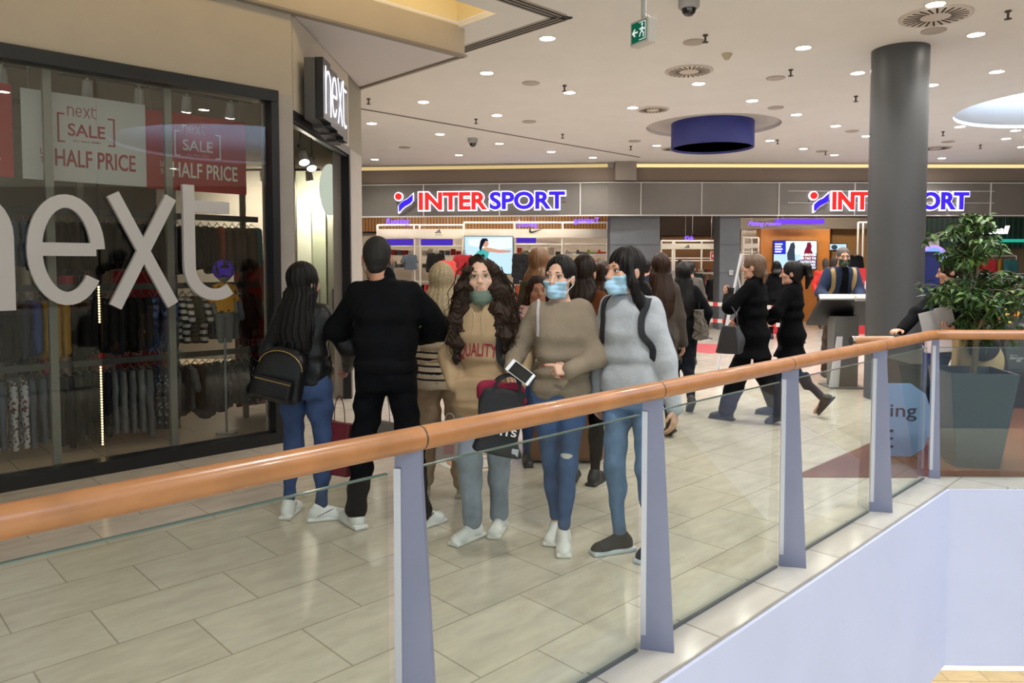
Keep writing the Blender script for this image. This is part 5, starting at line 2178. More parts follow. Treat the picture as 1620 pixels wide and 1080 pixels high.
s3 = screen(1312, 1340, 385, 396, 22.5, 'small bright screen beyond the oak wall')
blob(s3, 'picture_face', glow('px_slate', '#4b5668', .6), 22.49, ell(1320, 391, 5, 4, 12))
# oak wall, side panel, purple light, dark ceiling
struct_box(1201, 1313, 362, 545, 21.3, .4, 'wall_oak', OAK)
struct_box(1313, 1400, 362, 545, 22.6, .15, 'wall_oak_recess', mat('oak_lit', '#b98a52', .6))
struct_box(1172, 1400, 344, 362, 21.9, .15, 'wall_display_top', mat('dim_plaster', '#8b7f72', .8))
t = pbox(1228, 1304, 346, 354, 20.6, .12, 'light_box', PURP, 'glowing violet light box under the fascia above the oak wall', 'light box')
for x0, x1, y0, y1, Y, w in ((600, 654, 378, 388, 20.3, 'left bay'), (664, 716, 378, 388, 20.3, 'bay beside the digital screen'), (817, 848, 373, 384, 20.3, 'bay under the swoosh board')):
    pbox(x0, x1, y0, y1, Y, .05, 'light_box', glow('deep_violet', '#4d34b4', .9), 'violet light box in the ' + w, 'light box')
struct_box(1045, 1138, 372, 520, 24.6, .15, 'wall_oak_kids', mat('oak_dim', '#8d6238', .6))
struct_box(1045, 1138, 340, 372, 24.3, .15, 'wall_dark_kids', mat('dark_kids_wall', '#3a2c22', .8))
DKG = mat('dark_green_ribs', '#12241f', .5, stripes=('X', 7, '#1f4a3e', .6))
struct_box(1455, 1640, 344, 392, 20.6, .15, 'wall_dark_green', DKG)
struct_box(1455, 1640, 394, 560, 21.2, .15, 'wall_football_back', mat('tan_backboard', '#8a765e', .7))
pbox(1530, 1640, 378, 383, 20.5, .03, 'light_strip', glow('green_light', '#27a588', 1.0), 'thin green light strip below the Football sign', 'light strip')
# red notice frame, red gates
t = pbox(1124, 1134, 398, 412, 22.2, .04, 'notice_board', WMET, 'small red notice in a white frame beside the slim grey pillar', 'notice')
pbox(1125, 1133, 399, 410.5, 22.19, .01, 'notice', mat('notice_red', '#c8252c', .6), parent=t)
pbox(1127, 1131, 402, 407, 22.185, .005, 'mark', WHT, parent=t)


def gate(x0, x1, y0, label):
    Y = 17.4
    A, B = at(x0, y0, Y), at(x1, y0, Y)
    t = MB().box(((A.x + B.x) / 2, Y, A.z / 2), (B.x - A.x, .05, A.z)).build('security_gate', mat('gate_red', '#c02a30', .5))
    tag(t, label, 'security gate')
    w = B.x - A.x
    M = TM(((A.x + B.x) / 2, Y - .027, A.z * .56), (0, 0, 1)) if False else Matrix.Translation(((A.x + B.x) / 2, Y - .027, A.z * .5)) @ Matrix(((0, -1, 0, 0), (0, 0, -1, 0), (1, 0, 0, 0), (0, 0, 0, 1)))
    mb = MB()
    fit_text(mb, 'SALE', A.z * .62, w * .56, .004, M, 0, .02)
    mb.build('print', WHT, t)


gate(1222, 1241, 424, 'red security gate with sideways sale lettering behind the two black coats')
gate(1357, 1381, 424, 'red security gate with sideways sale lettering beside the round column')

# hung sportswear
def hang(kind, px, py, Y, col, sc, rot, label, group='sportswear hanging in the sports shop', stand=True):
    p = at(px, py, Y)
    M = Matrix.Translation(p) @ Matrix.Rotation(rot, 4, 'Z') @ Matrix.Diagonal((sc, sc, sc, 1))
    garment(kind, M, GC[col], label, group)
    if stand:
        t = thing('garment_stand', 'slim steel stand holding the ' + ' '.join(label.split()[:10]), 'stand', (p.x, p.y, 0))
        MB().tube([(.05, .09, .01), (.05, .09, p.z + .03), (.0, .0, p.z + .03)], .008, 6).build('pole', WMET, t)
        MB().cyl((.05, .09, 0), (.05, .09, .012), .10, n=16).build('base', WMET, t)


def floor_rail(label, x0, x1, y, Y):
    A, B = at(x0, y, Y), at(x1, y, Y)
    t = thing('garment_rail', label, 'garment rail', (A.x, Y, 0))
    L, h = B.x - A.x, A.z + .005
    MB().tube([(0, 0, h), (L, 0, h)], .012, 8).build('bar', WMET, t)
    for x in (0, L):
        MB().tube([(x, 0, 0), (x, 0, h)], .014, 8).build('post', WMET, t)
        MB().tube([(x, -.22, .02), (x, .22, .02)], .014, 8).build('foot', WMET, t)


hang('jacket', 690, 394, 19.6, 'black', 1.0, .1, 'black jacket hanging between the screen and the blonde woman')
hang('shirt', 706, 406, 19.3, 'coral', .95, .15, 'coral top hanging above the blonde hair')
hang('shirt', 733, 396, 19.6, 'red', 1.05, .3, 'red top hanging against the left edge of the digital screen')
hang('coat', 826, 394, 19.5, 'charcoal', 1.1, .35, 'charcoal jacket hanging right of the digital screen')
hang('coat', 838, 390, 19.7, 'olive', 1.15, .6, 'olive jacket hanging beside the charcoal one')
hang('tank', 850, 410, 19.0, 'pink', .95, .35, 'bright pink vest top hanging right of the olive jacket')
hang('shirt', 648, 398, 19.8, 'slate blue', .8, .4, 'slate blue top hanging in the left bay of the sports shop')
hang('jacket', 612, 402, 19.8, 'grey', .8, .7, 'grey top hanging at the left end of the sports shop')
hang('shirt', 690, 438, 19.2, 'red', .8, .7, 'red top on the low rail behind the man in black')
hang('trousers', 833, 446, 19.2, 'brown', 1.0, .7, 'brown trousers on the low rail right of the screen')
hang('trousers', 822, 446, 19.2, 'rust', 1.0, .5, 'rust trousers on the low rail right of the screen')
hang('shirt', 930, 420, 19.4, 'coral', .7, .3, 'coral top below the shoe shelf')
hang('jacket', 1052, 410, 21.5, 'blue', .9, .6, 'blue jacket hanging beside the broad grey pillar')
hang('jacket', 1118, 438, 20.5, 'pink', 1.0, .8, 'pink jacket hanging low beside the slim grey pillar')
hang('jacket', 1128, 436, 20.0, 'black', 1.0, .6, 'black jacket hanging low beside the slim grey pillar')
hang('jacket', 1352, 396, 19.5, 'black', 1.2, .3, 'black jacket hanging behind the man with the tan backpack')
hang('jacket', 1340, 398, 19.9, 'charcoal', 1.1, .5, 'charcoal jacket hanging behind the man with the tan backpack')
rs = random.Random(11)
for i in range(14):
    x = 602 + i * 4.2
    hang('shirt' if i % 3 else 'jacket', x, 448, 20.1, rs.choice(['grey', 'cream', 'coral', 'slate blue', 'brown', 'olive']), .8, 1.2, 'sports top, %s along the low rail of the left bay' % ORD[i], stand=False)
for i in range(9):
    x = 668 + i * 7
    hang('trousers', x, 446, 20.1, rs.choice(['grey', 'cream', 'red', 'charcoal', 'coral', 'rust']), .85, 1.2, 'folded sports trousers, %s along the rail under the red top' % ORD[i], stand=False)
for i in range(7):
    hang('jacket', 1498 + i * 17, 405, 19.9, rs.choice(['red', 'mustard', 'black', 'coral', 'teal', 'charcoal']), .8, rs.uniform(0, 1.0), 'football top, %s along the tan backboard' % ORD[i], stand=False)

floor_rail('low white clothes rail in the left bay of the sports shop', 598, 662, 448, 20.1)
floor_rail('low white clothes rail under the red top', 664, 728, 446, 20.1)
floor_rail('clothes rail before the tan football backboard', 1490, 1608, 405, 19.9)
# shoes on the shelf
SHP = None


def trainer(px, py, Y, m, label):
    global SHP
    if SHP is None:
        F = Field((-.08, -.2, -.01), (.08, .2, .16), .008)
        F.cap((0, .10, .05), (0, -.09, .035), .038, .033, .02)
        F.ell((0, -.10, .03), (.046, .07, .035), .015)
        F.cap((0, .09, .06), (0, .085, .10), .04, .036, .02)
        F.rbox((0, 0, .012), (.046, .16, .014), .01, .004)
        F.plane((0, 0, 0), (0, 0, -1))
        V, Q = F.mesh()
        SHP = (V, Q)
    V, Q = SHP
    o = solid('sports_shoe', SHP, [m, mat('white_rubber', '#dcdad6', .6)], None, lambda C: np.where(C[:, 2] < .026, 1, 0))
    p = at(px, py, Y)
    o.matrix_world = Matrix.Translation(p) @ Matrix.Rotation(radians(75), 4, 'Z')
    tag(o, label, 'shoe', 'sports shoes on the shelf')


sh = thing('shoe_shelf', 'white wall shelves of trainers left of the broad grey pillar', 'shelf', (0, 0, 0))
for y in (403, 416, 431):
    A, B = at(893, y, 20.2), at(961, y, 20.2)
    MB().box(((A.x + B.x) / 2, 20.3, A.z), (B.x - A.x, .34, .02)).build('shelf', WMET, sh)
for j, (y, n) in enumerate(((402.6, 4), (415.6, 4), (430.6, 4))):
    for i in range(n):
        trainer(902 + i * 17, y, 20.22, [GC['cream'], GC['grey'], mat('lime_shoe', '#b8c070', .6), GC['coral']][(i + j) % 4], 'trainer, %s from the left on the %s shoe shelf' % (ORD[i], ('top', 'middle', 'bottom')[j]))


# mannequins
def mannequin(label, loc, rot, top, bottom, H=1.82, skin='#4a4644', kind='jacket', head=True):
    k = H / 1.8
    t = thing('mannequin', label, 'mannequin', loc, rot)
    F = Field((-.4, -.25, 0), (.4, .25, 1.95), .014)
    F.loft([(.88 * k, 0, 0, .16, .10), (1.1 * k, 0, 0, .14, .09), (1.3 * k, 0, 0, .18, .11), (1.42 * k, 0, 0, .15, .08), (1.47 * k, 0, 0, .06, .05)], .02)
    F.cap((0, 0, 1.45 * k), (0, -.01, 1.56 * k), .05, .05, .02)
    if head:
        F.ell((0, -.02, 1.66 * k), (.075, .10, .125), .02)
    for x in (-1, 1):
        F.chain([(x * .18, 0, 1.40 * k), (x * .25, .03, 1.12 * k), (x * .24, -.08, .88 * k)], [.05, .04, .03], .02)
        F.chain([(x * .085, 0, .92 * k), (x * .09, -.01, .5 * k), (x * .09, .02, .08)], [.085, .06, .04], .02)
        F.cap((x * .09, .02, .04), (x * .10, -.12, .035), .04, .03, .02)
    solid('body', F, mat('mannequin_' + skin.strip('#'), skin, .35), t)
    F = Field((-.42, -.28, .7), (.42, .28, 1.6), .014)
    F.loft([(.84 * k, 0, 0, .20, .14), (1.1 * k, 0, 0, .19, .135), (1.3 * k, 0, 0, .215, .14), (1.42 * k, 0, 0, .18, .10), (1.49 * k, 0, 0, .085, .075)], .03)
    for x in (-1, 1):
        F.chain([(x * .19, 0, 1.40 * k), (x * .26, .03, 1.12 * k), (x * .25, -.07, .92 * k)], [.075, .065, .05], .03)
    f1 = wob(hash_(label), 22, .008)
    F.disp(lambda P: f1(P))
    solid('jacket', F, top, t)
    F = Field((-.3, -.2, .03), (.3, .2, 1.0), .014)
    for x in (-1, 1):
        F.chain([(x * .085, 0, .93 * k), (x * .09, -.01, .5 * k), (x * .09, .02, .10)], [.105, .08, .06], .03)
    solid('trousers', F, bottom, t)
    return t


p = at(1305, 440, 18.9)
mannequin('dark mannequin in a bright red jacket beside the wall screen', (p.x, 18.9, 0), .0, mat('bright_red_jacket', '#e8392f', .6), GC['black'], 1.80)
p = at(1318, 440, 19.6)
mannequin('mannequin in a red jacket and black hat behind the bright red one', (p.x, 19.6, 0), .2, GC['red'], GC['black'], 1.86)
p = at(1075, 440, 20.0)
mannequin('mannequin in a white top between the grey pillars', (p.x, 20.0, 0), .2, mat('white_top', '#d8d2cc', .8), GC['black'], 1.78)
p = at(1097, 440, 19.4)
mannequin('mannequin in a dark green top beside the one in white', (p.x, 19.4, 0), -.3, GC['dark green'], GC['black'], 1.70)
# low table with folded stock
t = thing('display_table', 'low display table of folded stock between the grey pillars', 'table', (0, 0, 0))
A, B = at(1106, 432, 20.6), at(1137, 432, 20.6)
MB().box(((A.x + B.x) / 2, 20.9, A.z), (B.x - A.x, .7, .05)).build('top', WMET, t)
for x in (A.x + .03, B.x - .03):
    MB().box((x, 20.9, A.z / 2), (.05, .66, A.z)).build('leg', WMET, t)
for i in range(5):
    o = MB().box((A.x + .08 + i * .11, 20.75, A.z + .065), (.09, .28, .07)).build('folded_top', GC[['cream', 'brown', 'red', 'grey', 'pink'][i]], None, .02)
    tag(o, 'folded top, %s from the left on the low display table' % ORD[i], 'clothing', 'folded stock on the low table')
# counter with blue arch display, right of the column
t = thing('arch_display', 'glowing pale blue arch display with pink glints right of the round column', 'display', (0, 0, 0))
M = TM(at(1476, 420, 17.0), (1, 0, 0))
k = 17.0 / 1170
pts = [(-20 * k, -1.6), (20 * k, -1.6), (20 * k, 10 * k)] + [(20 * k * cos(a), 10 * k + 20 * k * sin(a)) for a in np.linspace(.1, pi - .1, 15)] + [(-20 * k, 10 * k)]
MB().prism(pts, -.06, 0, M).build('panel', glow('arch_blue', '#7fa6f0', 1.1), t)
MB().ribbon(pts, .05, -.05, .03, M, closed=True).build('rim', glow('arch_violet', '#b08cf8', 1.4), t)
mb = MB()
mb.prism([(-2 * k, 5 * k), (3 * k, 8 * k), (4 * k, 16 * k), (1 * k, 22 * k), (-3 * k, 20 * k), (-1 * k, 14 * k)][::1], .0, .006, M)
mb.build('print', glow('arch_ink', '#5a68c8', .8), t)
mb = MB()
for x, y, r in ((13, -4, 5), (17, -12, 4), (12, -12, 3)):
    mb.ball((x * k, y * k, .05), r * k, M, 0, 12, 8)
mb.build('toy', glow('arch_pink', '#e0407c', .8), t)
pbox(1476, 1505, 425, 431, 16.8, .4, 'display_shelf', mat('orange_shelf', '#d2492e', .5), 'orange-red shelf in front of the arch display', 'shelf')
# spot tracks over the sports shop
for i, (x, y, Y) in enumerate(((600, 344, 19.2), (700, 344, 19.2), (800, 344, 19.2), (880, 340, 19.2))):
    p = at(x, y, Y)
    track('spotlight track in the sports shop, %s from the left' % ORD[i], (p.x - .6, Y, 3.3), (p.x + .6, Y, 3.3), 2, (0, 1, -.55), 420, .06)
for i, (x, Y) in enumerate(((1060, 21.0), (1110, 21.5), (1235, 19.6), (1300, 19.6), (1345, 20.2))):
    p = at(x, 344, Y)
    track('spotlight track in the right half of the sports shop, %s from the left' % ORD[i], (p.x - .5, Y, 3.3), (p.x + .5, Y, 3.3), 2, (0, 1, -1), 360, .06)
for i, (x, Y) in enumerate(((1500, 19.4), (1570, 19.4))):
    p = at(x, 344, Y)
    track('spotlight track before the dark green wall, %s from the left' % ORD[i], (p.x - .5, Y, 3.3), (p.x + .5, Y, 3.3), 2, (0, .8, -1), 120, .05)

p = at(1157, 431, 18.53)
t = MB().box((0, 0, 0), (.10, .02, .12)).build('wall_switch', mat('switch_white', '#cfcfd0', .5), None, .004)
t.location = p
tag(t, 'small white wall switch on the slim grey pillar', 'switch')
MB().box((0, -.012, 0), (.06, .01, .07)).build('rocker', mat('switch_grey', '#a9a9ab', .5), t)

# folded stock on extra shelves in the left bays
for bi, (bx, x0, x1, nm) in enumerate(((b1, 600, 654, 'left'), (b1, 667, 730, 'second'), (b2, 817, 888, 'third'))):
    for y, row in ((404, 'upper'), (424, 'lower')):
        A, B = at(x0, y, 20.5), at(x1, y, 20.5)
        MB().box(((A.x + B.x) / 2, 20.6, A.z), (B.x - A.x, .36, .02)).build('shelf', WMET, bx)
        n = 6 if bi == 0 else 7
        for i in range(n):
            x = A.x + (i + .5) * (B.x - A.x) / n
            h_ = rs.uniform(.07, .20)
            o = MB().box((x, 20.58, A.z + .012 + h_ / 2), ((B.x - A.x) / n * .78, .26, h_)).build('folded_top', GC[rs.choice(['cream', 'grey', 'coral', 'slate blue', 'red', 'brown', 'olive', 'charcoal', 'cream'])], None, .02)
            tag(o, 'folded stock, %s from the left on the %s shelf of the %s sports bay' % (ORD[i], row, nm), 'clothing', 'folded stock in the sports bays')
# ------------------------------------------------------------ planter with tree
PX, PY = 3.60, 5.98
t = thing('planter', 'tall tapered dark blue planter standing behind the corner of the balustrade', 'planter', (PX, PY, .004), radians(-9))
PLM = mat('dark_blue_planter', '#22323f', .35, noise=(3, .06))
mb = MB()
a, b, hh = .160, .245, .76
for r0, r1, z0, z1 in ((a, b, 0, hh),):
    vs = [(sx * r0, sy * r0, z0) for sx, sy in ((-1, -1), (1, -1), (1, 1), (-1, 1))] + [(sx * r1, sy * r1, z1) for sx, sy in ((-1, -1), (1, -1), (1, 1), (-1, 1))]
    ri = r1 - .025
    vs += [(sx * ri, sy * ri, z1) for sx, sy in ((-1, -1), (1, -1), (1, 1), (-1, 1))] + [(sx * (ri - .02), sy * (ri - .02), z1 - .09) for sx, sy in ((-1, -1), (1, -1), (1, 1), (-1, 1))]
    fs = [(3, 2, 1, 0)]
    for k in range(3):
        for i in range(4):
            j = (i + 1) % 4
            fs.append((4 * k + i, 4 * k + j, 4 * k + 4 + j, 4 * k + 4 + i))
    mb.add(vs, fs)
mb.build('pot', PLM, t, .006)
MB().box((0, 0, hh - .10), (.42, .42, .02)).build('soil', mat('soil', '#2a1f18', .95, noise=(40, .4)), t)

tr_ = thing('potted_tree', 'leafy green indoor tree growing out of the dark blue planter', 'tree', (PX, PY, .67))
rs = random.Random(21)
bark = mat('pale_bark', '#6f6149', .8, noise=(30, .2))
stems = []
base = Vector((0, 0, 0))
trunk = spline([(0, 0, 0), (.02, -.01, .30), (-.01, .0, .62), (.02, .01, .95), (-.02, 0, 1.25)], 6)
MB().tube(trunk, lambda t: .022 * (1 - .75 * t) + .004, 8).build('trunk', bark, tr_)
br = MB()
twigs = []


def blob_pts(c, r, n):
    out = []
    for _ in range(n):
        v = Vector((rs.gauss(0, 1), rs.gauss(0, 1), rs.gauss(0, 1))).normalized() * rs.uniform(.35, 1) ** .5
        out.append(Vector((c[0] + v.x * r[0], c[1] + v.y * r[1], c[2] + v.z * r[2])))
    return out


targets = blob_pts((-.05, -.03, 1.12), (.29, .30, .17), 30) + blob_pts((.12, -.05, .72), (.46, .40, .16), 56) + blob_pts((.10, -.02, .45), (.22, .24, .10), 12) + blob_pts((-.02, 0, 1.29), (.12, .14, .06), 6) + blob_pts((-.26, -.02, .78), (.14, .16, .05), 7)
for q in targets:
    zt = max(.22, min(1.2, q.z - rs.uniform(.05, .28)))
    s0 = min(trunk, key=lambda p: abs(p.z - zt))
    mid = s0.lerp(q, .55) + Vector((0, 0, .07))
    w = spline([s0, mid, q, q + (q - mid) * .35 + Vector((0, 0, -.05))], 5)
    twigs.append(w)
    br.tube(w, lambda t: .006 * (1 - t) + .0012, 5)
br.build('branches', bark, tr_)
lf = MB()
for w in twigs:
    for k in range(3, len(w)):
        for _ in range(2):
            p = w[k] + Vector((rs.gauss(0, .018), rs.gauss(0, .018), rs.gauss(0, .014)))
            d = Vector((rs.gauss(0, 1), rs.gauss(0, 1), -.55 + rs.gauss(0, .45))).normalized()
            sd = d.cross(Vector((rs.gauss(0, .4), rs.gauss(0, .4), 1))).normalized()
            n = sd.cross(d)
            L, wd = rs.uniform(.060, .105), rs.uniform(.012, .019)
            vs = [p, p + d * L * .38 + sd * wd + n * .004, p + d * L * .38 - n * .004, p + d * L * .38 - sd * wd + n * .004, p + d * L - n * .012]
            lf.add(vs, [(0, 2, 1), (0, 3, 2), (1, 2, 4), (2, 3, 4)], None, rs.choice((0, 0, 1, 2)), True)
o = lf.build('foliage', [mat('leaf_green', '#3c5a2a', .5, spec=.4), mat('leaf_dark', '#273f20', .5, spec=.4), mat('leaf_light', '#587536', .5, spec=.4)], tr_)

# ------------------------------------------------------------ information stand
KM = mat('stand_grey', '#686968', .5, noise=(4, .04))
KX0 = 4.24
t = thing('information_stand', 'grey information stand with a tilted dark display beside the round column', 'information stand', (KX0, 9.75, 0))
MB().box((-.04, .05, .47), (.32, .22, .94)).build('pedestal', KM, t, .006)
MB().box((-.04, .05, .01), (.46, .40, .02)).build('foot_plate', KM, t)
M = Matrix.Translation((.0, .06, 1.0)) @ Matrix.Rotation(radians(-38), 4, 'X')
mb = MB()
mb.box((.0, 0, 0), (.86, .62, .05), M)
sl = mb.build('display_housing', mat('housing_black', '#0b0b0d', .4), t, .008)
MB().box((0, 0, .028), (.80, .56, .006), M).build('display', glow('stand_screen', '#c9d3da', .7), sl)
mb = MB()
mb.box((0, -.315, .005), (.90, .03, .07), M)
mb.build('edge_strip', mat('pale_edge_strip', '#cfcfcf', .4), sl)
MB().box((.06, -.335, -.03), (.14, .06, .05), M).build('camera_box', mat('pale_edge_strip', '#cfcfcf', .4), sl)
mb = MB()
mb.prism([(-.22, 0), (-.10, 0), (-.06, .66), (-.13, .66)], -.01, .01, Matrix.Translation((-.05, -.10, .02)) @ Matrix(((1, 0, 0, 0), (0, 0, 1, 0), (0, 1, 0, 0), (0, 0, 0, 1))))
mb.build('side_panel', mat('white_side_panel', '#d5d5d8', .5), t)

# ------------------------------------------------------------ stands, barriers, bench, floor stickers
t = thing('advertising_stand', 'tall narrow white leaning advertising board near the slim grey pillar', 'sign stand', (2.86, 11.0, 0))
Q = Matrix.Rotation(radians(11), 4, 'Y') @ Matrix.Rotation(radians(72), 4, 'Z')
o = MB().box((0, 0, .90), (.50, .025, 1.78)).build('board', mat('stand_white', '#d2d2d6', .5), t, 0, Q)
MB().prism([(-.10, 1.30), (.0, 1.24), (.12, 1.62), (.04, 1.64)], .013, .016, Matrix(((1, 0, 0, 0), (0, 0, -1, 0), (0, 1, 0, 0), (0, 0, 0, 1)))).build('mark', mat('stand_grey_mark', '#6d7076', .6), o)
MB().cyl((.30, .06, 1.5), (.62, .1, .0), .012, n=8).build('prop_leg', mat('stand_white', '#d2d2d6', .5), t)


def stanchion(px, Y, label):
    x = at(px, 420, Y).x
    t = thing('barrier_post', label, 'barrier post', (x, Y, 0))
    MB().lathe([(.19, 0), (.19, .018), (.06, .035), (.03, .05)], 28).build('base', CHROME, t)
    MB().cyl((0, 0, .04), (0, 0, .84), .022, n=14).lathe([(.03, .84), (.034, .88), (.0, .90)], 14).build('pole', CHROME, t)
    return Vector((x, Y, 0))


TAPE = mat('red_white_tape', '#d5d0cc', .5, stripes=('X', 5.5, '#c0343a', .5))
a = stanchion(1115, 16.2, 'chrome barrier post at the left end of the red and white tape')
b = stanchion(1262, 15.4, 'chrome barrier post behind the two women in black coats')
for z, w in ((.74, 'upper'), (.38, 'lower')):
    M = frame((a + b) / 2 + Vector((0, 0, z)), b - a)
    o = MB().box((0, 0, 0), ((b - a).length - .05, .004, .085), M @ Matrix.Rotation(radians(2), 4, 'Y')).build('barrier_tape', TAPE)
    tag(o, w + ' red and white striped barrier tape between the chrome posts', 'barrier tape')
BRN = mat('brown_veneer', '#6b4526', .5, noise=(6, .12))
t = thing('bench', 'brown wooden block bench behind the legs of the three women', 'bench', (.33, 6.15, 0), radians(0))
mb = MB()
mb.box((0, 0, .30), (.62, .50, .56))
mb.build('body', BRN, t, .03)
MB().box((0, 0, .61), (.66, .54, .06)).build('seat', mat('brown_seat', '#4f331d', .5), t, .015)
mb = MB()
mb.prism(ell(0, 0, .30, .30, 40), 0, .003)
o = mb.build('floor_sticker', mat('sticker_white', '#d9d4cf', .4))
o.location = (-.40, 5.98, .0)
tag(o, 'round white floor sticker with an orange ring behind the curly-haired woman', 'floor sticker')
mb = MB()
mb.ribbon(ell(0, 0, .225, .225, 40), .03, .003, .005, closed=True)
mb.ribbon(ell(.05, .02, .10, .06, 20, 0, 4), .02, .003, .005)
mb.build('print', mat('sticker_orange', '#b9683a', .5), o)
mb = MB()
p = atz(1122, 551, 0)
mb.prism(ell(0, 0, .62, .85, 40), 0, .003)
o = mb.build('floor_sticker', mat('sticker_red', '#b8585c', .4))
o.location = (p.x, p.y, 0)
tag(o, 'large round red floor sticker in front of the barrier post', 'floor sticker')
# pale blue sign behind the balustrade corner
t = thing('easel_sign', 'pale blue rounded sign on a small stand behind the balustrade corner post', 'sign stand', (3.08, 6.05, .004), radians(-4))
w, h = .235, .30
pts = [(-w, -h), (w * .35, -h), (w * .8, -h * .75), (w, -h * .25), (w, h * .25), (w * .8, h * .72), (w * .3, h), (-w, h)]
M = TM((0, 0, .335), (1, 0, 0))
MB().prism(pts, -.012, 0, M).build('board', mat('sign_pale_blue', '#86a4d6', .5), t)
mb = MB()
fit_text(mb, 'ning', .30, .135, .003, M @ Matrix.Translation((-.03, .06, .001)), 0, .006)
fit_text(mb, 'E', .085, .15, .003, M @ Matrix.Translation((-.10, -.155, .001)), 0, .004)
mb.build('print', mat('sign_ink', '#2c3350', .6), t)
for x in (-.15, .12):
    MB().cyl((x, .02, .0), (x, .012, .5), .008, n=8).build('leg', STEEL, t)
MB().cyl((0, .20, .0), (0, .012, .48), .008, n=8).build('leg', STEEL, t)
# navy display tower and cabinet of posters, far right
t = thing('display_tower', 'navy blue display tower with a thin white lit edge beside the round column', 'display', (5.47, 10.2, 0))
MB().box((0, 0, .86), (.25, .30, 1.72)).build('body', mat('navy_panel', '#1d2766', .5), t)
MB().tube(spline([(-.135, -.15, 1.35), (-.165, -.15, 1.0), (-.155, -.15, .72), (-.09, -.16, .5)], 8), .006, 6).build('lit_edge', glow('tower_edge', '#e6e8ff', 1.2), t)
MB().box((.0, -.02, 1.75), (.20, .22, .08)).build('cap', mat('navy_panel2', '#161d4c', .5), t)
t = thing('poster_cabinet', 'dark shop cabinet with grey posters behind the potted tree', 'cabinet', (6.35, 8.55, .004))
mb = MB()
mb.box((0, .02, .15), (2.5, .5, .30))
mb.build('plinth', mat('cabinet_black', '#1b1b1d', .4), t)
mb = MB()
mb.box((0, .20, .88), (2.46, .06, 1.16))
mb.build('back', mat('cabinet_grey', '#4b4d50', .5), t)
for x in (-1.22, -.02, 1.22):
    MB().box((x, -.18, .88), (.06, .06, 1.16)).build('frame_bar', mat('cabinet_black', '#1b1b1d', .4), t)
MB().box((0, -.0, 1.48), (2.5, .46, .05)).build('top', mat('cabinet_black', '#1b1b1d', .4), t)
MB().box((0, -.20, .88), (2.4, .008, 1.14)).build('glass', SG, t)
rr = random.Random(3)
for i in range(4):
    x = -1.02 + i * .36
    o = MB().box((6.35 + x, 8.60, .84), (.30, .012, .86)).build('poster', mat('poster_grey_%d' % i, ['#77797b', '#5b5e61', '#85878a', '#6a6265'][i], .6))
    tag(o, 'grey poster, %s from the left inside the dark cabinet' % ORD[i], 'poster', 'posters in the dark cabinet')
    mb = MB()
    for k in range(16):
        mb.box((6.35 + x + rr.uniform(-.11, .11), 8.592, rr.uniform(.5, 1.2)), (rr.uniform(.02, .10), .004, rr.uniform(.01, .05)))
    mb.build('print', mat('poster_print', '#b9bbbd', .6), o)
t = thing('flower_bunch', 'bunch of orange and yellow flowers in a tall dark vase before the dark cabinet', 'flowers', (5.0, 7.9, .004))
MB().lathe([(.10, 0), (.12, .5), (.06, .86), (.07, .92)], 18).build('vase', mat('vase_dark', '#2b2a2c', .3), t)
rr = random.Random(8)
for i in range(22):
    a, r_ = rr.uniform(0, 6.28), rr.uniform(.02, .22)
    q = Vector((r_ * cos(a), r_ * sin(a) * .6, 1.02 + rr.uniform(-.06, .20)))
    mb = MB()
    for k in range(6):
        b = k * pi / 3
        mb.ball((q.x + .02 * cos(b), q.y, q.z + .02 * sin(b)), (.017, .010, .017), None, 0, 8, 5)
    f = mb.build('flower', mat('petal_orange', '#e08a2a', .6) if i % 2 else mat('petal_yellow', '#e6bd5a', .6), t)
    MB().cyl((0, 0, .86), tuple(q), .003, n=5).build('stem', mat('stem_green', '#3c5a2c', .7), f)
# ------------------------------------------------------------ people: the three women walking towards the camera
def denim(name, col, seed=0):
    return mat('denim_' + name, col, .85, noise=(7 + seed, .22), bump=(160, .25), spec=.2)


def cloth(name, col, scale=90, b=.35, n=.10, rough=.92):
    return mat('cloth_' + name, col, rough, noise=(14, n), bump=(scale, b), spec=.15)


WHITE_SHOE = mat('white_leather', '#e4e3e2', .45, noise=(30, .03))
WHITE_SOLE = mat('white_rubber', '#dcdad6', .6)
BLACK_HAIR = mat('black_hair', '#100c0b', .5, spec=.22, noise=(60, .3))
DARK_HAIR = mat('dark_brown_hair', '#22160f', .5, spec=.22, noise=(60, .3))
BLUE_MASK = mat('pale_blue_mask', '#a9d2ee', .8, noise=(40, .03))
LOOP = mat('white_elastic', '#e8eef2', .7)


def chest_text(p, tree, txt, size, x0, z0, arc, m, offset=.0, name='lettering', depth=.004, slant=0.0):
    """letters laid on the front of a garment"""
    mb = MB()
    mb.text(txt, 1.0, 0.0, Matrix(), 0, offset, 'CENTER', 0, 1.02)
    xs, zs = [v[0] for v in mb.v], [v[1] for v in mb.v]
    kx, kz = size[0] / (max(xs) - min(xs)), size[1] / (max(zs) - min(zs))
    mb.v = [(v[0] * kx, v[1] * kz, 0) for v in mb.v]
    out = []
    for v in mb.v:
        x, z = x0 + v[0], z0 + v[1] + arc * (v[0] ** 2) + slant * v[0]
        q, n, _, _ = tree.ray_cast(Vector((x, -2, z)), Vector((0, 1, 0)))
        if q is None:
            q, n, _, _ = tree.find_nearest(Vector((x, -.15, z)))
        out.append(tuple(q + n * depth))
    mb.v = out
    return mb.build(name, m, p.root)


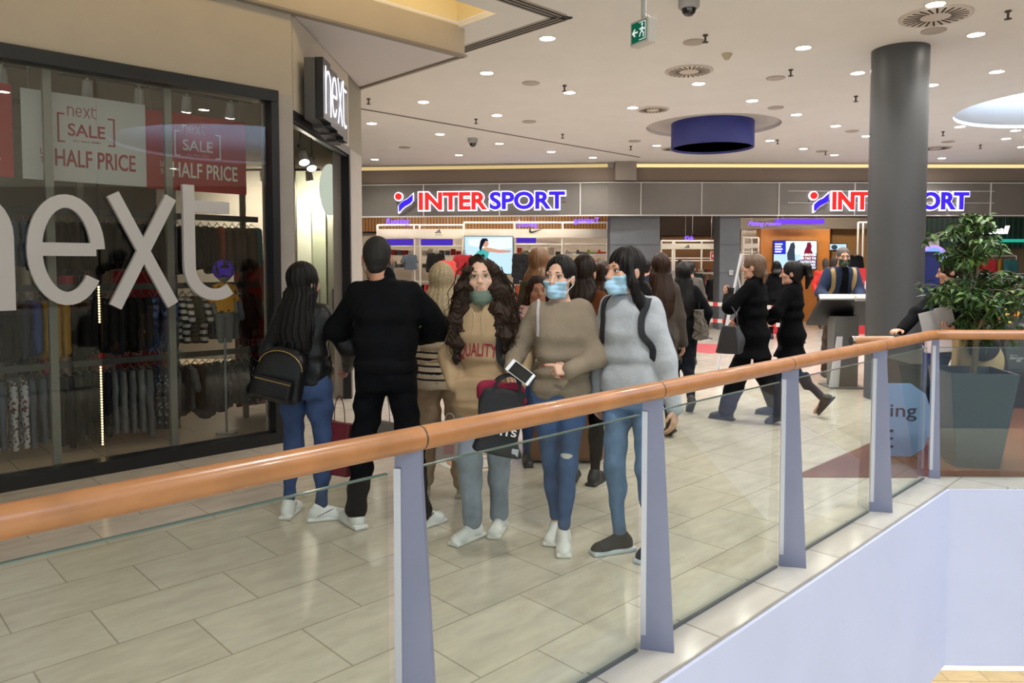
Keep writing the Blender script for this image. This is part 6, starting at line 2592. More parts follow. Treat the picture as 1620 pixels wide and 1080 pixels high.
# --- woman in the hooded top
p = Person('curly-haired woman in a tan hoodie and round glasses with a green mask under her lips', (-.235, 4.32), -16, 1.635, skin='#dbb29c')
p.pose(lf=(.055, .12, 6, 0, 0), rf=(-.055, -.07, -22, 0, 0), lean=(-.01, .0), nod=(-.005, .0),
       ra=(V3(-.150, -.150, .95), V3(-.75, 1, -.1), V3(.6, .8, 0), V3(.85, .22, -.45), (25, 25, 15)),
       la=(V3(.235, -.10, .92), V3(.5, 1, 0), V3(-.9, .3, 0), V3(.0, -.4, -.9), (45, 50, 30)), head=(13, 9, -3))
p.body(lips='#b98478', squint=.72)
TAN = cloth('tan_fleece', '#ad9474', 220, .12, .05)
p.top('hoodie', TAN, hem=.76, e=.014, arm=.018, cuff=.020, fold=.0065, ff=20, seed=4, hood=True, pocket=True, notch=(-.012, -.115, 1.435, (.046, .060, .062)),
      over={.76: (.178, .158, 0, -.010), .82: (.208, .184, 0, -.012), .95: (.208, .180, 0, -.012), 1.1: (.178, .140), 1.25: (.168, .138)})
tr = bvh(p.top_ob)
chest_text(p, tr, 'QUALITY', (.228, .092), -.008, 1.085, -.9, mat('maroon_print', '#8c2630', .8), .02, slant=.02)
mb = MB()
for x in (-.022, .028):
    mb.tube([tr.find_nearest(Vector(q))[0] + Vector((0, -.004, 0)) for q in spline([(x, -.14, 1.385), (x * 1.1, -.16, 1.30), (x * 1.3, -.17, 1.215)], 6)], .0035, 6)
mb.build('drawstring', mat('drawstring', '#b9a688', .9), p.root)
p.trousers('trousers', denim('grey_blue', '#8f98a6'), e=.010, waist=.90, knee=.016, ankle=.018, seed=8)
for sd in (1, -1):
    p.shoe(sd, WHITE_SHOE, WHITE_SOLE)
p.hair(mat('curly_hair', '#2b1c13', .55, noise=(50, .35), spec=.22), 'curly', .27, 5, .84, drape={1: (.20, .060, .03), -1: (.25, .030, .02)}, fringe=-.012)
ps = []
for sd, (L, dx, dy) in {1: (.25, .075, .03), -1: (.31, .035, .01)}.items():
    for j in (0, .02, .04):
        ps.append([tuple(p.hw((sd * .03, -.05, .105))), tuple(p.hw((sd * (.082 + j * .3), -.03 + j * .6, .03))), tuple(p.hw((sd * (.105 + j), -.02 + j, -.07))), tuple(p.nk + V3(sd * (.13 + dx * .5 + j), -.09 + dy * .5 + j * 2, -.08)), tuple(p.nk + V3(sd * (.11 + dx + j), -.125 + dy + j * 2, -.06 - L))])
p.curls(MATS['curly_hair'], ps, 210, 3, .0036, .008, .020)
p.mask(mat('green_cloth_mask', '#66786c', .9, bump=(200, .2)), mat('green_elastic', '#66786c', .8), zt=-.080, zb=-.160, g=.008, pleat=.0008, wid=.070, chin=True)
gl = MB()
wire = mat('glasses_wire', '#b9a583', .25, .9)
for x in (-1, 1):
    gl.tube([p.hw((x * .033 + .0235 * cos(a), -.1035 + .006 * abs(cos(a)) * (1 if x * cos(a) > 0 else 0), -.003 + .0225 * sin(a))) for a in np.linspace(0, 2 * pi, 25)[:-1]], .0013, 6, closed=True)
    gl.tube(spline([p.hw((x * .056, -.098, .004)), p.hw((x * .074, -.055, .006)), p.hw((x * .079, .012, .002))], 6), .0013, 6)
gl.tube(spline([p.hw((-.010, -.104, 0)), p.hw((0, -.109, .005)), p.hw((.010, -.104, 0))], 4), .0013, 6)
gl.build('glasses', wire, p.root)
W1 = p

# --- woman in the knitted jumper
p = Person('dark-haired woman in a loose taupe knitted jumper and light blue mask, pointing with one hand', (.20, 4.22), -6, 1.645, skin='#d6ab94')
p.pose(lf=(.030, -.075, 4, 0, 0), rf=(-.022, .085, -10, 0, 0), nod=(.0, .0),
       la=(V3(.075, -.245, 1.070), V3(1, .55, -.45), V3(0, .75, -.65), V3(-1, -.15, .06), ((5, 5, 5), (62, 80, 40), (66, 80, 40), (70, 80, 40))),
       ra=(V3(-.258, -.225, 1.075), V3(-.12, 1, -.2), V3(.25, .65, -.7), V3(.15, -.75, -.45), (40, 62, 40)), head=(-20, 2, 3))
p.hs *= .965
p.body(nails='#b3283a', grips=((0, 0, 1), (1, 0, .2)), squint=.8)
TAUPE = cloth('taupe_knit', '#8d806f', 130, .55, .07)
p.top('jumper', TAUPE, hem=.875, e=.014, arm=.022, cuff=.018, fold=.0075, ff=17, seed=12, neck=1.44, ribs=.0009, notch=(.0, -.165, .845, (.070, .075, .075)), 
      over={.875: (.178, .138), .93: (.192, .152), 1.02: (.182, .146), 1.12: (.168, .136), 1.25: (.165, .136), 1.34: (.152, .110)})
p.trousers('jeans', [denim('mid_blue', '#485f86'), mat('white_threads', '#c9c6c2', .9)], e=.004, cut=.05, seed=6,
           paint=lambda C: np.where((((C[:, 0] - p.knee[1][0] + .01) / .035) ** 2 + ((C[:, 2] - p.knee[1][2] - .055) / .014) ** 2 < 1) & (C[:, 1] < p.knee[1][1]), 1, 0), mats=[denim('mid_blue', '#485f86'), mat('white_threads', '#c9c6c2', .9)])
for sd in (1, -1):
    p.shoe(sd, WHITE_SHOE, WHITE_SOLE)
p.hair(BLACK_HAIR, 'bun', .02, 9, 1.0, .0025, fringe=-.012, part=.006)
p.mask(BLUE_MASK, LOOP, zt=-.026, zb=-.125, g=.007)
W2 = p

# --- woman in the grey jumper
p = Person('woman in a light grey jumper, blue jeans and dark trainers looking sideways', (.60, 4.10), -34, 1.685, skin='#cf9f86')
p.pose(lf=(.115, .02, 5, 0, 0), rf=(-.05, -.045, -34, 0, 0), lean=(-.01, -.03), nod=(-.01, -.03),
       la=(V3(.262, -.02, .845), V3(.4, 1, 0), V3(-1, 0, 0), V3(.02, -.15, -1), (20, 25, 15)), ra=(V3(-.23, .02, .86), V3(-.4, 1, 0), V3(1, 0, 0), None, (20, 25, 15)), head=(-24, 0, 0))
p.body(squint=.8)
GREYK = cloth('grey_melange', '#a9adb3', 60, .3, .14)
p.top('jumper', GREYK, hem=.90, e=.012, arm=.016, cuff=.018, fold=.0055, ff=19, seed=23, collar=.004,
      over={.90: (.182, .150), 1.0: (.174, .142), 1.1: (.158, .126), 1.25: (.160, .130)})
tr = bvh(p.top_ob)
p.trousers('jeans', denim('faded_blue', '#647d9f', 3), e=.005, cut=.03, seed=16)
NAVY = mat('dark_trainer', '#23252e', .7, bump=(120, .3))
for sd in (1, -1):
    p.shoe(sd, NAVY, mat('pale_sole', '#c3cad2', .5), thick=.028, extra=mat('dark_lace', '#1c1a1c', .8))
p.hair(BLACK_HAIR, 'long', .13, 15, .92, .0035, drape={1: (.10, -.01, .07)}, fringe=.012)
p.mask(BLUE_MASK, LOOP, zt=-.026, zb=-.125, g=.007)
W3 = p
# ------------------------------------------------------------ people: the couple seen from behind
BLACKC = mat('black_jersey', '#0e0f12', .9, noise=(10, .15), bump=(120, .25), spec=.12)
LEATHER = mat('black_leather', '#0d0d0f', .45, bump=(60, .3), spec=.35)
BLACKT = mat('black_trousers', '#0d0e11', .9, noise=(10, .15), bump=(150, .2), spec=.1)
DIM_SKIN = '#c2917a'

p = Person('man in a black jacket seen from behind with white stripe-sided trainers', (-.845, 4.46), 180, 1.765, 'm', skin='#bd8a70')
p.pose(lf=(.185, .0, 38, 0, 0), rf=(-.205, .02, -42, 0, 0), nod=(.045, .0),
       la=(V3(.13, -.27, 1.10), V3(1, .35, -.35), V3(-.3, 0, -1), V3(-.6, -.7, .1), (40, 50, 30)), ra=(V3(-.15, -.27, 1.10), V3(-1, .35, -.35), V3(.3, 0, -1), V3(.6, -.7, .1), (40, 50, 30)), head=(8, -4, 0))
p.body(eyes=True)
p.top('jacket', BLACKC, hem=.925, e=.022, arm=.026, cuff=.022, fold=.007, ff=17, seed=31, collar=.030, over={.925: (.178, .135), .97: (.195, .148), 1.1: (.196, .150), 1.25: (.206, .152), 1.34: (.200, .134)})
p.trousers('trousers', BLACKT, e=.014, knee=.016, ankle=.020, seed=33, fold=.006)
stripe_m = mat('maroon_stripe', '#5a2530', .6)
for sd in (1, -1):
    p.shoe(sd, WHITE_SHOE, WHITE_SOLE, stripe=(stripe_m, -.02, .055, .35, .0035, -.09, .02))
p.hair(mat('cropped_black_hair', '#14110f', .7, noise=(200, .4)), 'short', 0, 35, .90, .0012)
p.mask(mat('black_mask', '#1c1c20', .9), mat('black_elastic', '#1c1c20', .8), g=.007)
MAN = p

p = Person('woman with long straight black hair and a black leather jacket seen from behind', (-1.385, 4.62), 172, 1.60, skin=DIM_SKIN)
p.pose(lf=(.130, .0, 4, 0, 0), rf=(-.115, .04, -66, 0, 0), la=(V3(.25, -.10, .90), V3(1, .7, 0), V3(-1, 0, 0), None, (30, 40, 20)), ra=(V3(-.22, -.20, 1.0), V3(-1, .7, 0), V3(1, 0, 0), None, (30, 40, 20)), head=(-16, 0, 0))
p.body()
p.top('jacket', LEATHER, hem=.905, e=.016, arm=.018, cuff=.020, fold=.006, ff=22, seed=41, collar=.02, over={.905: (.176, .135), 1.0: (.180, .135), 1.1: (.168, .13), 1.25: (.170, .135)})
p.trousers('jeans', denim('indigo', '#3c4e72', 1), e=.012, cut=.0, seed=43, fold=.004)
for sd in (1, -1):
    p.shoe(sd, WHITE_SHOE, WHITE_SOLE, stripe=(stripe_m, -.02, .055, .35, .003, -.09, .02))
p.hair(BLACK_HAIR, 'long', .33, 45, 1.12, .0035)
WBP = p

p = Person('blonde woman in a cream jumper with black stripes across the back', (-.575, 5.12), 176, 1.60, h=.006, skin=DIM_SKIN)
p.pose(lf=(.14, .0, 10, 0, 0), rf=(-.165, .03, -8, 0, 0), ra=(V3(-.27, -.06, .84), V3(-1, .6, 0), V3(1, 0, 0), None, (60, 70, 40)))
p.body(eyes=False)


def bands(C):
    z = (C[:, 2] / p.k - .868) / .0475
    return np.where((z > 0) & (z < 4.4) & (z % 1 < .30), 1, 0)


p.top('jumper', None, hem=.80, e=.018, arm=.022, cuff=.022, fold=.006, ff=18, seed=51, ribs=.001, collar=.01, paint=bands, mats=[cloth('cream_knit', '#c6b59c', 120, .5, .06), cloth('black_knit', '#1f1c1c', 120, .5, .06)],
      over={.80: (.190, .150), .90: (.200, .155), 1.1: (.185, .142), 1.25: (.180, .14)})
p.trousers('trousers', cloth('beige_cotton', '#ad9477', 100, .2, .06), e=.022, knee=.035, ankle=.035, cut=.03, seed=53, fold=.006)
for sd in (1, -1):
    p.shoe(sd, mat('beige_trainer', '#b3a68f', .7), mat('beige_sole', '#bdb09a', .6), thick=.036)
p.hair(mat('blonde_hair', '#ad9a78', .5, noise=(70, .25), spec=.4), 'long', .14, 55, 1.0, .003)
BLONDE = p

# ------------------------------------------------------------ people further down the walkway
def passer(label, loc, heading, H=1.66, sex='f', h=.009, top=('jacket', BLACKC, .90), bottom=BLACKT, shoe=None, hair=(BLACK_HAIR, 'long', .2), pose=None, over=None, skin=DIM_SKIN, wide=0.0, e=.016, nofeet=False, hemflare=.02, seed=7, eyes=False, vol=1.0, arm=.018, collar=.0, paint=None, mats=None):
    q = Person(label, loc, heading, H, sex, h, skin=skin)
    q.pose(**(pose or {}))
    q.body(eyes=eyes)
    q.top(top[0], top[1], hem=top[2], e=e, arm=arm, cuff=.02, fold=.006, ff=20, seed=seed, over=over, hemflare=hemflare, collar=collar, paint=paint, mats=mats)
    q.trousers('trousers', bottom, e=.008, knee=wide, ankle=wide, seed=seed + 2)
    for sd in (1, -1):
        q.shoe(sd, shoe or mat('black_shoe', '#17171a', .5), mat('black_sole', '#202024', .6))
    q.hair(hair[0], hair[1], hair[2], seed + 4, vol)
    return q


BROWN_HAIR = mat('brown_hair', '#2c1a10', .5, noise=(60, .3), spec=.22)
LIGHT_BROWN_HAIR = mat('light_brown_hair', '#5b4330', .5, noise=(60, .25))
GINGER_HAIR = mat('ginger_hair', '#7a5230', .5, noise=(60, .3))
passer('person in a rust brown coat behind the woman in the taupe jumper', (.435, 5.40), 158, 1.66, top=('coat', cloth('rust_wool', '#5c3219', 90, .3), .62), hair=(DARK_HAIR, 'long', .10), over={.62: (.22, .17), .9: (.20, .155)}, h=.008, seed=61)
passer('ginger-haired person behind the shoulder of the woman in the taupe jumper', (.135, 6.55), 150, 1.74, top=('jacket', cloth('olive_cotton', '#54503e', 90, .3), .86), hair=(GINGER_HAIR, 'bob', .03), bottom=cloth('dark_beige', '#7b6a56', 90, .2), seed=63)
passer('child with dark hair in a pink top in front of the ginger-haired person', (.10, 5.95), 12, 1.50, top=('shirt', cloth('pale_pink', '#cfa69a', 90, .2), .84), hair=(BROWN_HAIR, 'bob', .02), bottom=denim('dark', '#2d3d5c'), seed=65, skin='#b07c60', eyes=True)
passer('person in a cream jacket behind the woman in the grey jumper', (.70, 6.6), 165, 1.62, top=('jacket', cloth('cream_cotton', '#c4b8a2', 90, .25), .84), hair=(BROWN_HAIR, 'bob', .05), bottom=denim('dark', '#2d3d5c'), seed=67)
q = passer('woman with long wavy brown hair and a grey-brown coat walking away', (1.285, 7.05), 186, 1.70, top=('coat', cloth('grey_brown_wool', '#474039', 80, .3), .70), hair=(BROWN_HAIR, 'long', .36), seed=71, vol=1.1, over={.70: (.21, .16), .9: (.20, .155)}, pose=dict(lf=(.07, -.12, 5), rf=(-.07, .14, -5, .03, 20)))
q = passer('woman in black with long straight hair walking away beyond the grey jumper', (1.76, 8.25), 178, 1.62, top=('jacket', BLACKC, .80), hair=(BLACK_HAIR, 'long', .36), bottom=cloth('navy_cotton', '#1d212b', 90, .2), shoe=mat('dark_grey_trainer', '#2a2a2e', .6), seed=73, wide=.012,
           pose=dict(lf=(.07, -.15, 0), rf=(-.06, .24, 0, .08, 38), ra=(V3(-.25, -.06, .90), V3(-1, .6, 0), V3(1, 0, 0), None, (50, 60, 30))), over={.80: (.20, .155), 1.0: (.195, .15)})
PWALK = q
passer('short-haired man in navy beside the broad grey pillar', (2.13, 13.0), 170, 1.68, 'm', top=('jacket', cloth('navy_wool', '#1f2838', 90, .2), .86), hair=(BLACK_HAIR, 'short', 0), h=.012, seed=75, vol=.9)
passer('dark-haired man in a grey top at the shop entrance', (2.66, 12.0), 172, 1.66, 'm', top=('top', cloth('mid_grey', '#55504c', 90, .2), .86), hair=(BLACK_HAIR, 'short', 0), h=.012, seed=77, vol=.9)

COAT = mat('black_coat', '#0a0a0c', .95, noise=(12, .15), bump=(90, .25), spec=.08)
q = passer('woman in a long black coat with tied light brown hair holding up a phone', (2.33, 7.56), -127, 1.70, top=('coat', COAT, .66), hair=(LIGHT_BROWN_HAIR, 'bun', .01), wide=.045, seed=81, h=.007, collar=.02,
           pose=dict(lf=(.06, -.25, 0), rf=(-.04, .26, 0, .04, 24), la=(V3(.09, -.24, 1.28), V3(1, .3, -.6), V3(-.3, .6, .2), V3(-.2, -.5, .8), (40, 50, 30)), ra=(V3(-.20, -.22, 1.02), V3(-1, .5, 0), V3(1, 0, 0), None, (50, 60, 30))), over={.66: (.215, .180), .9: (.205, .165), 1.1: (.190, .150), 1.25: (.190, .148)})
COAT_A = q
q = passer('woman in a long black coat with a black ponytail in mid-stride', (2.83, 7.88), -118, 1.63, top=('coat', COAT, .66), hair=(BLACK_HAIR, 'pony', .10), seed=85, h=.007, collar=.02, bottom=denim('dark_navy', '#232a38'),
           pose=dict(lf=(.06, -.18, 0), rf=(-.06, .34, 0, .13, 52), la=(V3(.14, -.30, 1.06), V3(1, .3, -.4), V3(-1, 0, 0), None, (40, 50, 30)), ra=(V3(-.18, -.25, 1.04), V3(-1, .5, 0), V3(1, 0, 0), None, (50, 60, 30))), over={.66: (.215, .180), .9: (.20, .16), 1.1: (.186, .148), 1.25: (.186, .146)})
COAT_B = q

# --- man leaning on the information stand
p = Person('man in an open denim shirt and dark green mask leaning over the information stand', (4.50, 10.72), -4, 1.85, 'm', .007, skin='#b98a72')
p.pose(lf=(.12, .08, 8, 0, 0), rf=(-.13, .02, -8, 0, 0), lean=(0, -.17), nod=(-.01, -.05), la=(V3(.12, -.46, 1.075), V3(.4, .6, -.8), V3(0, 0, -1), V3(-.7, -.6, 0), (20, 25, 15)), ra=(V3(-.27, -.44, 1.075), V3(-.4, .6, -.8), V3(0, 0, -1), V3(.2, -1, 0), (20, 25, 15)), head=(-4, -4, 0))
p.body()
p.top('shirt', None, hem=.84, e=.016, arm=.022, cuff=.022, fold=.007, ff=18, seed=91, collar=.015, paint=lambda C: np.where((np.abs(C[:, 0] - .01) < .062 + .05 * (1.15 - C[:, 2])) & (C[:, 1] < p.cy(1.2) - .03), 1, 0),
      mats=[denim('shirt', '#27324a'), BLACKC], over={.84: (.20, .155), 1.0: (.195, .15)})
p.trousers('trousers', cloth('brown_cotton', '#4a3d33', 90, .2), e=.014, knee=.012, ankle=.015, seed=93)
for sd in (1, -1):
    p.shoe(sd, mat('brown_shoe', '#3a2d24', .6), mat('brown_sole', '#2d241e', .6))
p.hair(mat('greying_hair', '#4a4340', .6, noise=(120, .4)), 'short', 0, 95, .96, .0025)
p.mask(mat('dark_green_mask', '#414a38', .9, bump=(200, .2)), mat('dark_green_elastic', '#414a38', .8), zt=-.024, zb=-.132, pleat=0)
tr = bvh(p.top_ob)
MAN_K = p

# --- person behind the planter
p = Person('person in a black top half hidden by the potted tree, holding up a white leaflet', (3.82, 6.62), -64, 1.66, 'f', .007, skin='#c7957c')
p.pose(lf=(.05, .16, 0, 0, 0), rf=(-.08, -.46, 0, .05, 28), lean=(0, -.06), la=(V3(.30, -.44, 1.10), V3(1, .3, -.6), V3(0, .3, .9), V3(-.35, -.9, .1), (30, 40, 25)), ra=(V3(-.16, -.50, 1.06), V3(-1, .4, -.2), V3(0, 0, -1), V3(.1, -1, 0), (15, 20, 15)), head=(-62, -6, 0))
p.body(eyes=False)
p.top('top', BLACKC, hem=.84, e=.014, arm=.016, cuff=.018, fold=.006, ff=20, seed=97, over={.84: (.19, .15)})
p.trousers('jeans', denim('navy', '#29364f'), e=.006, cut=.04, seed=98)
for sd in (1, -1):
    p.shoe(sd, mat('grey_trainer', '#55565c', .6), mat('white_rubber', '#dcdad6', .6))
p.hair(DARK_HAIR, 'long', .12, 99, 1.0)
LEAF = p
passer('person with fair tied-up hair standing before the wall screen', (5.83, 16.3), 170, 1.66, top=('jacket', BLACKC, .86), hair=(mat('fair_hair', '#8d744f', .5, noise=(60, .3)), 'bun', .0), h=.014, seed=101)
passer('dark-haired person beside the fair-haired one before the wall screen', (5.48, 16.2), 160, 1.68, top=('jacket', BLACKC, .86), hair=(BLACK_HAIR, 'bob', .02), h=.014, seed=103)
# ------------------------------------------------------------ carried things
def at_person(name, label, cat, p):
    o = thing(name, label, cat, tuple(p.root.location))
    o.rotation_euler = p.root.rotation_euler
    return o


def bag_mesh(w, h, d, taper=.06, seed=2, res=.008, sag=.006):
    F = Field((-w / 2 - .06, -d / 2 - .06, -h - .05), (w / 2 + .06, d / 2 + .06, .06), res)
    F.loft([(-h, 0, 0, w / 2, d / 2), (-h * .5, 0, 0, w / 2 * (1 - taper * .4), d / 2 * .9), (-.0, 0, 0, w / 2 * (1 - taper), d / 2 * .55)], .01, 6, None, .008)
    f1 = wob(seed, 20, sag)
    F.disp(lambda P: f1(P))
    return F


BLKBAG = mat('black_fabric_bag', '#17181c', .75, bump=(60, .3))
# black tote held by the woman in the taupe jumper
t = thing('shopping_bag', 'black shopping bag with white letters hanging from the hand holding the phone', 'bag', tuple(at(797, 615, 3.84)), radians(10))
R = Matrix.Rotation(radians(9), 4, 'Y')
o = solid('bag_body', bag_mesh(.255, .34, .11, .10, 4), BLKBAG, t)
o.matrix_local = R
mb = MB()
fit_text(mb, 'ITS', .085, .036, .003, R @ TM((.050, -.058, -.215), (1, 0, 0)), 0, .02)
mb.build('print', WHT, o)
o.children[0].matrix_local = R.inverted()
MB().box((.10, -.056, -.315), (.035, .004, .04), R).build('label', mat('bag_label', '#a9adb5', .6), t)
for y in (-.03, .03):
    mb = MB()
    strap(mb, [(-.06, y, -.01), (-.03, y, .05), (.035, y * .4, .075), (.08, y, .04), (.075, y, -.02)], .018, .004)
    mb.build('handle', BLKBAG, t)
t = thing('scarf', 'dark red scarf bundled in the top of the black shopping bag', 'scarf', tuple(at(797, 618, 3.86)), radians(10))
F = Field((-.2, -.12, -.12), (.2, .12, .12), .007)
for a, b, r_ in (((-.10, 0, .0), (-.03, 0, .01), .042), ((.06, 0, -.01), (.10, .01, -.06), .040), ((.05, -.02, .01), (.09, -.02, -.03), .035)):
    F.cap(a, b, r_, r_ * .85, .02, ((0, 1, 0), .7))
f1, f2 = wob(6, 55, .007), wob(7, 30, .006)
F.disp(lambda P: f1(P) + f2(P))
solid('cloth', F, cloth('maroon_wool', '#7a2338', 120, .3), t)
# phone
c = at(823, 589, 3.80)
t = thing('smartphone', 'white smartphone with a dark screen in the hand of the woman in taupe', 'phone', tuple(c))
M = Matrix.Rotation(radians(-25), 4, 'X') @ Matrix.Rotation(radians(38), 4, 'Y')
MB().box((0, 0, 0), (.148, .008, .072), M).build('case', mat('phone_white', '#dfe2e6', .3), t, .003)
MB().box((.002, -.0045, 0), (.112, .002, .064), M).build('screen', mat('phone_screen', '#0e1116', .08, spec=.6), t)
# shoulder bag strap of the woman in taupe
tr = bvh(W2.top_ob)
t = at_person('shoulder_bag', 'small pale bag with a white chain strap behind the woman in taupe', 'bag', W2)
mb = MB()
strap(mb, [(-.145, -.145, 1.20), (-.135, -.13, 1.30), (-.118, -.06, 1.395), (-.125, .03, 1.39), (-.15, .12, 1.25), (-.17, .17, 1.05)], .016, .006, tr)
mb.build('strap', mat('white_chain', '#cfccd2', .4, .3), t)
o = solid('bag_body', bag_mesh(.20, .16, .08, .05, 9), mat('pale_bag', '#b9b3ac', .5), t)
o.location = (-.15, .22, 1.03)
# black bag strap of the curly-haired woman
tr = bvh(W1.top_ob)
t = at_person('shoulder_bag', 'black bag with a broad strap over the shoulder of the curly-haired woman', 'bag', W1)
mb = MB()
strap(mb, [(.178, -.15, 1.00), (.170, -.15, 1.10), (.160, -.14, 1.22), (.130, -.08, 1.385), (.12, .02, 1.39), (.10, .14, 1.25), (.08, .18, 1.1)], .036, .006, tr)
mb.build('strap', BLKBAG, t)
o = solid('bag_body', bag_mesh(.28, .34, .11, .05, 11), BLKBAG, t)
o.location = (.02, .24, 1.30)


def backpack(label, p, z, yb, w, h, d, m, rot=0, straps=(1, -1), x0=0.0, gold=None, strap_w=.035):
    t = at_person('backpack', label, 'backpack', p)
    tr = bvh(p.top_ob)
    F = Field((-w / 2 - .05, -.03, -h / 2 - .05), (w / 2 + .05, d + .08, h / 2 + .06), .008)
    F.loft([(-h / 2, 0, d / 2, w / 2, d / 2), (0, 0, d / 2, w / 2, d / 2), (h * .33, 0, d / 2 - .01, w / 2 * .92, d / 2 * .85), (h / 2, 0, d / 2 - .02, w / 2 * .55, d / 2 * .5)], .02, 3.5, None, .03)
    f1 = wob(13, 16, .004)
    F.disp(lambda P: f1(P))
    M = Matrix.Translation((x0, yb, z)) @ Matrix.Rotation(radians(rot), 4, 'Y')
    o = solid('main_body', F, m, t)
    o.matrix_local = M
    F = Field((-w / 2, -.03, -h * .3), (w / 2, .1, h * .3), .008)
    F.rbox((0, .02, 0), (w * .38, .035, h * .19), .025, .01)
    q = solid('front_pocket', F, m, t)
    q.matrix_local = M @ Matrix.Translation((0, d - .01, -h * .22))
    zm = gold or mat('dark_zip', '#2b2b30', .3, .6)
    MB().tube([(x * w * .37, .055, h * .135) for x in (-1, 0, 1)], .003, 6).build('zip', zm, q)
    mb = MB()
    mb.tube([(w * .46 * cos(a), d * .80, h * .10 + h * .33 * sin(a)) for a in np.linspace(.15, pi - .15, 20)], .0035, 6)
    k = mb.build('zip', zm, o)
    mb = MB()
    mb.tube(spline([(-.03, d * .3, h / 2 - .01), (-.02, d * .3, h / 2 + .03), (.02, d * .3, h / 2 + .03), (.03, d * .3, h / 2 - .01)], 5), .006, 8)
    mb.build('handle', m, o)
    for sd in straps:
        mb = MB()
        sx = .118 if p.sex == 'f' else .14
        kk = p.k
        cy = lambda z_: p.cy(z_) - p.cy(0)
        strap(mb, [(q_[0], q_[1] + cy(q_[2]), q_[2]) for q_ in [(sd * .155, .06, z - .10), (sd * .165, -.05, z + .02), (sd * .140, -.14, z + .13), (sd * sx, -.11, 1.335 * kk), (sd * sx * .96, -.02, 1.40 * kk), (sd * sx * .9, .08, 1.36 * kk), (sd * .08, yb + .02, z + h * .36)]], strap_w, .009, tr)
        mb.build('strap', m, t)
    return t


backpack('black backpack on the back of the woman in the light grey jumper', W3, 1.10, .145, .30, .42, .14, mat('black_nylon', '#191a20', .7, bump=(80, .3)), 0, (1, -1), 0, None, .036)
backpack('small black leather backpack with a gold zip hanging low on the long-haired woman', WBP, .945, .150, .31, .34, .12, LEATHER, -12, (-1,), .055, mat('gold_zip', '#b79a5e', .3, .9), .03)
backpack('tan backpack whose straps show on the man leaning over the stand', MAN_K, 1.15, .0, .30, .42, .14, mat('tan_canvas', '#a48a5a', .8), 0, (1, -1), 0, None, .055)
# paper bags by the couple
t = thing('paper_bag', 'dark red paper bag beside the leg of the man in black', 'bag', (-1.165, 4.60, .62), radians(-35))
o = solid('bag_body', bag_mesh(.22, .34, .10, 0, 3, .008, .003), mat('dark_red_paper', '#6e1f2a', .5), t)
MB().tube(spline([(-.05, 0, -.02), (-.04, 0, .10), (.0, 0, .16), (.04, 0, .10), (.05, 0, -.02)], 5), .003, 6).build('handle', mat('dark_red_cord', '#5a1a22', .7), t)
t = thing('paper_bag', 'grey-brown paper bag showing behind the knee of the man in black', 'bag', (-.92, 4.72, .60), radians(20))
o = solid('bag_body', bag_mesh(.20, .22, .10, 0, 5, .008, .003), mat('grey_paper', '#8a8375', .6), t)
o.rotation_euler = (0, radians(14), 0)
MB().tube(spline([(-.05, 0, -.02), (-.04, 0, .12), (.0, 0, .2), (.04, 0, .12), (.05, 0, -.02)], 5), .003, 6).build('handle', mat('grey_cord', '#6d675c', .7), t)
t = thing('carrier_bag', 'pale see-through carrier bag hanging from the hand of the blonde woman', 'bag', tuple(at(711, 672, 5.0)))
o = solid('bag_body', bag_mesh(.17, .24, .07, .1, 7, .008, .006), mat('milky_plastic', '#c9bdb0', .35), t)
MB().box((.0, -.046, -.16), (.07, .006, .06)).build('print', mat('pale_print', '#c08f86', .6), t)
MB().tube(spline([(-.04, 0, -.01), (-.02, 0, .07), (.02, 0, .07), (.04, 0, -.01)], 5), .004, 6).build('handle', mat('milky_plastic', '#c9bdb0', .35), t)
# black coats: handbag and phone
p = at(1155, 466, 7.62)
t = thing('smartphone', 'black smartphone held up by the woman in the long black coat', 'phone', tuple(p), radians(-40))
MB().box((0, 0, 0), (.076, .010, .15), Matrix.Rotation(radians(-15), 4, 'X')).build('case', mat('phone_black', '#15151a', .3), t, .003)
MB().box((0, .006, 0), (.068, .002, .138), Matrix.Rotation(radians(-15), 4, 'X')).build('screen', mat('phone_screen', '#0e1116', .08, spec=.6), t)
p = at(1156, 514, 7.35)
t = thing('handbag', 'black handbag hanging at the front of the woman holding up a phone', 'bag', tuple(p), radians(-50))
solid('bag_body', bag_mesh(.27, .28, .12, .25, 8), mat('dark_grey_leather', '#2a2a2d', .5), t)
MB().tube(spline([(-.08, 0, -.01), (-.06, 0, .10), (.0, 0, .18), (.06, 0, .10), (.08, 0, -.01)], 5), .007, 8).build('handle', mat('dark_grey_leather', '#2a2a2d', .5), t)
p = at(1108, 490, 8.2)
t = thing('fluffy_bag', 'grey fluffy bag on the arm of the woman walking away in black', 'bag', tuple(p), radians(60))
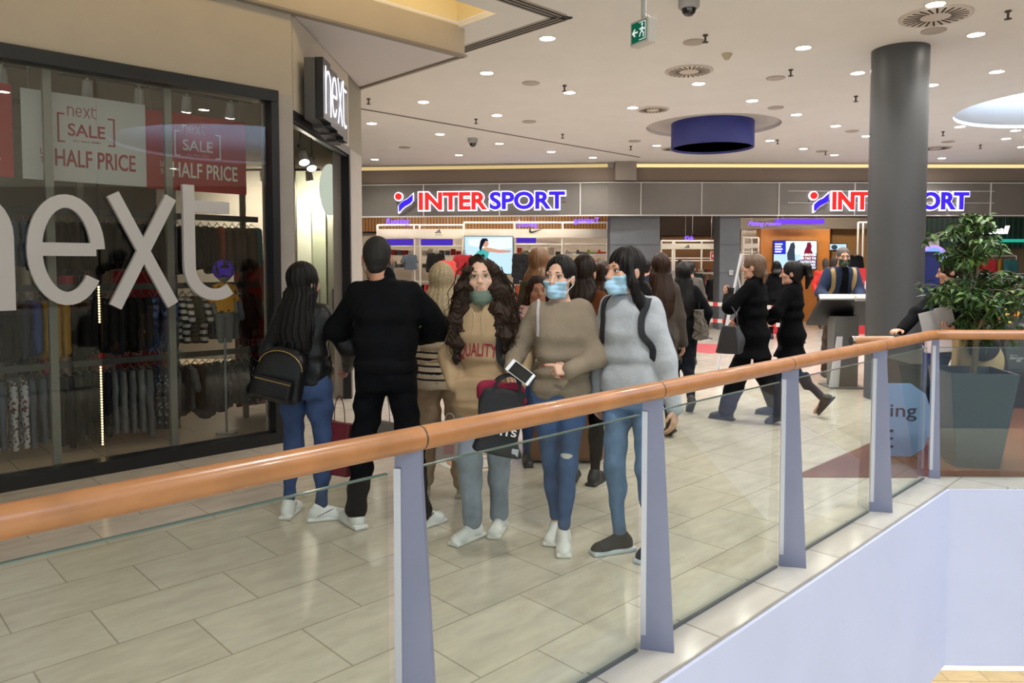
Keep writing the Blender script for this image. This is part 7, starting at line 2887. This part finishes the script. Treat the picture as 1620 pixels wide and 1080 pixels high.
F = bag_mesh(.24, .32, .13, .2, 14)
f1 = wob(15, 110, .006)
F.disp(lambda P: f1(P))
solid('bag_body', F, mat('grey_fur', '#6d665e', .95, bump=(200, .6)), t)
MB().tube(spline([(-.06, 0, -.01), (-.03, 0, .12), (.03, 0, .12), (.06, 0, -.01)], 5), .007, 8).build('handle', BLKBAG, t)
# leaflet and bags of the person behind the planter
p = at(1480, 509, 6.24)
t = thing('leaflet', 'white folded leaflet held up above the handrail beside the potted tree', 'leaflet', tuple(p), radians(-8))
R = Matrix.Rotation(radians(-14), 4, 'Y')
mb = MB()
mb.box((-.055, .004, 0), (.14, .003, .20), R @ Matrix.Rotation(radians(10), 4, 'Z'))
mb.build('front_page', mat('paper_white', '#c9c4c4', .7), t)
MB().box((.075, .006, .012), (.13, .003, .20), R @ Matrix.Rotation(radians(-14), 4, 'Z')).build('back_page', mat('paper_white', '#c9c4c4', .7), t)
p = at(1485, 532, 5.95)
t = thing('paper_bag', 'white and pink paper bag just below the handrail at the balustrade corner', 'bag', tuple(p), radians(20))
o = solid('bag_body', bag_mesh(.27, .13, .06, 0, 15, .008, .002), mat('pinkish_paper', '#cdb6b6', .6), t)
MB().tube(spline([(-.05, 0, -.02), (-.03, 0, .05), (.03, 0, .05), (.05, 0, -.02)], 5), .003, 6).build('handle', mat('grey_cord', '#6d675c', .7), t)
p = at(1545, 534, 6.30)
t = thing('tote_bag', 'large beige tote bag with a black pouch behind the stem of the potted tree', 'bag', tuple(p), radians(8))
solid('bag_body', bag_mesh(.42, .36, .16, .12, 16), mat('beige_canvas', '#b09468', .8, bump=(60, .3)), t)
F = Field((-.2, -.2, -.3), (.2, .1, .1), .009)
F.ell((0, -.09, -.07), (.135, .06, .12), .01)
solid('pouch', F, mat('dark_pouch', '#1c2026', .6), t)
MB().tube(spline([(-.10, 0, -.01), (-.07, 0, .16), (.0, 0, .26), (.07, 0, .16), (.10, 0, -.01)], 5), .010, 8).build('handle', mat('beige_canvas', '#b09468', .8), t)
